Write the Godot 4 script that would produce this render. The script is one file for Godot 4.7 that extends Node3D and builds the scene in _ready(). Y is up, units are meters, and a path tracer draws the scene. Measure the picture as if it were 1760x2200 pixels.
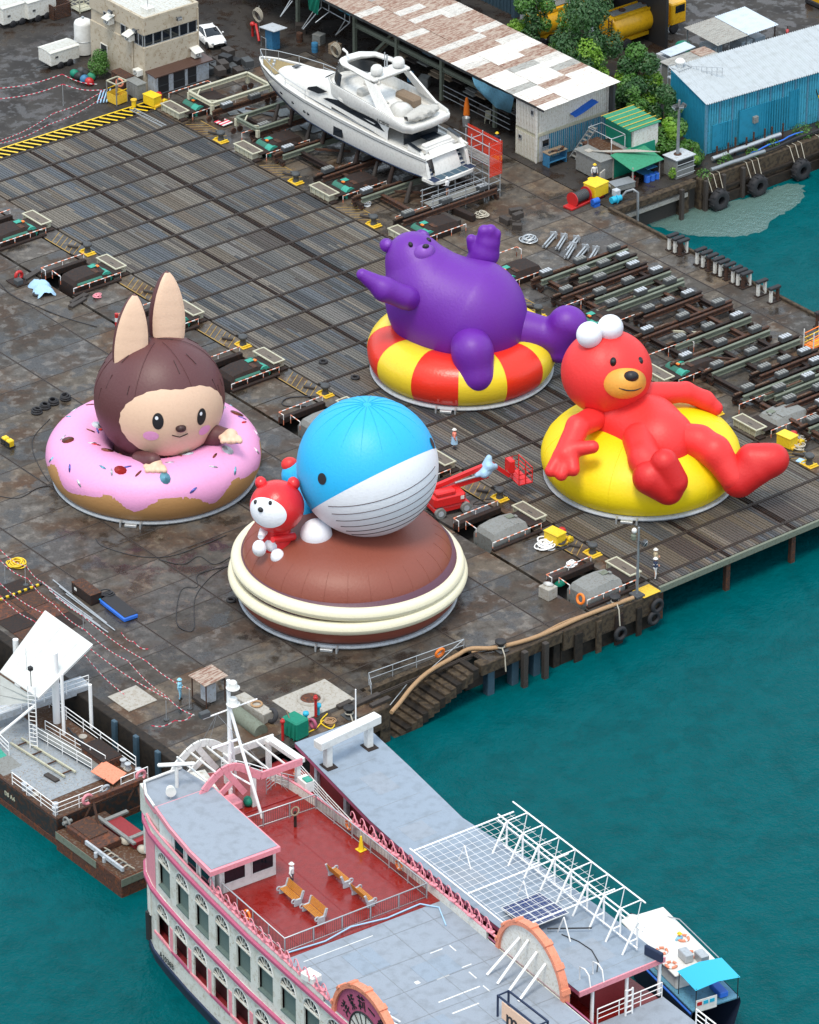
extends Node3D

var rng := RandomNumberGenerator.new()
var mats := {}
var tex := {}
var counts := {}

# collects triangles with normals; mesh() makes one ArrayMesh of them
class MB:
	var v := PackedVector3Array()
	var n := PackedVector3Array()
	var cl := PackedColorArray()
	# gives all that was added since the last call a (linear) colour
	func paint(c: Color) -> MB:
		var old := cl.size()
		cl.resize(v.size())
		for i in range(old, v.size()): cl[i] = c
		return self
	func tri(a: Vector3, b: Vector3, c: Vector3) -> void:
		var k := (c - a).cross(b - a).normalized()
		v.append_array([a, b, c]); n.append_array([k, k, k])
	func quad(a: Vector3, b: Vector3, c: Vector3, d: Vector3) -> void:
		tri(a, b, c); tri(a, c, d)
	func squad(a: Vector3, b: Vector3, c: Vector3, d: Vector3, na: Vector3, nb: Vector3, nc: Vector3, nd: Vector3) -> void:
		if (c - a).cross(b - a).dot(na + nb + nc + nd) + (d - a).cross(c - a).dot(na + nb + nc + nd) < 0.0:
			v.append_array([a, d, c, a, c, b]); n.append_array([na, nd, nc, na, nc, nb])
		else:
			v.append_array([a, b, c, a, c, d]); n.append_array([na, nb, nc, na, nc, nd])
	func box(c: Vector3, s: Vector3, bs := Basis.IDENTITY, bev := 0.0) -> MB:
		var h := s * 0.5
		var e: float = min(bev, min(h.x, min(h.y, h.z)) * 0.9)
		if e <= 0.0:
			for ax in 3:
				for sg: float in [-1.0, 1.0]:
					var q := []
					for k in 4:
						var p := Vector3.ZERO
						p[ax] = sg * h[ax]
						var u: float = [-1, 1, 1, -1][k]
						var w: float = [-1, -1, 1, 1][k]
						p[(ax + 1) % 3] = u * sg * h[(ax + 1) % 3]
						p[(ax + 2) % 3] = w * h[(ax + 2) % 3]
						q.append(c + bs * p)
					quad(q[0], q[3], q[2], q[1])
			return self
		for ax in 3:
			var b1 := (ax + 1) % 3
			var b2 := (ax + 2) % 3
			for sg: float in [-1.0, 1.0]:
				var q := []
				for k in 4:
					var p := Vector3.ZERO
					p[ax] = sg * h[ax]
					p[b1] = [-1, 1, 1, -1][k] * sg * (h[b1] - e)
					p[b2] = [-1, -1, 1, 1][k] * (h[b2] - e)
					q.append(c + bs * p)
				quad(q[0], q[3], q[2], q[1])
			for s1: float in [-1.0, 1.0]:
				for s2: float in [-1.0, 1.0]:
					var q2 := []
					for k in 4:
						var p2 := Vector3.ZERO
						p2[ax] = [-1, 1, 1, -1][k] * (h[ax] - e)
						if k < 2:
							p2[b1] = s1 * h[b1]; p2[b2] = s2 * (h[b2] - e)
						else:
							p2[b1] = s1 * (h[b1] - e); p2[b2] = s2 * h[b2]
						q2.append(c + bs * p2)
					if s1 * s2 > 0: quad(q2[0], q2[1], q2[2], q2[3])
					else: quad(q2[3], q2[2], q2[1], q2[0])
		for sx: float in [-1.0, 1.0]:
			for sy: float in [-1.0, 1.0]:
				for sz: float in [-1.0, 1.0]:
					var a := Vector3(sx * h.x, sy * (h.y - e), sz * (h.z - e))
					var b := Vector3(sx * (h.x - e), sy * h.y, sz * (h.z - e))
					var d := Vector3(sx * (h.x - e), sy * (h.y - e), sz * h.z)
					if sx * sy * sz > 0: tri(c + bs * a, c + bs * d, c + bs * b)
					else: tri(c + bs * a, c + bs * b, c + bs * d)
		return self
	# a beam of w wide and t tall from a to b
	func beam(a: Vector3, b: Vector3, w: float, t: float = -1.0, up := Vector3.UP) -> MB:
		var d := b - a
		if d.length() < 0.0001: return self
		var z := d.normalized()
		if absf(z.dot(up)) > 0.99: up = Vector3.RIGHT
		var x := up.cross(z).normalized()
		return box((a + b) * 0.5, Vector3(w, w if t < 0 else t, d.length()), Basis(x, z.cross(x), z))
	# an I beam lying from a to b
	func ibeam(a: Vector3, b: Vector3, w: float, t: float) -> MB:
		var f := 0.16 * t
		var o := Vector3(0, t * 0.5 - f * 0.5, 0)
		beam(a + o, b + o, w, f); beam(a - o, b - o, w, f)
		return beam(a, b, w * 0.22, t - 2.0 * f)
	func tube(pts: Array, r, sides := 6, closed := false) -> MB:
		var m := pts.size()
		var rings := []
		var nx := Vector3.ZERO
		for i in m:
			var p: Vector3 = pts[i]
			var pa: Vector3 = pts[(i - 1 + m) % m] if (closed or i > 0) else p
			var pb: Vector3 = pts[(i + 1) % m] if (closed or i < m - 1) else p
			var d := (pb - pa).normalized()
			if i == 0: nx = d.cross(Vector3.UP if absf(d.y) < 0.9 else Vector3.RIGHT).normalized()
			else: nx = (nx - d * nx.dot(d)).normalized()
			var ny := d.cross(nx)
			var rr: float = r[i] if r is Array else r
			var ring := []
			for k in sides:
				var t := TAU * k / sides
				var o := nx * cos(t) + ny * sin(t)
				ring.append([p + o * rr, o])
			rings.append(ring)
		for i in (m if closed else m - 1):
			var a: Array = rings[i]
			var b: Array = rings[(i + 1) % m]
			for k in sides:
				var k2 := (k + 1) % sides
				squad(a[k][0], a[k2][0], b[k2][0], b[k][0], a[k][1], a[k2][1], b[k2][1], b[k][1])
		if not closed:
			for e in [0, m - 1]:
				for k in range(1, sides - 1): tri(rings[e][0][0], rings[e][k][0], rings[e][k + 1][0])
		return self
	func line(a: Vector3, b: Vector3, r: float, sides := 6) -> MB:
		return tube([a, b], r, sides)
	# profile of (radius, height), turned about the y axis of xf; angles a0 to a1
	func lathe(pr: Array, seg: int, xf := Transform3D.IDENTITY, a0 := 0.0, a1 := TAU, smooth := true) -> MB:
		var nm := []
		for i in pr.size():
			var d: Vector2 = pr[min(i + 1, pr.size() - 1)] - pr[max(i - 1, 0)]
			nm.append(Vector2(d.y, -d.x).normalized())
		for i in pr.size() - 1:
			for k in seg:
				var t0 := lerpf(a0, a1, float(k) / seg)
				var t1 := lerpf(a0, a1, float(k + 1) / seg)
				var c := []
				var q := []
				for j in [[i, t0], [i, t1], [i + 1, t1], [i + 1, t0]]:
					var p: Vector2 = pr[j[0]]
					var w: Vector2 = nm[j[0]]
					c.append(xf * Vector3(p.x * cos(j[1]), p.y, p.x * sin(j[1])))
					q.append((xf.basis * Vector3(w.x * cos(j[1]), w.y, w.x * sin(j[1]))).normalized())
				if smooth: squad(c[0], c[1], c[2], c[3], q[0], q[1], q[2], q[3])
				else: quad(c[0], c[1], c[2], c[3])
		return self
	func cyl(c: Vector3, r: float, h: float, seg := 12, bev := 0.0) -> MB:
		var xf := Transform3D(Basis.IDENTITY, c)
		if bev > 0.0:
			return lathe([Vector2(0, 0), Vector2(r - bev, 0), Vector2(r, bev), Vector2(r, h - bev), Vector2(r - bev, h), Vector2(0, h)], seg, xf, 0, TAU, false)
		lathe([Vector2(r, 0), Vector2(r, h)], seg, xf)
		lathe([Vector2(r, h), Vector2(0.001, h)], seg, xf, 0, TAU, false)
		return lathe([Vector2(0.001, 0), Vector2(r, 0)], seg, xf, 0, TAU, false)
	func ball(c: Vector3, s, seg := 16, bs := Basis.IDENTITY) -> MB:
		var sc: Vector3 = s if s is Vector3 else Vector3(s, s, s)
		var pr := []
		var rows := maxi(seg / 2, 4)
		for i in rows + 1:
			var t := -PI / 2 + PI * i / rows
			pr.append(Vector2(maxf(cos(t), 0.0001), sin(t)))
		return lathe(pr, seg, Transform3D(bs * Basis.from_scale(sc), c))
	func torus(c: Vector3, R: float, r: float, bs := Basis.IDENTITY, seg := 20, sides := 8, a0 := 0.0, a1 := TAU) -> MB:
		var pr := []
		for i in sides + 1:
			var t := -TAU * i / sides
			pr.append(Vector2(R + r * cos(t), r * sin(t)))
		return lathe(pr, seg, Transform3D(bs, c), a0, a1)
	# an outline in the x y plane of xf, given depth t along z (centred)
	func prism(poly: PackedVector2Array, t: float, xf := Transform3D.IDENTITY) -> MB:
		var idx := Geometry2D.triangulate_polygon(poly)
		for sg: float in [0.5, -0.5]:
			for i in range(0, idx.size(), 3):
				var a := xf * Vector3(poly[idx[i]].x, poly[idx[i]].y, t * sg)
				var b := xf * Vector3(poly[idx[i + 1]].x, poly[idx[i + 1]].y, t * sg)
				var c := xf * Vector3(poly[idx[i + 2]].x, poly[idx[i + 2]].y, t * sg)
				if sg > 0: tri(a, c, b)
				else: tri(a, b, c)
		for i in poly.size():
			var p := poly[i]
			var q := poly[(i + 1) % poly.size()]
			quad(xf * Vector3(p.x, p.y, -t / 2), xf * Vector3(q.x, q.y, -t / 2), xf * Vector3(q.x, q.y, t / 2), xf * Vector3(p.x, p.y, t / 2))
		return self
	# rows of points skinned with smooth normals; wrap joins the ends of each row
	func skin(rows: Array, wrap := false, flat := false) -> MB:
		var a := rows.size()
		var b: int = rows[0].size()
		if flat:
			for i in a - 1:
				for j in (b if wrap else b - 1):
					quad(rows[i][j], rows[i][(j + 1) % b], rows[i + 1][(j + 1) % b], rows[i + 1][j])
			return self
		var nn := []
		for i in a:
			var l := []
			for j in b:
				var u: Vector3 = rows[min(i + 1, a - 1)][j] - rows[max(i - 1, 0)][j]
				var j1 := (j + 1) % b if wrap else mini(j + 1, b - 1)
				var j0 := (j - 1 + b) % b if wrap else maxi(j - 1, 0)
				var w: Vector3 = rows[i][j1] - rows[i][j0]
				var k := u.cross(w)
				l.append(k.normalized() if k.length() > 0.0000001 else Vector3.UP)
			nn.append(l)
		for i in a - 1:
			for j in (b if wrap else b - 1):
				var j2 := (j + 1) % b
				squad(rows[i][j], rows[i][j2], rows[i + 1][j2], rows[i + 1][j], nn[i][j], nn[i][j2], nn[i + 1][j2], nn[i + 1][j])
		return self
	# patch on an ellipsoid: a planar outline (u, w) looked up from its centre along dir
	func cap(c: Vector3, s, dir: Vector3, up: Vector3, poly: Array, rings := 6, lift := 1.006) -> MB:
		var sc: Vector3 = s if s is Vector3 else Vector3(s, s, s)
		dir = dir.normalized()
		var x := up.cross(dir).normalized()
		var y := dir.cross(x)
		var m := poly.size()
		var rows := []
		var nr := []
		for i in rings + 1:
			var t := maxf(float(i) / rings, 0.001)
			var row := []
			var nrow := []
			for j in m:
				var p: Vector2 = poly[j]
				var l := p.length() * t
				var q := p.normalized()
				var d := (dir * cos(l) + (x * q.x + y * q.y) * sin(l)).normalized()
				row.append(c + d * sc * lift)
				nrow.append((d / sc).normalized())
			rows.append(row); nr.append(nrow)
		for i in rings:
			for j in m:
				var k := (j + 1) % m
				squad(rows[i][j], rows[i][k], rows[i + 1][k], rows[i + 1][j], nr[i][j], nr[i][k], nr[i + 1][k], nr[i + 1][j])
		return self
	func mesh() -> ArrayMesh:
		var am := ArrayMesh.new()
		var ar := []
		ar.resize(Mesh.ARRAY_MAX)
		ar[Mesh.ARRAY_VERTEX] = v
		ar[Mesh.ARRAY_NORMAL] = n
		if cl.size() == v.size(): ar[Mesh.ARRAY_COLOR] = cl
		am.add_surface_from_arrays(Mesh.PRIMITIVE_TRIANGLES, ar)
		return am

const ID := Basis.IDENTITY

func mb() -> MB: return MB.new()

func oval(rx: float, ry: float, m := 28, turn := 0.0) -> Array:
	var o := []
	for i in m:
		var t := TAU * i / m
		o.append(Vector2(rx * cos(t), ry * sin(t)).rotated(turn))
	return o

# surface nets over the smooth union of tapered capsules [from, to, radius, radius]
func nets(bones: Array, cell: float, k: float, out: MB = null) -> MB:
	if out == null: out = MB.new()
	var lo := Vector3(1e9, 1e9, 1e9)
	var hi := -lo
	for b in bones:
		for e in 2:
			var rr: float = b[2 + e] + cell * 3.0 + k
			lo = lo.min(b[e] - Vector3.ONE * rr); hi = hi.max(b[e] + Vector3.ONE * rr)
	var nx := int((hi.x - lo.x) / cell) + 2
	var ny := int((hi.y - lo.y) / cell) + 2
	var nz := int((hi.z - lo.z) / cell) + 2
	var f := PackedFloat32Array(); f.resize(nx * ny * nz); f.fill(9.0)
	for b in bones:
		var A: Vector3 = b[0]
		var B: Vector3 = b[1]
		var ra: float = b[2]
		var rb: float = b[3]
		var ab := B - A
		var l2 := maxf(ab.length_squared(), 1e-9)
		var mg := maxf(ra, rb) + k + cell * 2.0
		var i0 := ((A.min(B) - Vector3.ONE * mg - lo) / cell).floor()
		var i1 := ((A.max(B) + Vector3.ONE * mg - lo) / cell).ceil()
		for z in range(maxi(0, int(i0.z)), mini(nz, int(i1.z))):
			for y in range(maxi(0, int(i0.y)), mini(ny, int(i1.y))):
				var base := (z * ny + y) * nx
				for x in range(maxi(0, int(i0.x)), mini(nx, int(i1.x))):
					var p := lo + Vector3(x, y, z) * cell
					var t := clampf((p - A).dot(ab) / l2, 0.0, 1.0)
					var d := p.distance_to(A + ab * t) - (ra + (rb - ra) * t)
					var o := f[base + x]
					var h := maxf(k - absf(d - o), 0.0) / k
					f[base + x] = minf(d, o) - h * h * k * 0.25
	var vid := {}
	var vs := []
	var st := [1, nx, nx * ny]
	for z in nz - 1:
		for y in ny - 1:
			for x in nx - 1:
				var id := (z * ny + y) * nx + x
				var neg := 0
				for c in 8:
					if f[id + (c & 1) + ((c >> 1) & 1) * nx + (c >> 2) * nx * ny] < 0.0: neg += 1
				if neg == 0 or neg == 8: continue
				var sum := Vector3.ZERO
				var cn := 0
				for c in 8:
					for a in 3:
						if (c >> a) & 1: continue
						var c2 := c | (1 << a)
						var fa := f[id + (c & 1) + ((c >> 1) & 1) * nx + (c >> 2) * nx * ny]
						var fb := f[id + (c2 & 1) + ((c2 >> 1) & 1) * nx + (c2 >> 2) * nx * ny]
						if (fa < 0.0) == (fb < 0.0): continue
						var w := fa / (fa - fb)
						sum += Vector3(c & 1, (c >> 1) & 1, c >> 2).lerp(Vector3(c2 & 1, (c2 >> 1) & 1, c2 >> 2), w)
						cn += 1
				vid[id] = vs.size()
				vs.append(lo + (Vector3(x, y, z) + sum / cn) * cell)
	var faces := []
	var vn := PackedVector3Array(); vn.resize(vs.size())
	for id: int in vid:
		for a in 3:
			var s: int = st[a]
			var s1: int = st[(a + 1) % 3]
			var s2: int = st[(a + 2) % 3]
			if (f[id] < 0.0) == (f[id + s] < 0.0): continue
			if not (vid.has(id - s1) and vid.has(id - s2) and vid.has(id - s1 - s2)): continue
			var q := [vid[id], vid[id - s1], vid[id - s1 - s2], vid[id - s2]]
			if f[id] >= 0.0: q.reverse()
			faces.append(q)
			var kx: Vector3 = (vs[q[2]] - vs[q[0]]).cross(vs[q[3]] - vs[q[1]])
			for i: int in q: vn[i] += kx
	for q: Array in faces:
		out.squad(vs[q[0]], vs[q[1]], vs[q[2]], vs[q[3]], -vn[q[0]].normalized(), -vn[q[1]].normalized(), -vn[q[2]].normalized(), -vn[q[3]].normalized())
	return out

func numbered(parent: Node, called: String) -> String:
	var key := str(parent.get_instance_id()) + called
	var c: int = counts.get(key, 0)
	counts[key] = c + 1
	return called if c == 0 else "%s_%03d" % [called, c]

func put(called: String, m, mat, parent: Node = self) -> MeshInstance3D:
	var o := MeshInstance3D.new()
	o.name = numbered(parent, called)
	o.mesh = m.mesh() if m is MB else m
	o.material_override = mat if mat is Material else mats[mat]
	parent.add_child(o, true)
	return o

func tag(o: Node, label: String, category: String, group := "") -> Node:
	o.set_meta("label", label); o.set_meta("category", category)
	if group: o.set_meta("group", group)
	return o

func thing(called: String, label: String, category: String, at := Vector3.ZERO, turn := 0.0, group := "") -> Node3D:
	var o := Node3D.new()
	o.name = numbered(self, called)
	o.position = at; o.rotation.y = turn
	add_child(o, true)
	tag(o, label, category, group)
	return o

func one(called: String, label: String, category: String, m, mat, at := Vector3.ZERO, turn := 0.0, group := "") -> MeshInstance3D:
	var o := put(called, m, mat)
	o.position = at; o.rotation.y = turn
	tag(o, label, category, group)
	return o

func struct(called: String, m, mat, parent: Node = self) -> MeshInstance3D:
	var o := put(called, m, mat, parent)
	if parent == self: o.set_meta("kind", "structure")
	return o

func dup(src: Node3D, at: Vector3, turn: float, label := "") -> Node3D:
	var o: Node3D = src.duplicate()
	o.name = numbered(self, String(src.get_meta("kindname", src.name)))
	add_child(o, true)
	o.position = at; o.rotation.y = turn
	if label: o.set_meta("label", label)
	return o

func lin(r: float, g: float, b: float) -> Color:
	return Color(r, g, b).linear_to_srgb()

func mk(key: String, c: Color, rough: float, t := "", sc := 0.1, metal := 0.0, bump := "", bs := 0.0) -> StandardMaterial3D:
	var m := StandardMaterial3D.new()
	m.albedo_color = c
	m.roughness = rough
	m.metallic = metal
	m.uv1_triplanar = true
	m.uv1_world_triplanar = true
	m.uv1_scale = Vector3.ONE * sc
	if t: m.albedo_texture = tex[t]
	if bump:
		m.normal_enabled = true; m.normal_texture = tex[bump]; m.normal_scale = bs
	m.cull_mode = BaseMaterial3D.CULL_DISABLED
	mats[key] = m
	return m

func noise_image(w: int, h: int, freq: float, oct: int, sd: int, kind := FastNoiseLite.TYPE_SIMPLEX_SMOOTH) -> Image:
	var nz := FastNoiseLite.new()
	nz.noise_type = kind
	nz.seed = sd; nz.frequency = freq; nz.fractal_octaves = oct; nz.fractal_gain = 0.55
	return nz.get_seamless_image(w, h)

# mixes a list of [image, low, high, colour] over a base colour
func layered(sz: int, base: Color, ls: Array) -> ImageTexture:
	var im := Image.create(sz, sz, true, Image.FORMAT_RGB8)
	var data := []
	for l in ls: data.append(l[0].get_data())
	var out := PackedByteArray(); out.resize(sz * sz * 3)
	var nl := ls.size()
	for i in sz * sz:
		var r := base.r
		var g := base.g
		var b := base.b
		for j in nl:
			var d: PackedByteArray = data[j]
			var l: Array = ls[j]
			var t := clampf((d[i] / 255.0 - l[1]) / (l[2] - l[1]), 0.0, 1.0)
			if t > 0.0:
				var c: Color = l[3]
				t *= c.a
				r += (c.r - r) * t; g += (c.g - g) * t; b += (c.b - b) * t
		out[i * 3] = int(r * 255); out[i * 3 + 1] = int(g * 255); out[i * 3 + 2] = int(b * 255)
	im = Image.create_from_data(sz, sz, false, Image.FORMAT_RGB8, out)
	im.generate_mipmaps()
	return ImageTexture.create_from_image(im)

func V(x: float, y: float, z: float) -> Vector3: return Vector3(x, y, z)

# a box that spans two ground points, from y0 to y1
func bx(a: Vector3, b: Vector3, y0: float, y1: float, bev := 0.02) -> MB:
	return mb().box(V((a.x + b.x) / 2, (y0 + y1) / 2, (a.z + b.z) / 2), V(absf(a.x - b.x), absf(y1 - y0), absf(a.z - b.z)), ID, bev)

const ORD := ["first", "second", "third", "fourth", "fifth", "sixth", "seventh", "eighth", "ninth", "tenth", "eleventh", "twelfth", "thirteenth", "fourteenth", "fifteenth", "sixteenth", "seventeenth", "eighteenth", "nineteenth", "twentieth"]

# a red and white barred handrail on posts through pts
func barred_rail(parent: Node3D, pts: Array, h: float, ps := 2.2) -> void:
	var w := mb()
	var r := mb()
	for i in pts.size() - 1:
		var a: Vector3 = pts[i]
		var b: Vector3 = pts[i + 1]
		var n := maxi(int(a.distance_to(b) / 0.32), 2)
		for j in n:
			(w if j % 2 else r).line(a.lerp(b, float(j) / n) + V(0, h, 0), a.lerp(b, (j + 1.0) / n) + V(0, h, 0), 0.04, 5)
		var m := maxi(int(ceil(a.distance_to(b) / ps)), 1)
		for j in m + 1:
			var p := a.lerp(b, float(j) / m)
			w.line(p + V(0, h * 0.5, 0), p + V(0, h, 0), 0.035, 5); r.line(p, p + V(0, h * 0.5, 0), 0.035, 5)
	put("rail_white", w, "tape", parent).set_meta("kind", "stuff"); put("rail_red", r, "coral", parent).set_meta("kind", "stuff")

# a plain pipe railing: top rail, mid rails and posts, each a mesh
func pipe_rail(parent: Node3D, pts: Array, h: float, mids: int, mat: String, ps := 1.6, r := 0.03) -> void:
	var top := []
	for p: Vector3 in pts: top.append(p + V(0, h, 0))
	put("top_rail", mb().tube(top, r, 6), mat, parent)
	for k in mids:
		var l := []
		for p: Vector3 in pts: l.append(p + V(0, h * (k + 1.0) / (mids + 1.0), 0))
		put("mid_rail", mb().tube(l, r * 0.75, 5), mat, parent)
	for i in pts.size() - 1:
		var a: Vector3 = pts[i]
		var b: Vector3 = pts[i + 1]
		var m := maxi(int(round(a.distance_to(b) / ps)), 1)
		for j in (m + 1 if i == pts.size() - 2 else m):
			var p := a.lerp(b, float(j) / m)
			put("post", mb().line(p, p + V(0, h, 0), r, 6), mat, parent)

# one corrugated sheet lying flat: w along x with ridges across, l along z
func corrugated(w: float, l: float, waves: int, amp: float) -> MB:
	var m := mb()
	var rows := []
	for i in waves * 4 + 1:
		var x := -w / 2 + w * i / (waves * 4.0)
		var y := amp * sin(i * PI / 2)
		rows.append([V(x, y, -l / 2), V(x, y, l / 2)])
	return m.skin(rows)

func _ready() -> void:
	rng.seed = 20240607
	# camera: a drone's long lens looking down on the yard
	var cam := Camera3D.new()
	cam.name = "camera"
	cam.transform = Transform3D(Basis(V(0.62698505, 0.00139291, -0.77903004), V(-0.38337934, 0.87107589, -0.30699687), V(0.67816666, 0.49114647, 0.54668557)), V(301.62466, 171.04971, 204.36469))
	cam.fov = 12.3326
	cam.near = 5.0; cam.far = 3000.0
	add_child(cam)
	cam.current = true
	# an overcast sky
	var env := Environment.new()
	var sky := Sky.new()
	var sm := ProceduralSkyMaterial.new()
	sm.sky_top_color = Color(0.78, 0.84, 0.90)
	sm.sky_horizon_color = Color(0.86, 0.88, 0.90)
	sm.sky_curve = 0.2
	sm.ground_bottom_color = Color(0.16, 0.20, 0.20)
	sm.ground_horizon_color = Color(0.70, 0.74, 0.76)
	sky.sky_material = sm
	env.background_mode = Environment.BG_SKY
	env.sky = sky
	env.background_energy_multiplier = 1.0
	env.tonemap_mode = Environment.TONE_MAPPER_LINEAR
	env.tonemap_exposure = 1.85
	env.sdfgi_enabled = true; env.ssao_enabled = true; env.ssil_enabled = true
	var we := WorldEnvironment.new()
	we.name = "world_environment"
	we.environment = env
	add_child(we)
	var sun := DirectionalLight3D.new()
	sun.name = "sun"
	sun.light_energy = 0.5
	sun.light_angular_distance = 18.0
	sun.light_color = Color(1.0, 0.97, 0.92)
	sun.shadow_enabled = true
	sun.look_at_from_position(V(20, 90, 30), V(0, 0, 0), Vector3.UP)
	add_child(sun)
	build_textures()
	build_materials()
	build_water()
	build_quay()
	build_deck()
	build_inflatables()
	build_winches()
	build_yard_buildings()
	build_right_bank()
	build_yacht()
	build_cradles()
	build_ferry()
	build_second_ferry()
	build_barges()
	build_small_things()
	build_people()

func build_textures() -> void:
	var big := noise_image(1024, 1024, 0.004, 6, 3)
	var big2 := noise_image(1024, 1024, 0.007, 6, 17)
	var mid := noise_image(1024, 1024, 0.02, 5, 5)
	var fine := noise_image(1024, 1024, 0.12, 3, 9)
	var bigs := noise_image(512, 512, 0.008, 6, 3)
	var big2s := noise_image(512, 512, 0.014, 6, 17)
	var mids := noise_image(512, 512, 0.04, 5, 5)
	var fines := noise_image(512, 512, 0.24, 2, 9)
	tex.conc = layered(1024, Color(0.44, 0.425, 0.41), [[big, 0.45, 0.75, Color(0.37, 0.275, 0.20, 0.9)], [big2, 0.5, 0.72, Color(0.255, 0.235, 0.22, 0.85)], [mid, 0.56, 0.8, Color(0.56, 0.52, 0.47, 0.75)], [mid, 0.42, 0.2, Color(0.27, 0.235, 0.2, 0.55)], [fine, 0.6, 0.9, Color(0.22, 0.19, 0.17, 0.45)], [fine, 0.4, 0.1, Color(0.56, 0.53, 0.5, 0.4)]])
	tex.yard = layered(512, Color(0.30, 0.285, 0.27), [[bigs, 0.45, 0.7, Color(0.20, 0.18, 0.17, 0.9)], [big2s, 0.52, 0.75, Color(0.31, 0.24, 0.19, 0.7)], [mids, 0.55, 0.8, Color(0.36, 0.34, 0.32, 0.6)], [fines, 0.6, 0.9, Color(0.15, 0.13, 0.12, 0.5)]])
	var sm := noise_image(512, 512, 0.02, 5, 21)
	var sm2 := noise_image(512, 512, 0.05, 4, 23)
	var sf := noise_image(512, 512, 0.2, 3, 25)
	# rust: brown with dark and orange patches
	tex.rust = layered(512, Color(0.34, 0.235, 0.19), [[sm, 0.5, 0.7, Color(0.49, 0.29, 0.15, 0.8)], [sm2, 0.5, 0.75, Color(0.16, 0.13, 0.12, 0.85)], [sf, 0.55, 0.9, Color(0.22, 0.16, 0.13, 0.6)]])
	# tints that multiply a paint: fine dirt, and heavier streaks with rust
	tex.dirt = layered(512, Color(0.97, 0.97, 0.97), [[sm, 0.45, 0.9, Color(0.84, 0.835, 0.82, 0.6)], [sf, 0.6, 0.9, Color(0.82, 0.81, 0.79, 0.5)]])
	tex.worn = layered(512, Color(0.96, 0.96, 0.95), [[sm, 0.5, 0.8, Color(0.82, 0.79, 0.74, 0.6)], [sm2, 0.66, 0.8, Color(0.6, 0.46, 0.35, 0.6)], [sf, 0.62, 0.9, Color(0.7, 0.66, 0.62, 0.45)]])
	tex.fabric = layered(512, Color(0.985, 0.985, 0.985), [[sf, 0.45, 0.9, Color(0.92, 0.92, 0.92, 0.8)], [sm, 0.5, 0.8, Color(0.95, 0.945, 0.94, 0.8)]])
	# rusting painted hull of a barge
	tex.hull = layered(512, Color(0.13, 0.14, 0.15), [[sm, 0.48, 0.62, Color(0.30, 0.17, 0.11, 0.85)], [sm2, 0.55, 0.7, Color(0.20, 0.12, 0.09, 0.8)], [sf, 0.6, 0.9, Color(0.3, 0.28, 0.26, 0.5)]])
	tex.plate = layered(512, Color(0.63, 0.66, 0.69), [[sm2, 0.66, 0.72, Color(0.52, 0.36, 0.16, 0.85)], [sm, 0.5, 0.8, Color(0.52, 0.55, 0.58, 0.6)], [sf, 0.62, 0.9, Color(0.42, 0.36, 0.3, 0.4)]])
	tex.deckrust = layered(512, Color(0.36, 0.24, 0.15), [[sm2, 0.5, 0.7, Color(0.50, 0.33, 0.14, 0.8)], [sm, 0.55, 0.7, Color(0.50, 0.47, 0.44, 0.85)], [sf, 0.5, 0.8, Color(0.22, 0.13, 0.09, 0.7)]])
	# weathered roof sheets: pale with grey and rust patches that run along one way
	tex.roof = layered(512, Color(0.86, 0.85, 0.825), [[sm, 0.5, 0.75, Color(0.66, 0.65, 0.64, 0.7)], [sm2, 0.62, 0.74, Color(0.52, 0.36, 0.29, 0.75)], [sf, 0.6, 0.9, Color(0.62, 0.56, 0.5, 0.5)]])
	tex.roofrust = layered(512, Color(0.68, 0.64, 0.60), [[sm, 0.42, 0.62, Color(0.47, 0.32, 0.26, 0.85)], [sm2, 0.5, 0.7, Color(0.78, 0.75, 0.71, 0.8)], [sf, 0.55, 0.85, Color(0.38, 0.24, 0.19, 0.6)]])
	# quay face: stained concrete, dark bands of weed
	tex.face = layered(512, Color(0.36, 0.31, 0.25), [[sm, 0.45, 0.65, Color(0.20, 0.17, 0.14, 0.9)], [sm2, 0.5, 0.7, Color(0.30, 0.235, 0.16, 0.8)], [sf, 0.6, 0.9, Color(0.45, 0.41, 0.36, 0.5)]])
	# grain of timber
	var gr := noise_image(512, 512, 0.03, 5, 41)
	gr.resize(64, 512); gr.resize(512, 512, Image.INTERPOLATE_CUBIC)
	tex.grain = layered(512, Color(0.95, 0.94, 0.93), [[gr, 0.45, 0.8, Color(0.66, 0.65, 0.64, 0.8)], [sf, 0.55, 0.9, Color(0.6, 0.59, 0.58, 0.6)]])
	# gloss of a wet floor: dark is wet
	tex.wet = layered(512, Color(0.85, 0.85, 0.85), [[big2s, 0.5, 0.66, Color(0.16, 0.16, 0.16, 0.95)], [mids, 0.62, 0.74, Color(0.2, 0.2, 0.2, 0.85)], [fines, 0.5, 0.9, Color(0.95, 0.95, 0.95, 0.5)]])
	# ripples
	var w := noise_image(1024, 1024, 0.018, 5, 51)
	var w2 := noise_image(1024, 1024, 0.06, 3, 53)
	var wd := w.get_data()
	var w2d := w2.get_data()
	for i in wd.size(): wd[i] = int(wd[i] * 0.68 + w2d[i] * 0.32)
	var wi := Image.create_from_data(1024, 1024, false, Image.FORMAT_L8, wd)
	wi.convert(Image.FORMAT_RGBA8)
	wi.bump_map_to_normal_map(14.0)
	tex.ripple = ImageTexture.create_from_image(wi)
	tex.sea = layered(512, Color(0.93, 0.95, 0.95), [[bigs, 0.45, 0.75, Color(0.80, 0.88, 0.88, 0.8)], [big2s, 0.5, 0.75, Color(1, 1, 1, 0.7)]])
	var fi := noise_image(512, 512, 0.03, 4, 61)
	fi.convert(Image.FORMAT_RGBA8)
	fi.bump_map_to_normal_map(6.0)
	tex.bumps = ImageTexture.create_from_image(fi)

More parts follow.
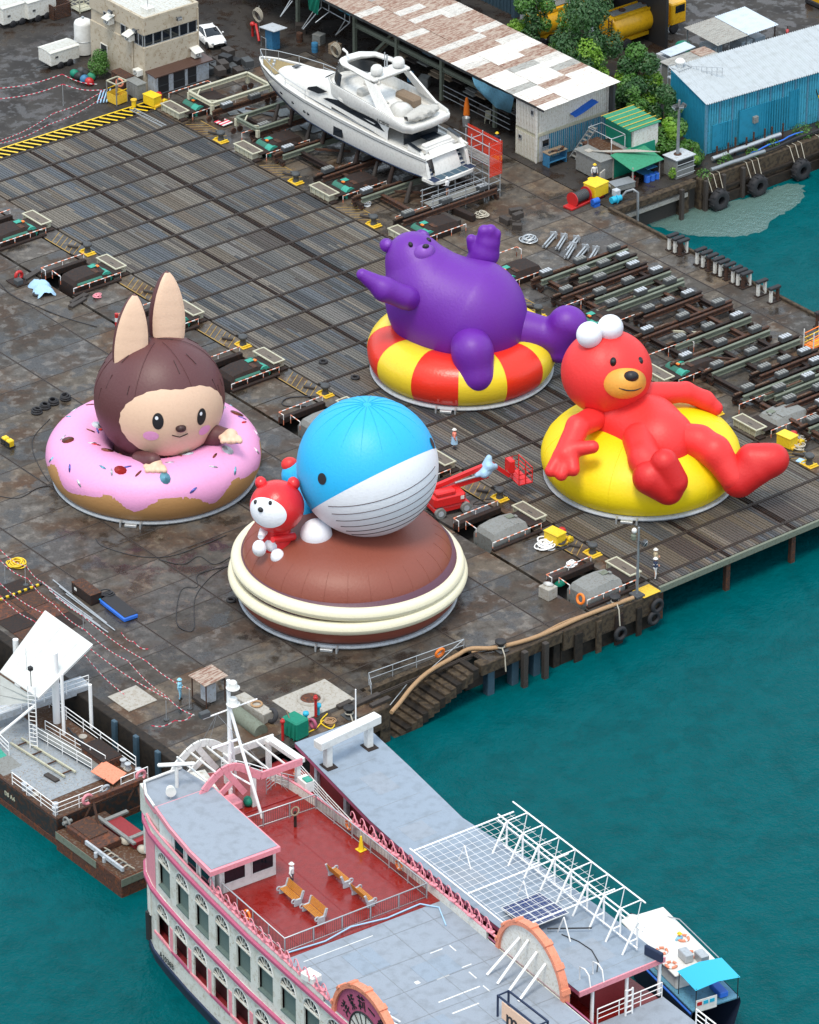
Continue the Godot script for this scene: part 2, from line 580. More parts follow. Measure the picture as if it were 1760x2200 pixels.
func build_materials() -> void:
	for i in 6:
		var k := 0.60 + 0.04 * i
		var m := mk("conc%d" % i, Color(k, k * [0.99, 0.97, 1.0, 0.95, 0.985, 0.93][i], k * [0.98, 0.93, 1.02, 0.88, 0.97, 0.84][i]), 0.9, "conc", 0.037)
		m.roughness_texture = tex.wet; m.roughness_texture_channel = BaseMaterial3D.TEXTURE_CHANNEL_RED
	var y := mk("yard", Color(0.68, 0.66, 0.65), 0.9, "yard", 0.05)
	y.roughness_texture = tex.wet; y.roughness_texture_channel = BaseMaterial3D.TEXTURE_CHANNEL_RED
	mk("road", lin(0.16, 0.14, 0.125), 0.85, "dirt", 0.06)
	mk("core", lin(0.045, 0.04, 0.036), 0.95, "dirt", 0.2)
	mk("face", Color(0.82, 0.8, 0.77), 0.9, "face", 0.16)
	mk("facedark", Color(0.45, 0.42, 0.4), 0.85, "face", 0.16)
	var p := mk("plank", Color(1, 1, 1), 0.62, "grain", 0.35)
	p.vertex_color_use_as_albedo = true
	p.albedo_color = Color(0.93, 0.925, 0.91)
	mk("rail", lin(0.05, 0.038, 0.032), 0.6, "dirt", 0.5)
	mk("railtop", lin(0.085, 0.07, 0.06), 0.45, "dirt", 0.5, 0.3)
	mk("rust", Color(0.82, 0.8, 0.78), 0.85, "rust", 0.25)
	mk("rustdark", Color(0.46, 0.45, 0.46), 0.8, "rust", 0.25)
	mk("steelgreen", lin(0.17, 0.195, 0.155), 0.7, "worn", 0.3)
	mk("lidbrown", lin(0.15, 0.125, 0.105), 0.75, "worn", 0.4)
	mk("cream", lin(0.52, 0.51, 0.40), 0.6, "worn", 0.35)
	mk("steel", lin(0.30, 0.32, 0.34), 0.45, "dirt", 0.4, 0.4)
	mk("galv", lin(0.5, 0.53, 0.56), 0.4, "dirt", 0.4, 0.5)
	mk("yellowpaint", lin(0.78, 0.50, 0.04), 0.55, "worn", 0.4)
	mk("line", lin(0.36, 0.23, 0.06), 0.8, "worn", 0.3)
	mk("yellow", lin(0.85, 0.58, 0.02), 0.45, "dirt", 0.4)
	mk("redpaint", lin(0.50, 0.02, 0.02), 0.4, "dirt", 0.4)
	mk("redlift", lin(0.72, 0.02, 0.02), 0.35, "dirt", 0.4)
	mk("black", lin(0.018, 0.018, 0.02), 0.6)
	mk("rubber", lin(0.02, 0.02, 0.024), 0.75, "dirt", 0.4)
	mk("wood", lin(0.30, 0.23, 0.16), 0.8, "grain", 0.5)
	mk("darkwood", lin(0.055, 0.045, 0.04), 0.7, "grain", 0.5)
	mk("white", lin(0.78, 0.78, 0.76), 0.4, "dirt", 0.2)
	mk("whiteworn", lin(0.75, 0.75, 0.72), 0.55, "worn", 0.3)
	mk("whitepipe", lin(0.85, 0.85, 0.85), 0.35)
	mk("hullwhite", lin(0.74, 0.735, 0.71), 0.14, "dirt", 0.3)
	mk("glassdark", lin(0.008, 0.012, 0.018), 0.04)
	mk("antifoul", lin(0.012, 0.018, 0.035), 0.55)
	mk("teak", lin(0.33, 0.25, 0.11), 0.7, "grain", 0.6)
	mk("canvas", lin(0.5, 0.49, 0.46), 0.9, "dirt", 0.5)
	mk("tan", lin(0.22, 0.16, 0.11), 0.85, "dirt", 0.5)
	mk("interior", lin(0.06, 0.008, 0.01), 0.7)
	mk("pink", lin(0.82, 0.30, 0.36), 0.5, "dirt", 0.3)
	mk("mauve", lin(0.46, 0.10, 0.20), 0.6, "worn", 0.5)
	mk("coral", lin(0.80, 0.28, 0.17), 0.5, "worn", 0.4)
	var rd := mk("reddeck", lin(0.235, 0.014, 0.010), 0.32, "dirt", 0.15)
	rd.roughness_texture = tex.wet; rd.roughness = 0.4
	mk("greydeck", lin(0.275, 0.315, 0.375), 0.6, "dirt", 0.09)
	mk("bluedeck", lin(0.255, 0.31, 0.385), 0.55, "dirt", 0.09)
	mk("ferrywhite", lin(0.70, 0.70, 0.66), 0.5, "worn", 0.12)
	mk("ferryred", lin(0.26, 0.02, 0.025), 0.6, "dirt", 0.3)
	mk("curtain", lin(0.11, 0.16, 0.15), 0.7, "dirt", 0.4)
	mk("orange", lin(0.85, 0.20, 0.02), 0.5)
	mk("slat", lin(0.62, 0.24, 0.02), 0.5, "grain", 0.6)
	mk("tarpblue", lin(0.10, 0.28, 0.42), 0.6, "worn", 0.25)
	mk("tarpbright", lin(0.01, 0.12, 0.55), 0.5, "dirt", 0.3)
	mk("tarppale", lin(0.38, 0.60, 0.82), 0.6, "dirt", 0.5)
	mk("tarpgreen", lin(0.0, 0.22, 0.14), 0.6, "dirt", 0.4)
	mk("netgreen", lin(0.03, 0.25, 0.14), 0.8, "worn", 0.3)
	var no := mk("netorange", Color(0.93, 0.24, 0.12, 0.45), 0.7)
	no.transparency = BaseMaterial3D.TRANSPARENCY_ALPHA
	mk("tealdull", lin(0.03, 0.16, 0.12), 0.7, "worn", 0.5)
	mk("teal", lin(0.04, 0.36, 0.28), 0.6, "worn", 0.4)
	mk("cyan", lin(0.02, 0.40, 0.60), 0.5)
	mk("bluepaint", lin(0.04, 0.20, 0.40), 0.55, "worn", 0.3)
	mk("barrier", lin(0.03, 0.15, 0.62), 0.5)
	mk("shedblue", lin(0.015, 0.25, 0.40), 0.55, "dirt", 0.15)
	mk("shedblue2", lin(0.06, 0.38, 0.56), 0.6, "worn", 0.12)
	mk("shedroof", lin(0.48, 0.52, 0.55), 0.5, "dirt", 0.1, 0.2)
	mk("paleroof", lin(0.55, 0.63, 0.72), 0.5, "dirt", 0.1)
	mk("roof", Color(1, 1, 1), 0.7, "roof", 0.1)
	mk("roof2", Color(0.9, 0.9, 0.9), 0.75, "roof", 0.13)
	mk("roofrust", Color(0.95, 0.92, 0.9), 0.8, "roofrust", 0.16)
	mk("roofgrey", Color(0.72, 0.73, 0.73), 0.8, "roof", 0.21)
	for r in ["roof", "roof2", "roofrust", "roofgrey"]: mats[r].uv1_scale = V(0.42, 0.1, 0.07) * (1.3 if r == "roof2" else 1.0)
	mk("tower", lin(0.50, 0.44, 0.35), 0.85, "worn", 0.1)
	mk("towerroof", lin(0.55, 0.56, 0.54), 0.6, "worn", 0.25)
	mk("towerbrown", lin(0.085, 0.045, 0.035), 0.35, "worn", 0.3)
	mk("pale", lin(0.48, 0.52, 0.58), 0.7, "worn", 0.2)
	mk("grey", lin(0.23, 0.24, 0.24), 0.7, "worn", 0.3)
	mk("darkgrey", lin(0.06, 0.065, 0.07), 0.6, "dirt", 0.4)
	mk("slate", lin(0.045, 0.09, 0.13), 0.6, "dirt", 0.2)
	mk("hull", Color(1, 1, 1), 0.6, "hull", 0.2)
	mk("hullrust", Color(0.95, 0.85, 0.8), 0.75, "rust", 0.16)
	mk("plate", Color(0.9, 0.9, 0.9), 0.45, "plate", 0.22)
	mk("deckrust", Color(0.85, 0.82, 0.8), 0.7, "deckrust", 0.3)
	mk("canopy", lin(0.72, 0.73, 0.70), 0.6, "dirt", 0.12)
	mk("concpale", lin(0.42, 0.40, 0.37), 0.85, "worn", 0.2)
	mk("skin", lin(0.42, 0.22, 0.14), 0.6)
	mk("navy", lin(0.012, 0.025, 0.065), 0.8)
	mk("beige", lin(0.42, 0.34, 0.22), 0.8)
	mk("cloth", lin(0.70, 0.70, 0.70), 0.85)
	mk("jeans", lin(0.06, 0.06, 0.08), 0.85)
	mk("workblue", lin(0.25, 0.55, 0.72), 0.85)
	mk("hivis", lin(0.80, 0.25, 0.18), 0.7)
	mk("bark", lin(0.10, 0.075, 0.055), 0.9, "dirt", 0.6)
	mk("rope", lin(0.50, 0.46, 0.38), 0.9, "dirt", 0.8)
	mk("ropedark", lin(0.03, 0.03, 0.035), 0.8)
	mk("hose", lin(0.42, 0.26, 0.14), 0.7, "worn", 0.5)
	mk("tape", lin(0.75, 0.73, 0.72), 0.5)
	mk("tapered", lin(0.70, 0.03, 0.08), 0.5)
	mk("solar", lin(0.008, 0.026, 0.13), 0.12)
	mk("tanker", lin(0.78, 0.42, 0.01), 0.3, "worn", 0.2)
	mk("carpaint", lin(0.80, 0.80, 0.80), 0.12)
	for l in [["leafdark", 0.020, 0.072, 0.014], ["leafmid", 0.05, 0.14, 0.016], ["leaflight", 0.15, 0.28, 0.022]]:
		var m := mk(l[0], lin(l[1], l[2], l[3]), 0.55)
		m.backlight_enabled = true; m.backlight = Color(l[1] * 2, l[2] * 2, l[3])
	# inflatable cloth
	for l in [["icing", 0.80, 0.35, 0.62], ["dough", 0.45, 0.24, 0.09], ["brown", 0.105, 0.033, 0.035], ["face", 0.76, 0.52, 0.37], ["choc", 0.23, 0.060, 0.037], ["custard", 0.80, 0.75, 0.56], ["jam", 0.10, 0.035, 0.06], ["purple", 0.13, 0.012, 0.32], ["lilac", 0.21, 0.06, 0.42], ["ringred", 0.78, 0.030, 0.010], ["ringyellow", 0.84, 0.62, 0.03], ["blue", 0.015, 0.42, 0.80], ["whiteball", 0.80, 0.82, 0.88], ["bearred", 0.78, 0.030, 0.028], ["bearsole", 0.62, 0.012, 0.012], ["sunyellow", 0.88, 0.66, 0.0], ["muzzle", 0.80, 0.36, 0.05], ["ink", 0.012, 0.011, 0.014], ["babyred", 0.70, 0.02, 0.025], ["seamdark", 0.05, 0.02, 0.02], ["dotblue", 0.15, 0.17, 0.62], ["dotbrown", 0.28, 0.07, 0.04], ["dotcyan", 0.25, 0.62, 0.80]]:
		var key: String = l[0] if l[0] != "face" else "faceskin"
		var gl := 0.32 if l[0] in ["ringred", "ringyellow", "babyred"] else 0.5
		mk(key, lin(l[1], l[2], l[3]), gl, "fabric", 0.28, 0.0, "bumps", 0.3)

func build_water() -> void:
	var w := mb()
	w.quad(V(-900, -2.9, -900), V(900, -2.9, -900), V(900, -2.9, 900), V(-900, -2.9, 900))
	var m := mk("sea", lin(0.0002, 0.082, 0.094), 0.05, "sea", 0.012, 0.0, "ripple", 0.4)
	m.uv1_scale = Vector3.ONE * 0.055
	m.metallic_specular = 0.13
	struct("water", w, m)
	# paler silt carried along the inner basin: an uneven patch in the surface
	var p := PackedVector2Array()
	var edge := [V(33.75, -2.9, -36.51), V(34.12, -2.9, -38.72), V(35.84, -2.9, -41.46), V(37.01, -2.9, -44.69), V(37.15, -2.9, -47.82), V(37.15, -2.9, -50.21), V(38.23, -2.9, -50.96), V(40.02, -2.9, -49.63), V(41.09, -2.9, -47.43), V(41.44, -2.9, -44.95), V(42.61, -2.9, -42.37), V(42.26, -2.9, -39.92), V(40.16, -2.9, -37.58), V(37.25, -2.9, -35.96), V(35.21, -2.9, -35.43)]
	for i in edge.size():
		var a: Vector3 = edge[i]
		var b: Vector3 = edge[(i + 1) % edge.size()]
		for j in 6:
			var q := a.lerp(b, j / 6.0)
			p.append(Vector2(q.x + rng.randf_range(-0.22, 0.22), q.z + rng.randf_range(-0.22, 0.22)))
	var cen := Vector2.ZERO
	for q in p: cen += q / p.size()
	var sm := mk("silt", Color(0.42, 0.54, 0.52, 0.42), 0.1, "", 0.012, 0.0, "ripple", 0.36)
	sm.transparency = BaseMaterial3D.TRANSPARENCY_ALPHA
	sm.uv1_scale = Vector3.ONE * 0.055
	for k in 2:
		var pk := PackedVector2Array()
		for q in p: pk.append(cen + (q - cen) * (1.0 - 0.07 * k) + Vector2(rng.randf_range(-0.12, 0.12), rng.randf_range(-0.12, 0.12)) * k)
		var s := mb()
		s.prism(pk, 0.001, Transform3D(Basis(V(1, 0, 0), V(0, 0, 1), V(0, -1, 0)), V(0, -2.894 + 0.005 * k, 0)))
		struct("water_silt", s, sm)

func build_quay() -> void:
	var c := mb()
	# cores under the slabs: left of the timber deck, right of it, and the yard behind
	c.box(V(-58.1, -3.75, 27.2), V(281.6, 4.5, 40.6))
	c.box(V(-57, -3.75, -22.2), V(283.6, 4.5, 17.6))
	c.box(V(-80, -3.0, -130), V(231.4, 5.2, 197.6))
	c.box(V(-80, -3.0, 60), V(150, 5.6, 150))
	struct("quay_core", c, "core")
	var yd := mb()
	yd.box(V(-78.6, -0.2, -131.2), V(228.8, 0.4, 200.2))
	yd.box(V(-101.2, -0.201, -3.5), V(192, 0.4, 55.3))
	yd.box(V(-105, -0.202, 60), V(200, 0.4, 71))
	struct("yard_ground", yd, "yard")
	var rd := mb()
	rd.box(V(-20, -0.1, -140), V(112, 0.22, 104), Basis(Vector3.UP, 0.0))
	struct("road", rd, "road")
	# the walls of the quay, with darker footings
	var q: Node3D = Node3D.new()
	q.name = "quay_wall"; q.set_meta("kind", "structure"); add_child(q, true)
	put("top_beam", mb().box(V(85.1, -0.45, 20.0), V(0.9, 0.88, 7.4), ID, 0.05), "face", q)
	put("recess", mb().box(V(83.6, -2.2, 20.0), V(0.4, 3.4, 7.4)), "core", q)
	for z in [16.6, 18.4, 20.4, 22.6]: put("pile", mb().box(V(85.0, -1.9, z), V(0.6, 2.6, 0.62), ID, 0.04), "slate" if z != 16.6 else "facedark", q)
	for b in [[85.1, 11.7, 0.9, 9.0], [85.2, 35.8, 1.0, 7.6]]:
		put("wall_face", mb().box(V(b[0], -0.85, b[1]), V(b[2], 1.68, b[3]), ID, 0.06), "face", q)
		put("footing", mb().box(V(b[0] - 0.3, -3.0, b[1]), V(b[2], 2.6, b[3])), "facedark", q)
	put("wall_face", mb().box(V(60, -1.5, 47.4), V(51, 3.0, 0.8), ID, 0.05), "facedark", q)
	put("wall_face", mb().box(V(80, -1.5, -31.0), V(88.2, 3.0, 0.5), ID, 0.05), "face", q)
	put("wall_face", mb().box(V(82.9, -1.9, 27.8), V(0.5, 3.7, 8.2)), "face", q)
	put("wall_face", mb().box(V(84.3, -1.9, 32.3), V(2.6, 3.75, 0.9), ID, 0.04), "face", q)
	for i in 4:
		var z := 9.2 + i * 1.9
		put("pile", mb().box(V(85.62, -1.9, z), V(0.16, 2.6 + 0.3 * (i % 3), 0.5 + 0.25 * (i % 2)), ID, 0.03), ["facedark", "rustdark", "face"][i % 3], q)
	for z in [18.2, 20.1, 34.5, 37.5]:
		put("fender_pile", mb().box(V(85.9, -1.5, z), V(0.4, 3.0, 0.42), ID, 0.04), "darkwood", q)
	for x in [75.6, 78.1, 80.6, 83.1]:
		put("fender_pile", mb().box(V(x, -1.3, 47.95), V(0.42, 2.9, 0.3), ID, 0.04), "slate", q)
	# slabs
	var g: Node3D = Node3D.new()
	g.name = "pavement"; g.set_meta("kind", "structure"); add_child(g, true)
	var shared := {}
	for i in range(-2, 25):
		var x0 := maxf(3.495 * i, -5.2)
		var x1 := minf(3.495 * (i + 1), 85.5)
		for r in [[13.15, 16.6], [16.6, 23.0], [23.0, 32.4], [32.4, 38.8], [38.8, 47.5], [-16.7, -13.3], [-22.1, -16.7], [-27.9, -22.1], [-31.1, -27.9]]:
			var xx := x1
			if r[0] == 23.0 and x1 > 82.7:
				if x0 > 82.7: continue
				xx = 82.7
			if x0 > 84.5 and r[0] > 31: continue
			slab(g, shared, x0, xx, r[0], r[1])
	for k in range(-1, 8):
		var px := 69.25 + 10.48 * (k - 6)
		slab(g, shared, px + 4.3, minf(px + 7.4, 85.5), 8.75, 13.05)
		if px + 7.4 < 85: slab(g, shared, px + 7.4, minf(px + 10.48, 85.5), 8.75, 13.05)
	for i in range(-1, 9):
		slab(g, shared, 10.48 * i, minf(10.48 * (i + 1), 85.4), 6.95, 8.7)
	# rails let into the floor
	var rl: Node3D = Node3D.new()
	rl.name = "rail_track"; rl.set_meta("kind", "structure"); add_child(rl, true)
	for z in [16.6, 23.0, 32.4, 38.8, -27.9, -22.1, -16.7]:
		put("rail", mb().box(V(40, -0.06, z - 0.055), V(90, 0.12, 0.06)).box(V(40, -0.06, z + 0.055), V(90, 0.12, 0.06)).box(V(40, -0.13, z), V(90, 0.1, 0.3)), "rail", rl)
	for i in range(0, 25):
		var x := 3.495 * i
		put("rail", mb().box(V(x, -0.05, 30.3), V(0.07, 0.1, 34)).box(V(x, -0.13, 30.3), V(0.2, 0.1, 34)), "rail", rl)
		put("rail", mb().box(V(x, -0.05, -22.2), V(0.07, 0.1, 17.4)).box(V(x, -0.13, -22.2), V(0.2, 0.1, 17.4)), "rail", rl)

func slab(g: Node3D, shared: Dictionary, x0: float, x1: float, z0: float, z1: float) -> void:
	if x1 - x0 < 0.3: return
	var key := "%.2f %.2f" % [x1 - x0, z1 - z0]
	if not shared.has(key):
		shared[key] = mb().box(Vector3.ZERO, V(x1 - x0 - 0.09, 0.3, z1 - z0 - 0.16), ID, 0.015).mesh()
	var o := put("slab", shared[key], "conc%d" % rng.randi_range(0, 5), g)
	o.position = V((x0 + x1) / 2, -0.15 - rng.randf() * 0.012, (z0 + z1) / 2)

func build_deck() -> void:
	var d: Node3D = Node3D.new()
	d.name = "timber_deck"; d.set_meta("kind", "structure"); add_child(d, true)
	put("platform", mb().box(V(41, -0.33, -3.2), V(88, 0.3, 20.05)), "core", d)
	put("edge_beam", mb().box(V(85.05, -0.28, -3.2), V(0.22, 0.5, 20.1), ID, 0.03), "steelgreen", d)
	put("girder", mb().box(V(84.4, -0.75, -3.2), V(0.3, 0.5, 20)), "rustdark", d)
	for z in [6.5, 0.0, -6.44, -12.9]:
		put("pile", mb().box(V(84.75, -1.9, z), V(0.34, 2.6, 0.4)), "rust", d)
	var cs := [Color(0.115, 0.105, 0.095), Color(0.15, 0.135, 0.12), Color(0.085, 0.088, 0.095), Color(0.125, 0.125, 0.125), Color(0.10, 0.115, 0.14), Color(0.055, 0.06, 0.07), Color(0.20, 0.18, 0.155), Color(0.14, 0.115, 0.09), Color(0.075, 0.062, 0.055), Color(0.17, 0.165, 0.16)]
	var pw := 0.268
	var nz := 75
	var ms := []
	for c in cs: ms.append(mb().box(Vector3.ZERO, V(3.495 - 0.34, 0.14, pw - 0.052), ID, 0.012).paint(c).mesh())
	var rest := mb()
	var left := 300
	for i in range(23, -2, -1):
		# tones run in spells across the bay, as boards were renewed together
		var tone := rng.randi_range(0, 9)
		var warm := i > 17
		for j in nz:
			var z := -13.2 + pw * (j + 0.5)
			if absf(z) < 0.2 or absf(z + 6.44) < 0.2: continue
			if rng.randf() < 0.45: tone = rng.randi_range(0, 9)
			if warm and tone in [4, 5] and rng.randf() < 0.7: tone = 7
			var at := V(3.495 * (i + 0.5), -0.085 + rng.randf() * 0.02, z)
			if left > 0:
				left -= 1
				put("plank", ms[tone], "plank", d).position = at
			else:
				var s := rng.randf_range(0.85, 1.15)
				var cut := rng.randf_range(0.2, 0.8) if rng.randf() < 0.16 else 1.0
				var L := 3.495 - 0.34
				rest.box(at - V(L * (1 - cut) / 2, 0, 0), V(L * cut - 0.02, 0.14, pw - 0.052))
				rest.paint(cs[tone] * s)
				if cut < 1.0:
					rest.box(at + V(L * cut / 2, 0, 0), V(L * (1 - cut) - 0.02, 0.14, pw - 0.052))
					rest.paint(cs[rng.randi_range(0, 9)])
	for j in nz:
		rest.box(V(84.45, -0.085, -13.2 + pw * (j + 0.5)), V(0.9, 0.14, pw - 0.052)); rest.paint(cs[rng.randi_range(0, 9)])
	put("planks_far", rest, "plank", d).set_meta("kind", "stuff")
	# rails across the deck (over each bay) and the two along it
	for i in range(-1, 25):
		var x := 3.495 * i
		put("rail", mb().box(V(x, -0.10, -3.2), V(0.34, 0.16, 20.0)).box(V(x - 0.07, 0.01, -3.2), V(0.07, 0.1, 20.0)).box(V(x + 0.07, 0.01, -3.2), V(0.07, 0.1, 20.0)), "rail", d)
	for z in [0.0, -6.44]:
		put("rail", mb().box(V(41, -0.095, z), V(88, 0.17, 0.34)).box(V(41, 0.02, z - 0.08), V(88, 0.09, 0.07)).box(V(41, 0.02, z + 0.08), V(88, 0.09, 0.07)), "rustdark", d)
	put("gap", mb().box(V(41, -0.25, 6.9), V(88, 0.2, 0.1)).box(V(41, -0.25, -13.28), V(88, 0.2, 0.1)), "black", d)
	# hatched strip at the head of the deck
	var h := mb()
	h.box(V(-5.3, 0.006, -3.4), V(0.14, 0.012, 20)).box(V(-3.6, 0.006, -3.4), V(0.14, 0.012, 20))
	for j in 26: h.box(V(-4.45, 0.006, -13 + j * 0.8), V(1.7, 0.011, 0.2), Basis(Vector3.UP, 0.55))
	put("hatching", h, "yellow", d)

# round white float under an inflatable: rim, deck, two brackets facing the water
func float_base(parent: Node3D, c: Vector3, r: float) -> void:
	var m := mb()
	m.lathe([Vector2(r - 0.4, 0.08), Vector2(r + 0.02, 0.08), Vector2(r + 0.1, 0.2), Vector2(r + 0.02, 0.34), Vector2(0.01, 0.34)], 72, Transform3D(ID, c), 0, TAU, false)
	put("float_rim", m, "pale", parent)
	var k := V(0.656, 0, 0.755)
	var s := V(0.755, 0, -0.656)
	var b := mb()
	var o := c + k * (r + 0.25)
	b.box(o + V(0, 0.12, 0), V(0.9, 0.2, 0.35), Basis(s, Vector3.UP, k), 0.02)
	put("bracket", b, "galv", parent)
	put("bracket", mb().box(o - s * 0.75 + V(0, 0.2, 0), V(0.12, 0.4, 0.5), Basis(s, Vector3.UP, k)), "galv", parent)
	put("bracket", mb().box(o + s * 0.75 + V(0, 0.2, 0), V(0.12, 0.4, 0.5), Basis(s, Vector3.UP, k)), "galv", parent)
	for a in 14:
		var t := TAU * a / 14
		put("foot", mb().box(c + V(cos(t) * (r - 0.15), 0.05, sin(t) * (r - 0.15)), V(0.12, 0.1, 0.12)), "galv", parent)

# flattened tube section of a ring: rows over its cross-section from t0 to t1
func ring_point(R: float, rx: float, ry: float, cy: float, th: float, ph: float, lift := 0.0) -> Vector3:
	var y := cy + (ry + lift) * sin(ph)
	var cx := cos(ph)
	if sin(ph) < 0.0: cx = signf(cx) * pow(absf(cx), 0.55)
	var rr := R + (rx + lift) * cx
	return V(rr * cos(th), maxf(y, 0.33), rr * sin(th))

func build_inflatables() -> void:
	donut_rabbit()
	purple_bear()
	whale_cake()
	red_bear()

func donut_rabbit() -> void:
	var C := V(49.35, 0, 25.4)
	var t := thing("inflatable_doughnut", "giant inflatable pink iced doughnut ring with sprinkles lying on the concrete", "inflatable", C)
	float_base(t, Vector3.ZERO, 7.5)
	var R := 5.5
	var rx := 2.5
	var ry := 2.05
	var cy := 2.0
	var rows := []
	for i in 97:
		var row := []
		for j in 28: row.append(ring_point(R, rx, ry, cy, TAU * i / 96, TAU * j / 28))
		rows.append(row)
	put("dough", mb().skin(rows, true), "dough", t)
	rows = []
	for i in 193:
		var th := TAU * i / 192
		var edge := -0.06 - 0.24 * sin(th * 9.0 + 0.8) - 0.10 * sin(th * 16.0 + 1.0) - 0.06 * sin(th * 5.0 + 2.0)
		var row := []
		for j in 19: row.append(ring_point(R, rx, ry, cy, th, lerpf(edge, PI + 0.5, j / 18.0), 0.035 if j > 0 else -0.02))
		rows.append(row)
	put("icing", mb().skin(rows), "icing", t)
	var cols := ["whiteball", "dotbrown", "dotblue", "bearred", "whiteball", "dotcyan", "dotbrown"]
	rng.seed = 5
	for i in 64:
		var th := TAU * (i + rng.randf() * 0.7) / 64
		var ph := rng.randf_range(0.25, 2.3)
		var p := ring_point(R, rx, ry, cy, th, ph, 0.04)
		var n := V(cos(ph) / rx * cos(th), sin(ph) / ry, cos(ph) / rx * sin(th)).normalized()
		var x := n.cross(Vector3.UP).normalized().rotated(n, rng.randf() * TAU)
		var big := i % 5 == 0
		var s := V(0.55, 0.04, 0.42) if big else V(0.38, 0.04, 0.1)
		put("sprinkle", mb().ball(p, s, 10, Basis(x, n, x.cross(n))), cols[i % cols.size()], t)
	# the rabbit that sits in the ring
	var b := thing("inflatable_rabbit", "giant brown inflatable rabbit with upright cream ears sitting in the pink doughnut ring", "inflatable", C)
	var H := V(49.68, 6.71, 24.99) - C
	var r := 4.85
	put("head", mb().ball(H, V(r, r * 0.985, r), 56), "brown", b)
	put("body", nets([[V(0, 0.9, 0), V(0, 3.4, 0), 3.1, 2.9], [V(0, 3.0, 0), H - V(0, 2.4, 0), 2.6, 2.6], [V(0.6, 2.6, 1.6), V(52.24, 3.6, 28.5) - C, 1.0, 0.7], [V(52.24, 3.6, 28.5) - C, V(53.79, 4.35, 28.65) - C, 0.72, 0.6], [V(2.4, 3.0, -1.6), V(54, 4.69, 23.13) - C, 0.9, 0.65], [V(54, 4.69, 23.13) - C, V(54.77, 4.91, 22.81) - C, 0.65, 0.55]], 0.17, 0.5), "brown", b)
	for pw in [[V(54.06, 4.09, 28.64) - C, 0.0], [V(55.36, 5.06, 22.72) - C, 0.4]]:
		var p: Vector3 = pw[0]
		var dn := V(0.836, -0.088, 0.541)
		var rt := V(0.627, 0.001, -0.779)
		var bones := [[p, p + dn * 0.25, 0.55, 0.5]]
		for i in 4: bones.append([p + rt * (0.36 * (i - 1.5)) + dn * 0.35, p + rt * (0.42 * (i - 1.5)) + dn * 0.72, 0.24, 0.21])
		bones.append([p - rt * 0.45, p - rt * 0.72 + dn * 0.2, 0.24, 0.2])
		put("paw", nets(bones, 0.085, 0.15), "faceskin", b)
	# plain cream face with a rounded outline
	var fd := V(0.954, -0.007, 0.301)
	var up := V(-0.172, 0.975, -0.137)
	var outl := []
	for i in 72:
		var a := TAU * i / 72
		var k := 1.0 + 0.05 * cos(2.0 * a) - 0.10 * exp(-pow(a - PI / 2, 2) * 9.0) + 0.012 * sin(a * 24.0)
		outl.append(Vector2(0.92 * cos(a) * k, 0.68 * sin(a) * k))
	var face := put("face", mb().cap(H, V(r, r * 0.985, r), fd, up, outl, 10, 1.008), "faceskin", b)
	for s: float in [-1.0, 1.0]:
		var ed := (fd + fd.cross(up).normalized() * (-s * 0.36) + up * 0.10).normalized()
		put("eye", mb().cap(H, V(r, r * 0.985, r), ed, up, oval(0.085, 0.135), 4, 1.014), "ink", face)
		put("highlight", mb().cap(H, V(r, r * 0.985, r), (ed + up * 0.055 + fd.cross(up) * 0.02).normalized(), up, oval(0.025, 0.03, 12), 2, 1.018), "whiteball", face)
	put("nose", mb().ball(H + (fd - up * 0.03).normalized() * r * 1.015, V(0.42, 0.28, 0.3), 14, Basis(up.cross(fd).normalized(), up, fd)), "seamdark", face)
	# two round rosy cheeks and a short line for the mouth
	for s: float in [-1.0, 1.0]:
		var cd := (fd + fd.cross(up).normalized() * (-s * 0.50) - up * 0.20).normalized()
		put("cheek", mb().cap(H, V(r, r * 0.985, r), cd, up, oval(0.12, 0.085), 3, 1.012), "icing", face)
	var ml := []
	for i in 9:
		var q := (i - 4) / 4.0
		ml.append(H + (fd + up.cross(fd).normalized() * 0.13 * q + up * (-0.20 + 0.05 * absf(q))).normalized() * r * 1.012)
	put("mouth", mb().tube(ml, 0.045, 5), "seamdark", face)
	# seams over the crown
	for a in 6:
		var pts := []
		for i in 13:
			var d := V(-0.383, 0.871, -0.307).rotated(V(0.678, 0.491, 0.547), 0.0)
			var e := V(cos(TAU * a / 6), 0, sin(TAU * a / 6))
			var ang := 0.12 + i * 0.11
			pts.append(H + (Vector3.UP * cos(ang) + e * sin(ang)) * r * 0.999)
		put("seam", mb().tube(pts, 0.022, 4), "brown", b)
	# short stitched strokes over the brown crown
	for i in 34:
		var dd := V(rng.randfn(), absf(rng.randfn()) + 0.3, rng.randfn()).normalized()
		if dd.dot(fd) > 0.62: continue
		var e := (Vector3.DOWN - dd * Vector3.DOWN.dot(dd)).normalized() * rng.randf_range(0.06, 0.12)
		put("stroke", mb().tube([H + (dd - e).normalized() * r, H + (dd + e).normalized() * r], 0.03, 4), "seamdark", b)
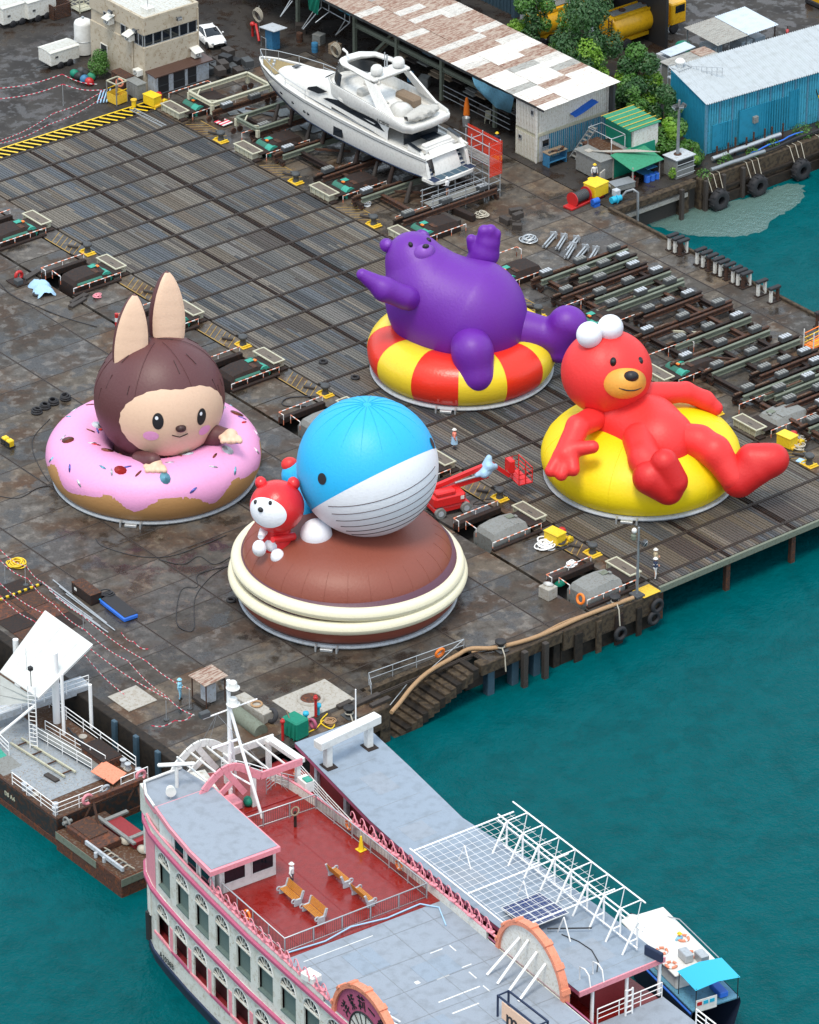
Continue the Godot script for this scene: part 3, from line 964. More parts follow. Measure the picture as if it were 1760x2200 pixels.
	for e in [[V(48.84, 10.05, 26.99) - C, V(48.51, 15.14, 26.11) - C, 1.32, -0.15], [V(49.11, 11.13, 23.77) - C, V(48.54, 16.11, 23.21) - C, 1.38, 0.1]]:
		var base: Vector3 = e[0]
		var tip: Vector3 = e[1]
		var yv := (tip - base).normalized()
		var fw := V(0.871, 0.378, 0.313).rotated(Vector3.UP, e[3])
		fw = (fw - yv * fw.dot(yv)).normalized()
		var xv := yv.cross(fw)
		var L := base.distance_to(tip)
		var w: float = e[2]
		var ear := []
		for i in 19:
			var q := i / 18.0
			var half := w * pow(maxf(sin(PI * (0.30 + 0.70 * q)), 0.0), 0.62) * (1.0 if q < 0.999 else 0.0)
			var th := 0.72 * sqrt(maxf(1.0 - pow(q, 3.0), 0.0)) + 0.001
			var row := []
			for j in 20:
				var a := TAU * j / 20
				var ca := cos(a)
				var sa := sin(a)
				row.append(base - yv * 0.5 + yv * (L + 0.5) * q + xv * (half + 0.001) * signf(ca) * pow(absf(ca), 0.75) + fw * th * (signf(sa) * pow(absf(sa), 0.75)))
			ear.append(row)
		var eo := put("ear", mb().skin(ear, true), "brown", b)
		var pan := []
		for i in 17:
			var q := 0.06 + 0.92 * i / 16.0
			var half := w * 0.93 * pow(maxf(sin(PI * (0.30 + 0.70 * q)), 0.0), 0.62)
			var th := 0.72 * sqrt(maxf(1.0 - pow(q, 3.0), 0.0)) + 0.05
			var row := []
			for j in 11:
				var s := -1.0 + 0.2 * j
				row.append(base - yv * 0.5 + yv * (L + 0.5) * q + xv * half * s + fw * (th * (0.62 + 0.40 * sqrt(maxf(1.0 - s * s, 0.0))) + 0.012 * sin(i * 2.1)))
			pan.append(row)
		put("ear_lining", mb().skin(pan), "faceskin", eo)

func purple_bear() -> void:
	var C := V(50.38, 0, -3.36)
	var t := thing("inflatable_ring", "giant inflatable swim ring with red and yellow panels under the purple figure", "inflatable", C)
	float_base(t, Vector3.ZERO, 7.05)
	var n := 12
	for s in n:
		var rows := []
		for i in 11:
			var th := TAU * (s + i / 10.0) / n + 0.20
			var row := []
			for j in 30: row.append(ring_point(5.15, 2.2, 1.85, 1.85, th, TAU * j / 30))
			rows.append(row)
		put("panel", mb().skin(rows, true), "ringred" if s % 2 else "ringyellow", t)
		var a := TAU * s / n + 0.20
		var sp := []
		for j in 26: sp.append(ring_point(5.15, 2.2, 1.85, 1.85, a, TAU * j / 26, 0.005))
		put("seam", mb().tube(sp, 0.02, 4, true), "ringyellow", t)
	var b := thing("inflatable_bear", "giant purple inflatable bear lounging with raised arms on the red and yellow ring", "inflatable", C)
	var P := func(p: Vector3) -> Vector3: return p - C
	var hd: Vector3 = P.call(V(46.75, 8.73, -1.41))
	var bones := [
		[hd, P.call(V(48.47, 6.02, -1.94)), 2.14, 3.32],
		[P.call(V(48.47, 6.02, -1.94)), P.call(V(51.05, 4.99, -3.56)), 3.53, 4.40],
		[P.call(V(49.28, 3.86, -2)), P.call(V(51.64, 3.71, -3.97)), 2.97, 3.11]]
	put("body", nets(bones, 0.2, 1.4), "purple", b)
	put("arm", nets([[P.call(V(49.89, 7.76, 2.03)), P.call(V(49.27, 8.64, 3.44)), 0.91, 0.91], [P.call(V(49.27, 8.64, 3.44)), P.call(V(48.22, 9.88, 4.74)), 0.91, 0.46], [P.call(V(49.75, 7.48, 1.56)), P.call(V(49.24, 6.77, 0.45)), 0.91, 0.97]], 0.12, 0.3), "purple", b)
	put("arm", nets([[P.call(V(48.8, 7.59, -6.19)), P.call(V(48.95, 8.41, -6.68)), 1.00, 1.19], [P.call(V(48.95, 8.41, -6.68)), P.call(V(49.12, 9.41, -6.89)), 1.16, 0.97], [P.call(V(49.01, 9.28, -6.44)), P.call(V(49.09, 10.47, -6.54)), 0.50, 0.47], [P.call(V(49.36, 9.33, -6.72)), P.call(V(49.49, 10.58, -6.88)), 0.50, 0.46], [P.call(V(49.53, 9.28, -7.08)), P.call(V(49.65, 10.2, -7.24)), 0.50, 0.44], [P.call(V(48.43, 9.02, -6.04)), P.call(V(48.34, 9.64, -5.92)), 0.50, 0.41], [P.call(V(49.07, 7.17, -5.88)), P.call(V(48.8, 7.59, -6.19)), 1.04, 1.04]], 0.12, 0.16), "purple", b)
	put("leg", nets([[P.call(V(53.13, 4.58, -1.67)), P.call(V(55.04, 4.35, -0.54)), 1.45, 1.55], [P.call(V(55.04, 4.35, -0.54)), P.call(V(55.71, 2.59, -0.41)), 1.47, 1.42]], 0.14, 0.5), "purple", b)
	put("leg", nets([[P.call(V(54.1, 3.92, -6.39)), P.call(V(55.88, 3.67, -7.95)), 1.55, 1.22], [P.call(V(56.62, 4.85, -8.55)), P.call(V(56.45, 2.49, -8.02)), 1.36, 0.91], [P.call(V(55.88, 3.67, -7.95)), P.call(V(56.88, 4.7, -8.87)), 1.19, 1.24]], 0.14, 0.5), "purple", b)
	# a plain bear's face: small ears, lilac muzzle, dark nose, dot eyes
	var fd := V(0.627, 0.777, 0.057)
	var up := V(-0.724, 0.682, -0.104)
	up = (up - fd * up.dot(fd)).normalized()
	var rt := up.cross(fd)
	var hr := 2.14
	for s: float in [-1.0, 1.0]:
		var e := hd + (up * 0.72 + rt * s * 0.72).normalized() * (hr + 0.12)
		put("ear", mb().ball(e, V(0.62, 0.62, 0.36), 18, Basis(rt, up, fd)), "purple", b)
		put("ear_lining", mb().ball(e + fd * 0.17, V(0.4, 0.4, 0.25), 14, Basis(rt, up, fd)), "lilac", b)
		put("eye", mb().ball(hd + (fd + up * 0.22 + rt * s * 0.42).normalized() * hr, V(0.2, 0.26, 0.12), 14, Basis(rt, up, fd)), "ink", b)
	var mz := put("muzzle", mb().ball(hd + (fd - up * 0.25).normalized() * (hr - 0.15), V(0.95, 0.7, 0.6), 22, Basis(rt, up, fd)), "lilac", b)
	put("nose", mb().ball(hd + (fd - up * 0.09).normalized() * (hr + 0.38), V(0.3, 0.2, 0.16), 14, Basis(rt, up, fd)), "ink", mz)

func whale_cake() -> void:
	var C := V(71.99, 0, 24.87)
	var t := thing("inflatable_cake", "giant inflatable brown pancake sandwich with two cream rolls beside the quay stairs", "inflatable", C)
	float_base(t, Vector3.ZERO, 7.75)
	var pr := [Vector2(0.01, 0.34), Vector2(7.55, 0.34), Vector2(7.85, 0.7), Vector2(8.02, 1.2), Vector2(8.0, 1.9), Vector2(7.6, 2.2)]
	put("lower_cake", mb().lathe(pr, 80), "choc", t)
	put("filling", mb().lathe([Vector2(7.7, 1.8), Vector2(7.9, 2.6), Vector2(7.6, 3.6), Vector2(6.0, 3.8)], 80), "jam", t)
	put("cream_roll", mb().torus(V(0, 1.95, 0), 8.05, 0.49, ID, 96, 16), "custard", t)
	# the upper half is tipped open a little towards the right
	var ax := V(0.675, 0.646, 0.357)
	ax.y = 0; ax = ax.normalized()
	var tilt := Basis(ax, -0.035)
	var up0 := V(0, 2.9, 0)
	put("cream_roll", mb().torus(up0, 7.82, 0.5, tilt, 96, 16), "custard", t)
	var dome := []
	for i in 25:
		var q := i / 24.0
		dome.append(Vector2(7.5 * pow(cos(q * PI / 2), 0.72) + 0.002, 0.2 + 3.05 * pow(sin(q * PI / 2), 0.92)))
	put("upper_cake", mb().lathe(dome, 80, Transform3D(tilt, up0)), "choc", t)
	for a in 28:
		var sp := []
		for i in 12:
			var d: Vector2 = dome[i]
			sp.append(up0 + tilt * V(d.x * cos(TAU * a / 28), d.y + 0.002, d.x * sin(TAU * a / 28)))
		put("seam", mb().tube(sp, 0.018, 4), "choc", t)
	# a round whale resting on the cake
	var H := V(72.87, 10.41, 23.77) - C
	var r := 4.99
	var b := thing("inflatable_whale", "giant round inflatable whale with blue back and white belly on the pancake", "inflatable", C)
	put("back", mb().ball(H, V(r, r * 0.99, r), 64), "blue", b)
	put("tail_stock", nets([[V(66.88, 6.99, 24.19) - C, V(65.87, 7.05, 24.81) - C, 2.0, 1.0], [V(68.38, 6.92, 25.36) - C, V(68.86, 5.79, 26.36) - C, 1.0, 0.9]], 0.17, 0.5), "blue", b)
	put("fluke", mb().ball(V(65.47, 7.81, 24.99) - C, V(0.62, 0.5, 0.62), 18), "bearred", b)
	var bd := V(0.653, -0.755, -0.052)
	var up := V(0.640, 0.726, 0.252)
	var belly := put("belly", mb().cap(H, V(r, r * 0.99, r), bd, up, oval(1.36, 1.36, 96), 22, 1.004), "whiteball", b)
	# pleats on the belly
	for k in 6:
		var pts := []
		for i in 25:
			var yaw := -0.95 + 1.9 * i / 24.0
			var e := 0.13 + 0.135 * k + 0.02 * cos(yaw * 2.0)
			var d := (V(0.918, 0.182, 0.352)).normalized()
			var sx := up.cross(d).normalized()
			sx = V(0.400, 0.224, -0.889)
			sx = (sx - d * sx.dot(d)).normalized()
			var sy := d.cross(sx)
			pts.append(H + (d * cos(yaw) * cos(e) + sx * sin(yaw) * cos(e) - sy * sin(e) * 1.0).normalized() * r * 1.005)
		put("pleat", mb().tube(pts, 0.028, 4), "seamdark", belly)
	for e in [V(0.196, 0.216, 0.956), V(0.619, 0.408, -0.671)]:
		put("eye", mb().cap(H, V(r, r * 0.99, r), e, Vector3.UP, oval(0.075, 0.085, 20), 3, 1.008), "ink", b)
	for a in 16:
		var pts := []
		for i in 14:
			var ang := 0.06 + i * 0.085
			pts.append(H + (Vector3.UP * cos(ang) + V(cos(TAU * a / 16), 0, sin(TAU * a / 16)) * sin(ang)) * r * 0.994)
		put("seam", mb().tube(pts, 0.02, 4), "blue", b)
	one("inflatable_ball", "white inflatable ball on the pancake between whale and small red bear", "ball", mb().ball(Vector3.ZERO, 1.13, 36), "whiteball", V(72.26, 6.1, 27.88))
	# the small red bear
	var s := thing("inflatable_bear", "small red and white inflatable bear seated at the left of the pancake", "inflatable", C)
	var h := V(70.7, 8.46, 30.12) - C
	var hr := 1.92
	var bx := V(70.6, 5.44, 30.09) - C
	put("head", mb().ball(h, V(hr, hr * 0.97, hr), 40), "babyred", s)
	put("body", nets([[h - V(0, 1.4, 0), bx, 0.9, 1.05], [bx, bx - V(0, 0.3, 0), 1.05, 1.0]], 0.12, 0.4), "babyred", s)
	var fd := V(0.401, 0.173, 0.900)
	put("muzzle", mb().cap(h, V(hr, hr * 0.97, hr), fd, Vector3.UP, oval(0.85, 0.62, 40), 8, 1.01), "whiteball", s)
	put("nose", mb().ball(h + V(0.241, 0.292, 0.925) * hr, V(0.24, 0.18, 0.2), 12), "ink", s)
	for e in [V(-0.109, 0.441, 0.891), V(0.473, 0.580, 0.664)]:
		put("eye", mb().ball(h + e * hr, V(0.14, 0.18, 0.14), 10), "ink", s)
	for e in [V(-0.607, 0.758, 0.238), V(0.124, 0.748, -0.652)]:
		put("ear", mb().ball(h + e * hr * 1.03, V(0.5, 0.5, 0.4), 14), "babyred", s)
	put("belly", mb().ball(bx + V(0.420, 0.401, 0.814) * 0.62, V(0.66, 0.72, 0.66), 20), "whiteball", s)
	put("scarf", mb().torus(h - V(0, 1.42, 0) + V(0.678, 0.491, 0.547) * 0.1, 0.92, 0.14, ID, 28, 8), "blue", s)
	for a in [[V(70.64, 6.8, 31.32) - C, V(71, 6.72, 31.82) - C, "whiteball"], [V(71.59, 6.37, 30.3) - C, V(71.69, 6.63, 31.29) - C, "babyred"]]:
		put("arm", mb().tube([a[0] - (a[1] - a[0]), a[0], a[1]], [0.3, 0.32, 0.22], 12), a[2], s)
	for f in [V(71.02, 5.88, 31.97) - C, V(71.81, 5.19, 30.98) - C]:
		put("foot", mb().ball(f, V(0.5, 0.62, 0.5), 20), "whiteball", s)

func red_bear() -> void:
	var C := V(71.83, 0, -2.97)
	var t := thing("inflatable_cushion", "giant yellow inflatable dome cushion under the red bear on timber deck", "inflatable", C)
	float_base(t, Vector3.ZERO, 7.15)
	var pr := []
	for i in 31:
		var q := -0.42 + (PI / 2 + 0.42) * i / 30.0
		pr.append(Vector2(7.45 * pow(cos(q), 0.8) + 0.002, 1.75 + (3.35 if q > 0 else 3.35) * sin(q)))
	put("dome", mb().lathe(pr, 80), "sunyellow", t)
	for a in 12:
		var sp := []
		for i in 24:
			var d: Vector2 = pr[i]
			sp.append(V(d.x * cos(TAU * a / 12), d.y, d.x * sin(TAU * a / 12)))
		put("seam", mb().tube(sp, 0.02, 4), "sunyellow", t)
	var b := thing("inflatable_bear", "giant red inflatable bear with white round ears sprawled on the yellow cushion", "inflatable", C)
	var P := func(p: Vector3) -> Vector3: return p - C
	var hd: Vector3 = P.call(V(69.7, 8.38, -1.29))
	var hr := 3.16
	put("head", nets([[hd - V(0.627, 0.001, -0.779) * 0.25, hd + V(0.586, 0.088, -0.806) * 0.25, hr, hr * 0.98]], 0.2, 0.3), "bearred", b)
	put("body", nets([[P.call(V(70.62, 4.9, -1.46)), P.call(V(72.59, 4.03, -2.47)), 2.29, 2.84], [P.call(V(72.59, 4.03, -2.47)), P.call(V(74.61, 4.14, -2.28)), 2.84, 2.71]], 0.17, 0.8), "bearred", b)
	put("arm", nets([[P.call(V(70.77, 5.63, 0.9)), P.call(V(71.57, 6.03, 3.09)), 0.94, 0.87], [P.call(V(71.57, 6.03, 3.09)), P.call(V(72.56, 4.78, 5.05)), 0.87, 0.90], [P.call(V(72.41, 4.73, 5.55)), P.call(V(72.64, 3.99, 6.54)), 0.53, 0.46], [P.call(V(72.87, 4.61, 5.3)), P.call(V(73.27, 3.79, 6.08)), 0.53, 0.48], [P.call(V(73.13, 4.77, 4.98)), P.call(V(73.73, 4.16, 5.36)), 0.53, 0.51], [P.call(V(72.95, 5.25, 4.57)), P.call(V(73.92, 5.55, 3.69)), 0.59, 0.49]], 0.12, 0.22), "bearred", b)
	put("arm", nets([[P.call(V(71.35, 6.38, -3.64)), P.call(V(72.19, 5.85, -6.92)), 0.94, 0.75], [P.call(V(72.19, 5.85, -6.92)), P.call(V(72.89, 5.01, -8.27)), 0.75, 0.70], [P.call(V(72.89, 5.01, -8.27)), P.call(V(73.4, 4.33, -8.89)), 0.68, 0.56]], 0.12, 0.25), "bearred", b)
	put("leg", nets([[P.call(V(74.47, 4.96, -0.51)), P.call(V(76.46, 4.62, 0.85)), 1.34, 1.13], [P.call(V(76.46, 4.62, 0.85)), P.call(V(77.89, 4.1, 0.99)), 1.13, 1.34]], 0.14, 0.4), "bearred", b)
	put("foot", nets([[P.call(V(77.93, 4.01, 1.58)), P.call(V(78.77, 2.99, 0.54)), 1.30, 1.13], [P.call(V(78.56, 5.27, 0.8)), P.call(V(78.97, 3.7, 0.29)), 1.01, 1.13]], 0.13, 0.2), "bearsole", b)
	put("leg", nets([[P.call(V(75.04, 4.66, -2.8)), P.call(V(77.17, 4.81, -3.86)), 1.34, 1.15], [P.call(V(77.17, 4.81, -3.86)), P.call(V(78.62, 4.57, -4.06)), 1.15, 1.15], [P.call(V(78.62, 4.57, -4.06)), P.call(V(80.12, 2.88, -4.64)), 1.13, 1.07]], 0.14, 0.5), "bearred", b)
	put("foot", nets([[P.call(V(80.24, 2.53, -5.11)), P.call(V(81, 3.33, -6.06)), 1.35, 1.18], [P.call(V(80.52, 3.97, -6.09)), P.call(V(81.47, 3.98, -7.28)), 1.21, 1.21], [P.call(V(80.26, 3.16, -5.62)), P.call(V(81.2, 3.79, -6.78)), 1.27, 1.27]], 0.13, 0.3), "bearsole", b)
	# plain bear's face with round ears and a muzzle
	var fd := V(0.926, 0.344, 0.154)
	var up := V(-0.449, 0.844, -0.294)
	up = (up - fd * up.dot(fd)).normalized()
	var rt := up.cross(fd)
	for e in [P.call(V(69.45, 11.85, 0.3)), P.call(V(69.73, 11.97, -1.48))]:
		put("ear", mb().ball(e, V(1.01, 0.99, 0.84), 26, Basis(rt, up, fd)), "whiteball", b)
	var mz := put("muzzle", mb().ball(hd + (fd - up * 0.22).normalized() * (hr - 0.55), V(1.75, 1.25, 1.2), 30, Basis(rt, up, fd)), "muzzle", b)
	put("nose", mb().ball(hd + (fd - up * 0.02).normalized() * (hr + 0.38), V(0.62, 0.42, 0.4), 18, Basis(rt, up, fd)), "ink", mz)
	var ml := []
	for i in 11:
		var q := (i - 5) / 5.0
		ml.append(hd + (fd - up * 0.22).normalized() * (hr - 0.55) + rt * q * 0.95 + (fd * sqrt(maxf(1.0 - q * q * 0.3, 0.0)) * 1.07 + up * (-0.55 + 0.2 * q * q)))
	put("mouth", mb().tube(ml, 0.06, 5), "ink", mz)
	for s: float in [-1.0, 1.0]:
		put("eye", mb().ball(hd + (fd + up * 0.34 + rt * s * 0.40).normalized() * (hr + 0.02), V(0.26, 0.34, 0.16), 16, Basis(rt, up, fd)), "ink", b)

func build_winches() -> void:
	for side in 2:
		var sg := 1.0 if side == 0 else -1.0
		var sn := "left" if side == 0 else "right"
		for k in range(-1 if side else 0, 8):
			var X := 69.25 + 10.48 * (k - 6)
			var nth: String = ORD[7 - k]
			# z measured out from the deck's edge
			var e := 6.9 if side == 0 else -13.25
			var zz := func(d: float) -> float: return e + sg * d
			var b := thing("hoist_box", "cream steel hoist box, %s from the water, %s side of deck" % [nth, sn], "hoist box", V(X + 2.42, 0, zz.call(0.82)), 0, "cream hoist boxes along the timber deck")
			put("body", mb().box(V(0, 0.33, 0), V(2.5, 0.58, 0.92), ID, 0.02), "cream", b)
			for x in [-1.2, -0.6, 0, 0.6, 1.2]:
				for z in [-0.48, 0.48]: put("stiffener", mb().box(V(x, 0.33, z), V(0.07, 0.56, 0.1)), "cream", b)
			for s in [-1, 1]:
				put("rim", mb().box(V(0, 0.66, s * 0.5), V(2.78, 0.1, 0.14), ID, 0.015), "cream", b)
				put("rim", mb().box(V(s * 1.32, 0.66, 0), V(0.14, 0.1, 0.86), ID, 0.015), "cream", b)
			put("lid", mb().box(V(0, 0.65, 0), V(2.5, 0.04, 0.86)), "lidbrown", b)
			put("slot", mb().box(V(0.2, 0.66, 0.1), V(0.5, 0.03, 0.08)), "black", b)
			put("foot", mb().box(V(1.5, 0.08, -0.2 * sg), V(0.5, 0.14, 0.7), ID, 0.02), "rustdark", b)
			# winch housing down in its pit
			var green := k < 4 or (side == 1 and k != 6)
			var col := "rustdark" if green else "grey"
			var w := thing("winch_cover", "%s winch cover, %s from the water on the %s side of deck" % ["rusty brown and teal" if green else "weathered grey", nth, sn], "winch", V(X + 2.95, 0, zz.call(3.85)), 0, "winch covers along the timber deck")
			var rows := []
			for q in [[-1.75, -0.9, 0.75], [-1.75, 0.5, 0.95], [-1.5, 0.86, 1.0], [-0.5, 0.98, 1.04], [0.5, 0.98, 1.04], [1.5, 0.86, 1.0], [1.75, 0.5, 0.95], [1.75, -0.9, 0.75]]:
				var row := []
				for p in [[-1.18, -0.9], [-1.2, q[1] * 0.45], [-0.85, q[1]], [0.85, q[1]], [1.2, q[1] * 0.45], [1.18, -0.9]]: row.append(V(p[0] * q[2], p[1], q[0]))
				rows.append(row)
			put("housing", mb().skin(rows, false, true), col, w)
			if green:
				put("end_cap", mb().tube([V(-1.0, 0.3, -sg * 1.42), V(1.0, 0.3, -sg * 1.42)], 0.56, 14), "tealdull", w)
				put("end_cap", mb().tube([V(0.3, 0.3, -sg * 1.44), V(1.02, 0.3, -sg * 1.44)], 0.58, 14), "teal", w)
				if side == 0: put("flank", mb().box(V(1.08, 0.5, 0.3), V(0.24, 0.5, 2.4), Basis(V(0, 0, 1), -0.6), 0.04), "tealdull", w)
			put("hatch_plate", mb().box(V(-0.35, 0.985, -1.0 * sg), V(0.5, 0.05, 0.6), ID, 0.01), "steelgreen" if not green else "teal", w)
			put("hatch_plate", mb().box(V(0.5, 0.985, -0.7 * sg), V(0.75, 0.05, 0.4), ID, 0.01), "rust" if green else "grey", w)
			put("hatch_plate", mb().box(V(-0.1, 0.99, -1.35 * sg), V(0.3, 0.09, 0.2), ID, 0.01), "orange" if green else "grey", w)
			put("apron", mb().box(V(0, 0.55, -2.3 * sg), V(2.3, 0.06, 1.3)), "rustdark", w)
			# barred rails and the parapet round the pit
			var rl := thing("pit_rail", "red and white handrail round the %s pit from the water, %s side" % [nth, sn], "railing", Vector3.ZERO, 0, "barred handrails round the winch pits")
			barred_rail(rl, [V(X + 0.1, 0, zz.call(1.9)), V(X + 0.1, 0, zz.call(6.1)), V(X + 0.7, 0, zz.call(6.1))], 0.85)
			barred_rail(rl, [V(X + 4.35, 0, zz.call(1.3)), V(X + 4.35, 0, zz.call(5.9))], 0.6)
			if side == 0:
				barred_rail(rl, [V(X + 0.8, 0, zz.call(5.5)), V(X + 2.1, 0, zz.call(5.6))], 0.7)
				put("parapet", mb().box(V(X + 0.3, 0.22, zz.call(4.0)), V(0.42, 0.5, 4.2), ID, 0.03), "rustdark", rl)
				put("kerb", mb().box(V(X + 4.5, 0.09, zz.call(3.7)), V(0.3, 0.18, 4.6), ID, 0.02), "rustdark", rl)
			# mooring bollard on its yellow plate
			if X + 8.9 < 86:
				var bo := thing("mooring_bollard", "black mooring bollard on a yellow plate, %s from the water, %s edge of deck" % [ORD[7 - k], sn], "bollard", V(X + 9.3 - (0.25 if k == 7 else 0.0), 0, zz.call(0.62)), 0, "bollards along the timber deck")
				put("plate", mb().box(V(0, 0.05, 0), V(1.25, 0.1, 0.9), ID, 0.03), "yellowpaint", bo)
				for s in [-1, 1]: put("flange", mb().box(V(s * 0.45, 0.16, 0), V(0.12, 0.16, 0.75), ID, 0.03), "yellow", bo)
				put("post", mb().lathe([Vector2(0.30, 0.08), Vector2(0.24, 0.3), Vector2(0.22, 0.55), Vector2(0.36, 0.68), Vector2(0.38, 0.8), Vector2(0.3, 0.92), Vector2(0.01, 0.95)], 14), "darkgrey", bo)
				put("horn", mb().tube([V(-0.1, 0.78, 0), V(-0.55, 0.84, 0.1)], [0.15, 0.1], 8), "darkgrey", bo)
				put("beam_end", mb().box(V(-1.6, 0.1, 0.35 * sg), V(0.9, 0.18, 0.22), Basis(Vector3.UP, 0.5), 0.02), "darkwood", bo)
			# painted hatching between the units
			var hm := mb()
			var hx0 := X + 4.9
			var hx1 := X + 8.4
			if hx1 < 86:
				hm.box(V((hx0 + hx1) / 2, 0.006, zz.call(1.75)), V(hx1 - hx0, 0.012, 0.09))
				for j in 6: hm.box(V(hx0 + 0.35 + j * 0.6, 0.006, zz.call(0.95)), V(0.06, 0.011, 1.75), Basis(Vector3.UP, sg * 0.62))
				struct("floor_marking", hm, "line")
	for y in [[V(75.6, 0, 8.6), "yellow motor box with red dome beside the second winch from the water"], [V(75.3, 0, -14.6), "yellow motor box beside cream hoist box at right deck edge behind red feet"], [V(-4.5, 0, -13.7), "yellow motor box at far head of timber deck by the tower"]]:
		var t := thing("motor_box", y[1], "machine", y[0], 0.12, "yellow motor boxes")
		put("case", mb().box(V(0, 0.5, 0), V(1.35, 0.85, 0.95), ID, 0.05), "yellow", t)
		put("lid", mb().box(V(0, 0.96, 0), V(1.42, 0.08, 1.02), ID, 0.02), "yellow", t)
		put("dome", mb().lathe([Vector2(0.3, 0.35), Vector2(0.32, 0.7), Vector2(0.22, 0.85), Vector2(0.01, 0.9)], 14, Transform3D(ID, V(-0.1, 0, -0.85))), "redpaint", t)
		put("base", mb().box(V(0.1, 0.12, -0.4), V(1.5, 0.2, 1.5), ID, 0.03), "yellowpaint", t)
		put("pulley", mb().lathe([Vector2(0.05, -0.1), Vector2(0.26, -0.12), Vector2(0.2, 0), Vector2(0.26, 0.12), Vector2(0.05, 0.1)], 16, Transform3D(Basis(V(0, 0, 1), PI / 2), V(0.75, 0.3, -0.8))), "yellow", t)

# a window with its frame set proud of a wall; n is the wall's outward direction
func wall_window(parent: Node3D, c: Vector3, w: float, h: float, n: Vector3, frame := "galv", glass := "glassdark") -> void:
	var bs := Basis(Vector3.UP.cross(n), Vector3.UP, n)
	var f := put("window", mb().box(c + bs * V(0, h / 2 + 0.03, 0.02), V(w + 0.12, 0.06, 0.08), bs).box(c + bs * V(0, -h / 2 - 0.03, 0.02), V(w + 0.12, 0.06, 0.08), bs).box(c + bs * V(w / 2 + 0.03, 0, 0.02), V(0.06, h, 0.08), bs).box(c + bs * V(-w / 2 - 0.03, 0, 0.02), V(0.06, h, 0.08), bs), frame, parent)
	put("pane", mb().box(c + n * 0.006, V(w, h, 0.03), bs), glass, f)

func air_unit(parent: Node3D, c: Vector3, n: Vector3, hood: bool) -> void:
	var bs := Basis(Vector3.UP.cross(n), Vector3.UP, n)
	var u := put("air_conditioner", mb().box(c + n * 0.3, V(0.75, 0.55, 0.6), bs, 0.03), "whiteworn", parent)
	put("grille", mb().torus(c + n * 0.61, 0.17, 0.05, bs * Basis(V(1, 0, 0), PI / 2), 14, 6), "grey", u)
	if hood: put("hood", mb().box(c + n * 0.4 + V(0, 0.42, 0), V(0.95, 0.05, 0.95), bs * Basis(V(1, 0, 0), 0.35)), "whiteworn", u)

func floodlight(parent: Node3D, p: Vector3, n: Vector3) -> void:
	var bs := Basis(Vector3.UP.cross(n).normalized(), Vector3.UP, n)
	var u := put("floodlight", mb().box(p + n * 0.45, V(0.5, 0.36, 0.22), bs * Basis(V(1, 0, 0), 0.5), 0.04), "darkgrey", parent)
	put("lens", mb().box(p + n * 0.55 - V(0, 0.05, 0), V(0.42, 0.28, 0.05), bs * Basis(V(1, 0, 0), 0.5)), "galv", u)
	put("bracket", mb().line(p, p + n * 0.45, 0.035, 6), "darkgrey", u)

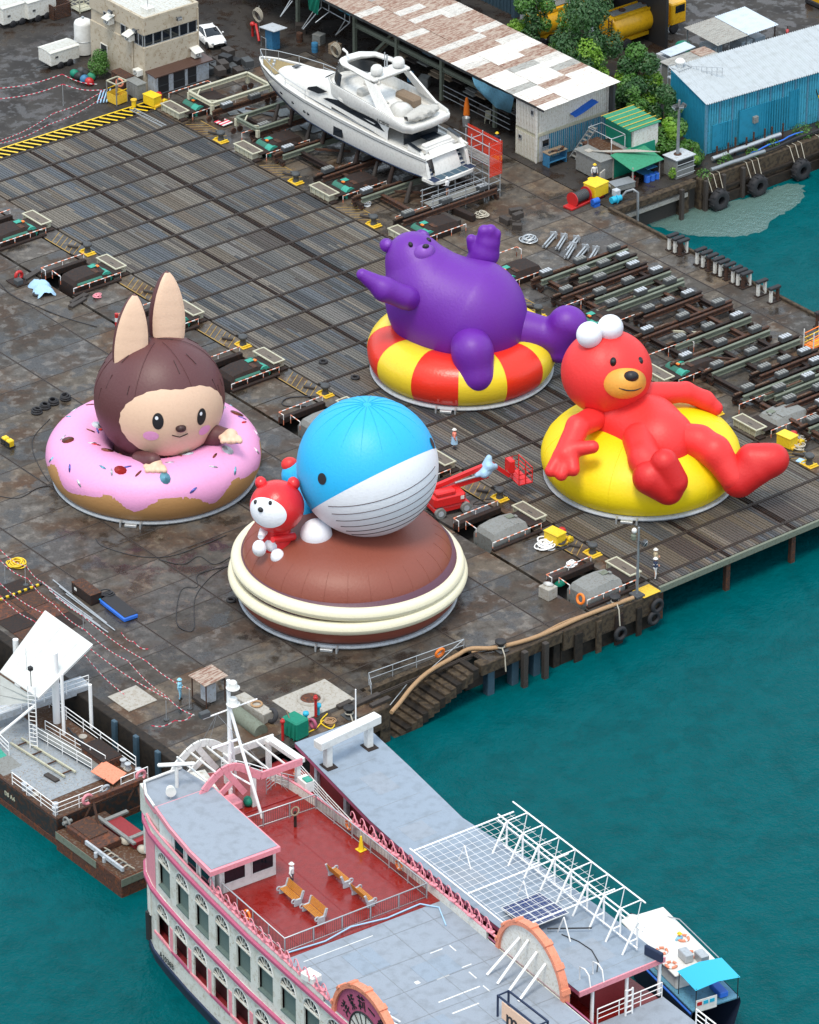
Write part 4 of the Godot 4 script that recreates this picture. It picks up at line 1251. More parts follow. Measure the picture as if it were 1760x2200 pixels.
func build_yard_buildings() -> void:
	# control tower
	var t := thing("control_tower", "cream three storey harbour control building with a band of windows under flat roof", "building")
	var x1 := -6.9
	var z1 := -14.7
	var H := 6.75
	put("wall", mb().box(V(-10.95, 2.1, -17.65), V(8.1, 4.2, 5.9), ID, 0.03), "tower", t)
	put("wall", mb().box(V(-10.95, 6.05, -17.65), V(8.12, 1.4, 5.92), ID, 0.03), "tower", t)
	put("wall", mb().box(V(-11.6, 4.78, -17.65), V(6.6, 1.2, 5.7)), "tower", t)
	put("roof", mb().box(V(-10.95, H + 0.03, -17.65), V(7.7, 0.06, 5.5)), "towerroof", t)
	for s in [-1, 1]:
		put("parapet", mb().box(V(-10.95, H + 0.12, -17.65 + s * 2.85), V(8.14, 0.26, 0.24), ID, 0.02), "tower", t)
		put("parapet", mb().box(V(-10.95 + s * 3.95, H + 0.12, -17.65), V(0.24, 0.26, 5.46), ID, 0.02), "tower", t)
	for i in 6:
		var za := -14.85 - i * 0.94
		wall_window(t, V(-7.05, 4.78, za - 0.45), 0.8, 1.02, V(1, 0, 0))
	for i in 2: wall_window(t, V(-7.45 - i * 0.62, 4.78, -14.78), 0.5, 1.02, V(0, 0, 1))
	wall_window(t, V(-9.9, 4.9, -14.68), 0.6, 1.0, V(0, 0, 1))
	wall_window(t, V(-12.4, 5.2, -14.68), 0.7, 1.0, V(0, 0, 1))
	wall_window(t, V(-12.9, 1.4, -14.68), 0.9, 2.2, V(0, 0, 1), "whiteworn")
	air_unit(t, V(-11.6, 5.3, -14.7), V(0, 0, 1), true)
	air_unit(t, V(-8.6, 4.75, -14.7), V(0, 0, 1), true)
	air_unit(t, V(-7.5, 1.85, -14.7), V(0, 0, 1), false)
	air_unit(t, V(-6.85, 2.35, -20.0), V(1, 0, 0), true)
	for p in [V(-11.2, 6.3, -14.7), V(-7.6, 5.75, -14.7)]: floodlight(t, p, V(0, 0, 1))
	floodlight(t, V(-6.9, 6.2, -18.2), V(1, 0, 0))
	put("drainpipe", mb().line(V(-8.55, 0, -14.62), V(-8.55, 4.4, -14.62), 0.08, 8), "tower", t)
	put("drainpipe", mb().line(V(-6.83, 1.9, -20.5), V(-6.83, 6.5, -20.5), 0.06, 8), "tower", t)
	put("roof_plant", mb().box(V(-8.3, 7.0, -16.2), V(0.9, 0.5, 0.9), ID, 0.02), "whiteworn", t)
	put("aerial", mb().line(V(-8.3, 7.2, -16.2), V(-8.3, 10.4, -16.2), 0.035).line(V(-8.9, 8.6, -16.2), V(-7.7, 8.6, -16.2), 0.02), "galv", t)
	for i in 9: put("roof_seam", mb().box(V(-10.95, H + 0.075, -15.2 - i * 0.6), V(7.6, 0.03, 0.04)), "whiteworn", t)
	var an := put("annex", mb().box(V(-6.35, 0.9, -17.9), V(1.0, 1.8, 5.9), ID, 0.02), "pale", t)
	put("annex_roof", mb().box(V(-6.2, 1.93, -17.9), V(1.6, 0.12, 6.3), Basis(V(0, 0, 1), -0.06), 0.02), "towerbrown", t)
	for q in [[-15.9, 1.1], [-17.6, 1.2], [-19.0, 0.9]]:
		put("opening", mb().box(V(-5.83, 0.85, q[0]), V(0.05, 1.5, q[1])), "black", an)
		put("shelf", mb().box(V(-5.8, 0.8, q[0]), V(0.08, 0.06, q[1])), "darkgrey", an)
	# tank, trailers and things at the back left
	var tk := thing("gas_tank", "upright white cylindrical gas tank beside the cream control building", "tank", V(-17.1, 0, -15.4))
	put("shell", mb().lathe([Vector2(0.82, 0.15), Vector2(0.82, 2.9), Vector2(0.72, 3.15), Vector2(0.4, 3.32), Vector2(0.01, 3.38)], 24), "white", tk)
	put("valve", mb().cyl(V(0, 3.3, 0), 0.12, 0.25, 10), "galv", tk)
	for a in 3: put("leg", mb().box(V(cos(a * TAU / 3) * 0.6, 0.12, sin(a * TAU / 3) * 0.6), V(0.14, 0.3, 0.14)), "grey", tk)
	put("band", mb().torus(V(0, 1.4, 0), 0.83, 0.03, ID, 24, 6), "galv", tk)
	for q in [[V(-15.66, 0, -11.07), V(-16.5, 0, -14.0), "white box trailer with stained roof beside the pile of cables", 1.65], [V(-25.73, 0, -12.93), V(-29.8, 0, -15.11), "white box trailer at the picture's far left edge of yard", 2.0], [V(-25.36, 0, -15.41), V(-29.64, 0, -17.67), "white box trailer with arched roof beside the stack of rusty frames", 2.0]]:
		var a: Vector3 = q[0]
		var tr := thing("box_trailer", q[2], "trailer", a + V(-1.0, 0, -1.35), 0, "white box trailers in the yard")
		put("body", mb().box(V(0, q[3] / 2 + 0.28, 0), V(1.9, q[3] - 0.35, 3.1), ID, 0.05), "whiteworn", tr)
		var rows := []
		for i in 7:
			var s := -1.0 + i / 3.0
			rows.append([V(s * 1.0, q[3] + 0.16 - 0.12 * s * s, -1.62), V(s * 1.0, q[3] + 0.16 - 0.12 * s * s, 1.62)])
		put("roof", mb().skin(rows), "towerroof", tr)
		for s in [-1, 1]:
			for z in [-0.5, 0.5]: put("wheel", mb().lathe([Vector2(0.01, -0.1), Vector2(0.32, -0.1), Vector2(0.34, 0.1), Vector2(0.01, 0.1)], 16, Transform3D(Basis(V(0, 0, 1), PI / 2), V(s * 0.92, 0.34, z))), "rubber", tr)
		put("door", mb().box(V(0, q[3] / 2 + 0.28, 1.56), V(1.3, q[3] - 0.6, 0.04), ID, 0.01), "whiteworn", tr)
		put("vent", mb().box(V(0.97, 1.2, 0.9), V(0.04, 0.18, 0.3)), "darkgrey", tr)
		put("drawbar", mb().beam(V(0, 0.3, 1.5), V(0, 0.28, 2.5), 0.1).beam(V(0.5, 0.3, 1.5), V(0, 0.28, 2.4), 0.08), "darkgrey", tr)
	var fr := thing("frame_stack", "stack of rusty steel frames beside the white trailers at far left", "steel frames", V(-25.9, 0, -18.4))
	for i in 8: put("frame", mb().box(V(0, 0.12 + i * 0.17, 0.9), V(2.6, 0.1, 0.1)).box(V(0, 0.12 + i * 0.17, -0.9), V(2.6, 0.1, 0.1)).box(V(1.25, 0.12 + i * 0.17, 0), V(0.1, 0.1, 1.8)).box(V(-1.25, 0.12 + i * 0.17, 0), V(0.1, 0.1, 1.8)), "rust", fr)
	var cg := thing("wire_cage", "pale wire stillage cage beside the rusty frames at the back", "cage", V(-25.3, 0, -21.0))
	for s in [-1, 1]:
		for z in [-1, 1]: put("post", mb().box(V(s * 0.75, 0.7, z * 0.75), V(0.09, 1.4, 0.09)), "cream", cg)
		for y in [0.15, 0.5, 0.85, 1.2]:
			put("bar", mb().box(V(0, y, s * 0.75), V(1.5, 0.05, 0.05)), "cream", cg); put("bar", mb().box(V(s * 0.75, y, 0), V(0.05, 0.05, 1.5)), "cream", cg)
	put("floor", mb().box(V(0, 0.12, 0), V(1.5, 0.05, 1.5)), "cream", cg)
	for q in [[V(-8.6, 0, -13.5), V(2.0, 1.45, 0.95), "rusty brown steel cabinet under the cream control building wall", "rust"], [V(-6.7, 0, -13.6), V(1.7, 1.35, 0.9), "grey louvred steel locker at the corner of cream control building", "grey"]]:
		var c := thing("steel_cabinet", q[2], "cabinet", q[0])
		put("case", mb().box(V(0, q[1].y / 2 + 0.1, 0), q[1], ID, 0.03), q[3], c)
		put("top", mb().box(V(0, q[1].y + 0.13, 0), V(q[1].x + 0.1, 0.06, q[1].z + 0.1)), q[3], c)
		for i in 4: put("door", mb().box(V((i - 1.5) * q[1].x * 0.24, q[1].y / 2 + 0.1, q[1].z / 2 + 0.015), V(q[1].x * 0.21, q[1].y * 0.85, 0.03), ID, 0.01), q[3], c)
	var yc := thing("lifting_cage", "open yellow steel lifting cage with pale top frame beside the cabinets", "cage", V(-6.9, 0, -11.7), 0.1)
	for s in [-1, 1]:
		for z in [-1, 1]: put("post", mb().box(V(s * 0.62, 1.0, z * 0.62), V(0.08, 2.0, 0.08)), "grey", yc)
		put("side", mb().box(V(s * 0.64, 0.5, 0), V(0.03, 0.85, 1.2)), "yellowpaint", yc); put("side", mb().box(V(0, 0.5, s * 0.64), V(1.2, 0.85, 0.03)), "yellowpaint", yc)
		put("top_bar", mb().box(V(s * 0.62, 2.0, 0), V(0.1, 0.08, 1.3)), "cream", yc); put("top_bar", mb().box(V(0, 2.0, s * 0.62), V(1.3, 0.08, 0.1)), "cream", yc)
		put("mid_bar", mb().box(V(s * 0.62, 1.25, 0), V(0.05, 0.05, 1.25)), "yellow", yc)
	put("floor", mb().box(V(0, 0.1, 0), V(1.3, 0.06, 1.3)), "rust", yc)
	one("lifebuoy", "orange lifebuoy hung beside the brown cabinet by the control building", "lifebuoy", mb().torus(Vector3.ZERO, 0.32, 0.09, Basis(V(1, 0, 0), PI / 2 - 0.2), 22, 8), "coral", V(-7.75, 1.25, -12.6), 0.4)
	var cap := thing("capstan", "yellow capped fairlead post at the corner of hatched strip", "bollard", V(-5.13, 0, -12.19))
	put("post", mb().cyl(V(0, 0, 0), 0.2, 0.6, 14), "yellow", cap)
	put("cap", mb().cyl(V(0, 0.6, 0), 0.28, 0.14, 14, 0.03), "yellowpaint", cap)
	var ld := thing("ladder", "pale aluminium ladder lying on timber deck boards near the tower", "ladder", Vector3.ZERO)
	var l0 := V(-4.7, 0, -11.66)
	var l1 := V(-0.13, 0, -11.77)
	for s in [-1, 1]: put("stile", mb().beam(l0 + V(0, 0.1, s * 0.22), l1 + V(0, 0.1, s * 0.22), 0.06, 0.08), "galv", ld)
	for i in 15: put("rung", mb().box(l0.lerp(l1, (i + 0.5) / 15) + V(0, 0.1, 0), V(0.05, 0.05, 0.44)), "galv", ld)
	build_shed()
	build_blue_hall()

func build_shed() -> void:
	var t := thing("boat_shed", "long open workshop shed with a patched rusty corrugated roof", "shed")
	var zf := -31.7
	var zb := -40.0
	var yf := 5.5
	var yb := 5.75
	var xs := -34.0
	var n := 59
	var m := corrugated(1.06, 2.95, 6, 0.022).mesh()
	var tilt := Basis(V(1, 0, 0), atan2(yb - yf, zf - zb))
	rng.seed = 11
	var last := "roof"
	for i in n:
		var x := xs + 1.03 * (i + 0.5)
		for r in 3:
			var q := (r + 0.5) / 3.0
			var mt := "roof2"
			if x > 14.5: mt = ["roof", "roof", "roof", "roof2", "roofgrey", "roofrust"][rng.randi_range(0, 5)]
			elif x > 4.0: mt = ["roofrust", "roofrust", "roofrust", "roofrust", "roof2"][rng.randi_range(0, 4)]
			else: mt = ["roof2", "roofgrey", "roofrust", "roofrust"][rng.randi_range(0, 3)]
			if rng.randf() < 0.15: mt = last
			last = mt
			var o := put("roof_sheet", m, mt, t)
			o.transform = Transform3D(tilt * Basis(V(0, 0, 1), rng.randf_range(-0.012, 0.012)), V(x, lerpf(yf, yb, q) + (0.03 if r == 1 else 0.0) + rng.randf() * 0.02, lerpf(zf, zb, q)))
	put("edge_beam", mb().box(V(-4, yf - 0.28, zf - 0.3), V(60.5, 0.35, 0.14)), "darkgrey", t)
	for i in 12: put("rafter", mb().beam(V(xs + i * 5.4, yf - 0.25, zf - 0.2), V(xs + i * 5.4, yb - 0.25, zb + 0.2), 0.12, 0.25), "darkgrey", t)
	for x in [-26, -18, -10, -1.75, 4.2, 10.42, 17.64]:
		put("post", mb().box(V(x, 2.6, -33.9), V(0.32, 5.2, 0.32), ID, 0.02), "steelgreen", t)
	put("beam", mb().ibeam(V(-1.75, 3.0, -33.9), V(20.6, 3.0, -33.9), 0.24, 0.4), "steelgreen", t)
	put("back_wall", mb().box(V(-4, 2.7, -40.1), V(60, 5.4, 0.2)), "darkgrey", t)
	put("mezzanine", mb().box(V(10, 2.9, -37.6), V(22, 0.18, 4.8)), "darkwood", t)
	for i in 4: put("store_wall", mb().box(V(-4.5 - i * 5.5, 3.9, -35.0), V(5.2, 2.0, 0.15), ID, 0.02), "grey", t)
	rng.seed = 77
	# shelves and stock that show under the roof's edge
	for i in 12:
		var x := 3.0 + i * 1.6
		put("plank_rack", mb().box(V(x, 1.0 + 0.3 * (i % 3), -35.3), V(1.4, 0.12, 0.5), ID, 0.01).box(V(x + 0.2, 1.4 + 0.3 * (i % 3), -35.3), V(1.3, 0.1, 0.4)), ["wood", "darkwood", "grey", "wood"][i % 4], t)
	for i in 12: put("upper_board", mb().box(V(3.3 + i * 1.5, 3.75, -34.6 - 0.2 * (i % 3)), V(1.3, 0.9 + 0.2 * (i % 2), 0.5), ID, 0.02), ["darkwood", "grey", "wood", "slate"][i % 4], t)
	for i in 3: put("handrail", mb().line(V(11, 0.7 + i * 0.5, -33.6), V(20, 0.7 + i * 0.5, -33.6), 0.04, 6), "steel", t)
	var sg := Basis(V(0, 0, 1), 0.8)
	put("stair", mb().box(V(0.7, 1.6, -35.0), V(4.2, 0.25, 0.08), sg).box(V(0.7, 1.6, -35.9), V(4.2, 0.25, 0.08), sg), "steelgreen", t)
	for i in 10: put("tread", mb().box(V(-0.7 + i * 0.3, 0.25 + i * 0.3, -35.45), V(0.28, 0.05, 0.85)), "wood", t)
	# stock standing on the floor in the open front: small loose things
	var names := [["crate", "wood"], ["drum", "bluepaint"], ["crate", "grey"], ["drum", "rust"], ["crate", "darkwood"], ["bucket", "white"]]
	var spots := [V(-3.2, 0, -32.8), V(-4.6, 0, -31.6), V(-5.8, 0, -33.0), V(-7.2, 0, -31.9), V(-8.6, 0, -33.1), V(1.0, 0, -33.4), V(2.6, 0, -32.7), V(5.6, 0, -34.3), V(7.2, 0, -34.6), V(13.0, 0, -34.2), V(15.4, 0, -34.5), V(-10.4, 0, -32.0)]
	for i in spots.size():
		var k: Array = names[i % names.size()]
		var lab := "%s %s standing %s along the open front of workshop shed" % [{"wood": "timber", "bluepaint": "blue steel", "grey": "grey", "rust": "rusty steel", "darkwood": "dark timber", "white": "white plastic"}[k[1]], k[0], ORD[i]]
		if k[0] == "crate":
			var c := thing("crate", lab, "crate", spots[i], rng.randf(), "stores under the shed roof")
			for y in 4:
				for s in [-1, 1]: put("board", mb().box(V(0, 0.12 + y * 0.22, s * 0.4), V(0.85, 0.19, 0.04)).box(V(s * 0.42, 0.12 + y * 0.22, 0), V(0.04, 0.19, 0.76)), k[1], c)
			put("lid", mb().box(V(0, 0.92, 0), V(0.9, 0.04, 0.86)), k[1], c)
		else:
			var s := 1.0 if k[0] == "drum" else 0.55
			one(k[0], lab, k[0], mb().lathe([Vector2(0.28 * s, 0), Vector2(0.29 * s, 0.28 * s), Vector2(0.31 * s, 0.3 * s), Vector2(0.29 * s, 0.32 * s), Vector2(0.29 * s, 0.6 * s), Vector2(0.31 * s, 0.62 * s), Vector2(0.29 * s, 0.64 * s), Vector2(0.29 * s, 0.88 * s), Vector2(0.26 * s, 0.86 * s), Vector2(0.01, 0.86 * s)], 16), k[1], spots[i], 0, "stores under the shed roof")
	# a kiosk, coiled hoses and steel lengths before the shed
	var ks := thing("kiosk", "small blue kiosk with a pale sloping roof before the workshop shed", "kiosk", V(-7.6, 0, -29.2))
	put("wall", mb().box(V(0, 0.95, 0), V(1.0, 1.9, 0.9), ID, 0.02), "bluepaint", ks)
	put("roof", mb().box(V(0.1, 2.02, 0), V(2.2, 0.06, 1.5), Basis(V(0, 0, 1), 0.12)), "pale", ks)
	for s in [-1, 1]: put("handrail", mb().tube([V(-0.9, 0, s * 0.6), V(-0.9, 1.0, s * 0.6), V(-0.2, 1.0, s * 0.6), V(-0.2, 0, s * 0.6)], 0.03), "galv", ks)
	for q in [[V(-11.2, 1.7, -30.4), "pale hose coiled on a post near the top of the yard"], [V(-2.2, 0.9, -32.2), "pale hose coil hanging before the shed post by yacht"]]:
		var c := thing("hose_coil", q[1], "hose", q[0])
		for i in 5: put("loop", mb().torus(V(0, -0.03 * i, 0.05 * i), 0.62 - 0.04 * (i % 3), 0.035, Basis(V(1, 0, 0), PI / 2 + 0.05 * i), 22, 6), "rope", c)
		put("post", mb().line(V(0, 0.8, -0.05), V(0, -q[0].y, -0.05), 0.05), "grey", c)
	for i in 7: one("steel_length", "pale steel tube, %s of a loose bundle on ground by the shed post" % ORD[i], "pipe", mb().line(V(-1.6, 0.06, 0), V(1.6, 0.06, 0), 0.05, 6), "galv", V(0.1 + 0.1 * i, 0, -31.2 - 0.28 * i), -0.35 + 0.05 * (i % 3), "steel tubes before the shed")
	var rp := thing("pipe_stand", "red painted pipe stand with valves in the open yard behind yacht", "pipe", V(-10.8, 0, -29.4))
	put("pipe", mb().tube([V(0, 0, 0), V(0, 1.0, 0), V(0.5, 1.3, 0), V(1.1, 0.9, 0.3), V(1.6, 0.2, 0.5)], 0.12, 8), "redpaint", rp)
	put("valve", mb().ball(V(0, 1.15, 0), 0.25, 12), "redpaint", rp)
	# cladded container block under the end of the roof
	var c := thing("container_block", "two storey block of worn white corrugated containers under end of shed roof", "container")
	put("lower_front", mb().box(V(24.0, 1.2, -32.2), V(2.7, 2.4, 0.4)), "cream", c)
	put("body", mb().box(V(24.0, 2.55, -36.1), V(2.62, 5.1, 7.6)), "whiteworn", c)
	put("band", mb().box(V(24.02, 2.5, -36.05), V(2.8, 0.3, 8.06), ID, 0.02), "cream", c)
	for i in 13: put("rib", mb().box(V(22.8 + i * 0.2, 3.9, -31.99 - 0.14), V(0.11, 2.5, 0.35)).box(V(22.8 + i * 0.2, 1.2, -31.99), V(0.1, 2.2, 0.06)), "whiteworn", c)
	for i in 34:
		var z := -32.4 - i * 0.22
		put("rib", mb().box(V(25.31, 3.9, z), V(0.06, 2.5, 0.16)), "whiteworn", c)
		put("rib", mb().box(V(25.34, 1.15, z), V(0.08, 2.3, 0.12)), "pale" if i < 5 else ("tarpblue" if i % 3 else "shedblue"), c)
	for s in [-32.0, -39.9]: put("corner_post", mb().box(V(25.38, 2.6, s), V(0.16, 5.2, 0.16), ID, 0.02), "whiteworn", c)
	wall_window(c, V(24.85, 4.5, -31.97), 0.25, 0.35, V(0, 0, 1))
	wall_window(c, V(23.3, 1.75, -31.97), 0.3, 0.3, V(0, 0, 1))
	wall_window(c, V(25.38, 1.6, -33.0), 0.7, 0.6, V(1, 0, 0))
	put("stringer", mb().beam(V(26.4, 0.1, -34.9), V(26.4, 2.4, -37.3), 0.06, 0.16).beam(V(27.1, 0.1, -34.9), V(27.1, 2.4, -37.3), 0.06, 0.16), "steel", c)
	for i in 8: put("tread", mb().box(V(26.75, 0.25 + i * 0.29, -35.1 - i * 0.3), V(0.7, 0.04, 0.24)), "grey", c)
	# tarpaulins as sagging sheets
	sheet("blue_tarpaulin", "faded blue tarpaulin hanging in folds from the shed roof edge", [V(17.39, 5.3, -31.54), V(20.15, 5.3, -31.53), V(22.51, 5.2, -31.92)], [V(18.19, 4.4, -31.47), V(19.96, 3.2, -32.07), V(20.62, 2.6, -33.15)], 0.25, "tarpblue")
	sheet("blue_awning", "bright blue awning sheet sloping off the white container wall", [V(24.94, 4.3, -38.13), V(25.46, 4.2, -38.21), V(26.04, 4.1, -38.35)], [V(24.99, 3.6, -35.73), V(25.44, 3.5, -35.72), V(26.02, 3.4, -35.75)], 0.05, "tarpbright")
	sheet("teal_awning", "teal sheet hung under the roof edge above upper landing", [V(-3.74, 5.2, -31.87), V(-2.4, 5.2, -32.36), V(-0.68, 5.2, -32.6)], [V(-4.33, 4.4, -32.93), V(-2.7, 4.3, -32.96), V(-1.29, 4.2, -33.03)], 0.06, "cyan")
	sheet("green_curtain", "green curtain sheet hanging at the back of the open shed", [V(-4.84, 5.2, -31.09), V(-4.37, 5.2, -31.38), V(-3.9, 5.2, -31.67)], [V(-5.47, 3.8, -31.65), V(-4.97, 3.6, -31.82), V(-4.66, 3.4, -32.05)], 0.08, "tarpgreen")
	# steel brackets and landing
	var ln := thing("landing_scaffold", "pale steel landing with braced struts along the shed's upper floor", "scaffold")
	for p in [[V(-5.58, 3.6, -33.14), V(-1.24, 3.6, -32.94)], [V(-4.92, 4.6, -32.64), V(-5.43, 3.6, -33.03)], [V(-3.99, 4.4, -32.76), V(-4.14, 3.6, -32.86)], [V(-1.51, 4.4, -32.6), V(-1.81, 3.6, -32.82)], [V(-0.95, 4.4, -32.71), V(-1.24, 3.6, -32.94)], [V(-5.43, 3.6, -33.03), V(-6.29, 1.6, -31.61)], [V(-4.18, 3.6, -32.81), V(-4.58, 2.8, -31.7)], [V(-1.24, 3.6, -32.94), V(-3.47, 1.6, -33.08)], [V(-1.81, 3.6, -32.82), V(-3.57, 1.6, -33.25)], [V(-5.08, 4.4, -32.58), V(-6.49, 1.6, -31.66)], [V(-7.84, 3.8, -31.66), V(-8.29, 2.4, -30.62)], [V(-8.11, 3.8, -31.63), V(-8.41, 2.4, -30.76)]]:
		put("strut", mb().line(p[0], p[1], 0.05, 6), "galv", ln)
	# netted cabin and clutter to the right of the block
	var cb := thing("netted_cabin", "white cabin on stilts with green netting over its roof and side", "cabin")
	var ca := V(28.27, 4, -39.77)
	var cc := V(24.18, 4, -41.91)
	put("body", bx(V(28.9, 0, -37.2), V(31.9, 0, -39.9), 1.6, 3.95), "whiteworn", cb)
	put("net", mb().box(V(30.2, 4.02, -38.4), V(3.6, 0.06, 3.4), Basis(V(0, 0, 1), -0.05)), "netgreen", cb)
	put("net", mb().box(V(30.0, 3.0, -37.1), V(3.2, 1.9, 0.05), Basis(V(1, 0, 0), 0.08)), "tarpgreen", cb)
	put("net", mb().box(V(32.0, 1.6, -38.2), V(0.08, 1.6, 2.6), Basis(V(0, 0, 1), 0.1)), "tarpgreen", cb)
	for i in 6: put("purlin", mb().line(V(28.3 + i * 0.7, 4.1, -36.6), V(28.3 + i * 0.7, 4.1, -40.3), 0.03), "yellowpaint", cb)
	for s in [29.0, 31.8]:
		for z in [-37.3, -39.8]: put("stilt", mb().box(V(s, 0.8, z), V(0.16, 1.6, 0.16)), "grey", cb)
	var rt := thing("rusty_tank", "open topped rusty steel tank between grey box and netted cabin", "tank")
	put("shell", bx(V(27.6, 0, -35.2), V(31.6, 0, -36.9), 0.2, 1.75, 0.04), "rust", rt)
	put("rim", bx(V(27.55, 0, -35.15), V(31.65, 0, -36.95), 1.75, 1.85, 0.02), "rust", rt)
	put("inside", bx(V(27.8, 0, -35.35), V(31.4, 0, -36.75), 1.84, 1.87, 0), "deckrust", rt)
	put("scaffold_tube", mb().tube([V(28.2, 1.8, -36.8), V(28.2, 3.4, -36.8), V(31.2, 3.4, -36.8), V(31.2, 1.8, -36.8)], 0.04).tube([V(28.2, 1.8, -35.3), V(28.2, 3.4, -35.3), V(31.2, 3.4, -35.3), V(31.2, 1.8, -35.3)], 0.04).line(V(28.2, 3.4, -36.8), V(28.2, 3.4, -35.3), 0.04).line(V(31.2, 3.4, -36.8), V(31.2, 3.4, -35.3), 0.04), "galv", rt)
	var gb := thing("grey_box", "big grey steel box with patched top beside the rusty tank", "box")
	put("shell", bx(V(28.5, 0, -33.7), V(31.7, 0, -35.1), 0.1, 1.9, 0.04), "grey", gb)
	put("lid", bx(V(28.4, 0, -33.6), V(31.8, 0, -35.15), 1.9, 1.98, 0.02), "grey", gb)
	put("hatch", bx(V(29.2, 0, -34.0), V(29.8, 0, -34.6), 1.98, 2.05, 0.02), "concpale", gb)
	var bn := thing("blue_bench", "blue steel workbench with scrap on top against the white containers", "bench", V(26.4, 0, -33.2))
	for s in [-1, 1]:
		put("side", mb().box(V(0, 0.6, s * 0.95), V(0.85, 1.2, 0.08), ID, 0.02), "bluepaint", bn)
	put("top", mb().box(V(0, 1.22, 0), V(0.95, 0.06, 2.05)), "wood", bn)
	put("shelf", mb().box(V(0, 0.45, 0), V(0.85, 0.05, 1.85)), "bluepaint", bn)
	for i in 6: put("scrap", mb().box(V(rng.randf_range(-0.3, 0.3), 1.32, -0.8 + i * 0.3), V(0.3, 0.1 + rng.randf() * 0.12, 0.2), Basis(Vector3.UP, rng.randf() * 3), 0.02), ["rust", "rustdark", "darkgrey"][i % 3], bn)
	var ws := thing("work_shelter", "lean-to shelter with teal sheet roof and shelves at the quay", "shelter")
	put("roof", mb().box(V(33.0, 2.0, -36.6), V(3.0, 0.05, 3.4), Basis(V(0, 0, 1), -0.14) * Basis(V(1, 0, 0), 0.05)), "netgreen", ws)
	for x in [31.7, 34.2]:
		for z in [-35.1, -38.1]: put("post", mb().box(V(x, 0.95, z), V(0.1, 1.9, 0.1)), "concpale", ws)
	put("back", bx(V(31.8, 0, -38.1), V(34.3, 0, -38.2), 0, 1.9), "darkwood", ws)
	put("side", bx(V(31.6, 0, -35.2), V(31.7, 0, -37.6), 0, 1.8), "tarpgreen", ws)
	for y in [0.5, 1.2]: put("shelf", bx(V(32.6, 0, -36.8), V(34.2, 0, -37.9), y, y + 0.05), "bluepaint", ws)
	for i in 7: put("pole", mb().line(V(29.8 + 0.2 * i, 2.05 + 0.03 * i, -34.4 - 0.1 * i), V(32.6 + 0.25 * i, 2.45, -37.0 - 0.2 * i), 0.035), "concpale", ws)
	for i in 5: one("drum", "red drum, %s of the group under teal shelter roof" % ORD[i], "drum", mb().cyl(Vector3.ZERO, 0.2, 0.5, 14, 0.03), "redpaint" if i % 2 else "rust", V(33.2 + 0.42 * (i % 3), 0, -35.6 - 0.45 * (i / 3)), 0, "drums under the shelter")
	for i in 3: one("drum", "blue drum on the shelter's floor, %s from the quay" % ORD[i], "drum", mb().cyl(Vector3.ZERO, 0.26, 0.6, 14, 0.03), "barrier", V(34.0, 0, -36.9 - 0.55 * i), 0, "blue drums under the shelter")
	var tb := thing("steel_trough", "grey steel trough table on legs before the teal shelter", "table", V(34.2, 0, -33.9), -0.15)
	put("trough", mb().box(V(0, 0.72, 0), V(1.1, 0.5, 2.0), ID, 0.03), "grey", tb)
	put("top", mb().box(V(0, 0.98, 0), V(1.15, 0.05, 2.05)), "steel", tb)
	for s in [-1, 1]:
		for z in [-1, 1]: put("leg", mb().box(V(s * 0.48, 0.25, z * 0.9), V(0.07, 0.5, 0.07)), "steel", tb)
	put("notice", mb().box(V(-0.3, 0.75, 1.01), V(0.28, 0.22, 0.02)), "white", tb)
	var od := one("oil_drum", "red oil drum with a yellow lid beside the yellow winch engine", "drum", mb().cyl(Vector3.ZERO, 0.33, 0.95, 18, 0.04), "redpaint", V(32.2, 0, -32.3))
	put("lid", mb().cyl(V(0, 0.95, 0), 0.34, 0.07, 18, 0.02), "yellow", od)
	var we := thing("winch_engine", "yellow winch engine with grey cable drum on a red base frame", "winch", V(33.6, 0, -30.6), 0.12)
	put("base", mb().box(V(0, 0.12, 0.4), V(1.0, 0.2, 4.0), ID, 0.03), "redpaint", we)
	put("engine_case", mb().box(V(0, 0.78, -1.1), V(1.35, 1.05, 1.7), ID, 0.06), "yellow", we)
	put("engine_lid", mb().box(V(0, 1.34, -1.1), V(1.42, 0.08, 1.76), ID, 0.03), "yellow", we)
	put("cable_drum", mb().tube([V(0, 0.72, 0.15), V(0, 0.72, 1.75)], 0.42, 20), "darkgrey", we)
	for i in 9: put("cable_turn", mb().torus(V(0, 0.72, 0.25 + i * 0.17), 0.42, 0.05, Basis(V(1, 0, 0), PI / 2), 22, 6), "darkgrey", we)
	for z in [0.1, 1.8]: put("cheek", mb().tube([V(0, 0.72, z - 0.04), V(0, 0.72, z + 0.04)], 0.62, 22), "redpaint", we)
	var pm := thing("pump", "turquoise water pump with pale tank at the quay's inner edge", "pump", V(35.2, 0, -32.3))
	put("tank", mb().box(V(-0.1, 0.75, -0.2), V(0.55, 0.6, 0.55), ID, 0.05), "pale", pm)
	put("body", mb().tube([V(0.1, 0.3, -0.5), V(0.1, 0.3, 0.5)], 0.28, 14), "cyan", pm)
	put("flange", mb().tube([V(0.1, 0.3, -0.05), V(0.1, 0.3, 0.05)], 0.4, 16), "cyan", pm)
	put("hose", mb().tube([V(0.2, 0.3, -0.5), V(0.5, 0.9, -0.8), V(0.9, 1.1, -1.2), V(1.25, 0.9, -1.4), V(1.3, -0.5, -1.4), V(1.3, -2.6, -1.4)], 0.11, 10), "steel", pm)
	one("motor", "blue electric motor beside the yellow winch engine", "motor", mb().tube([V(0, 0.45, -0.3), V(0, 0.45, 0.35)], 0.26, 14).box(V(0, 0.12, 0), V(0.5, 0.24, 0.6)), "tarpbright", V(34.8, 0, -30.5))
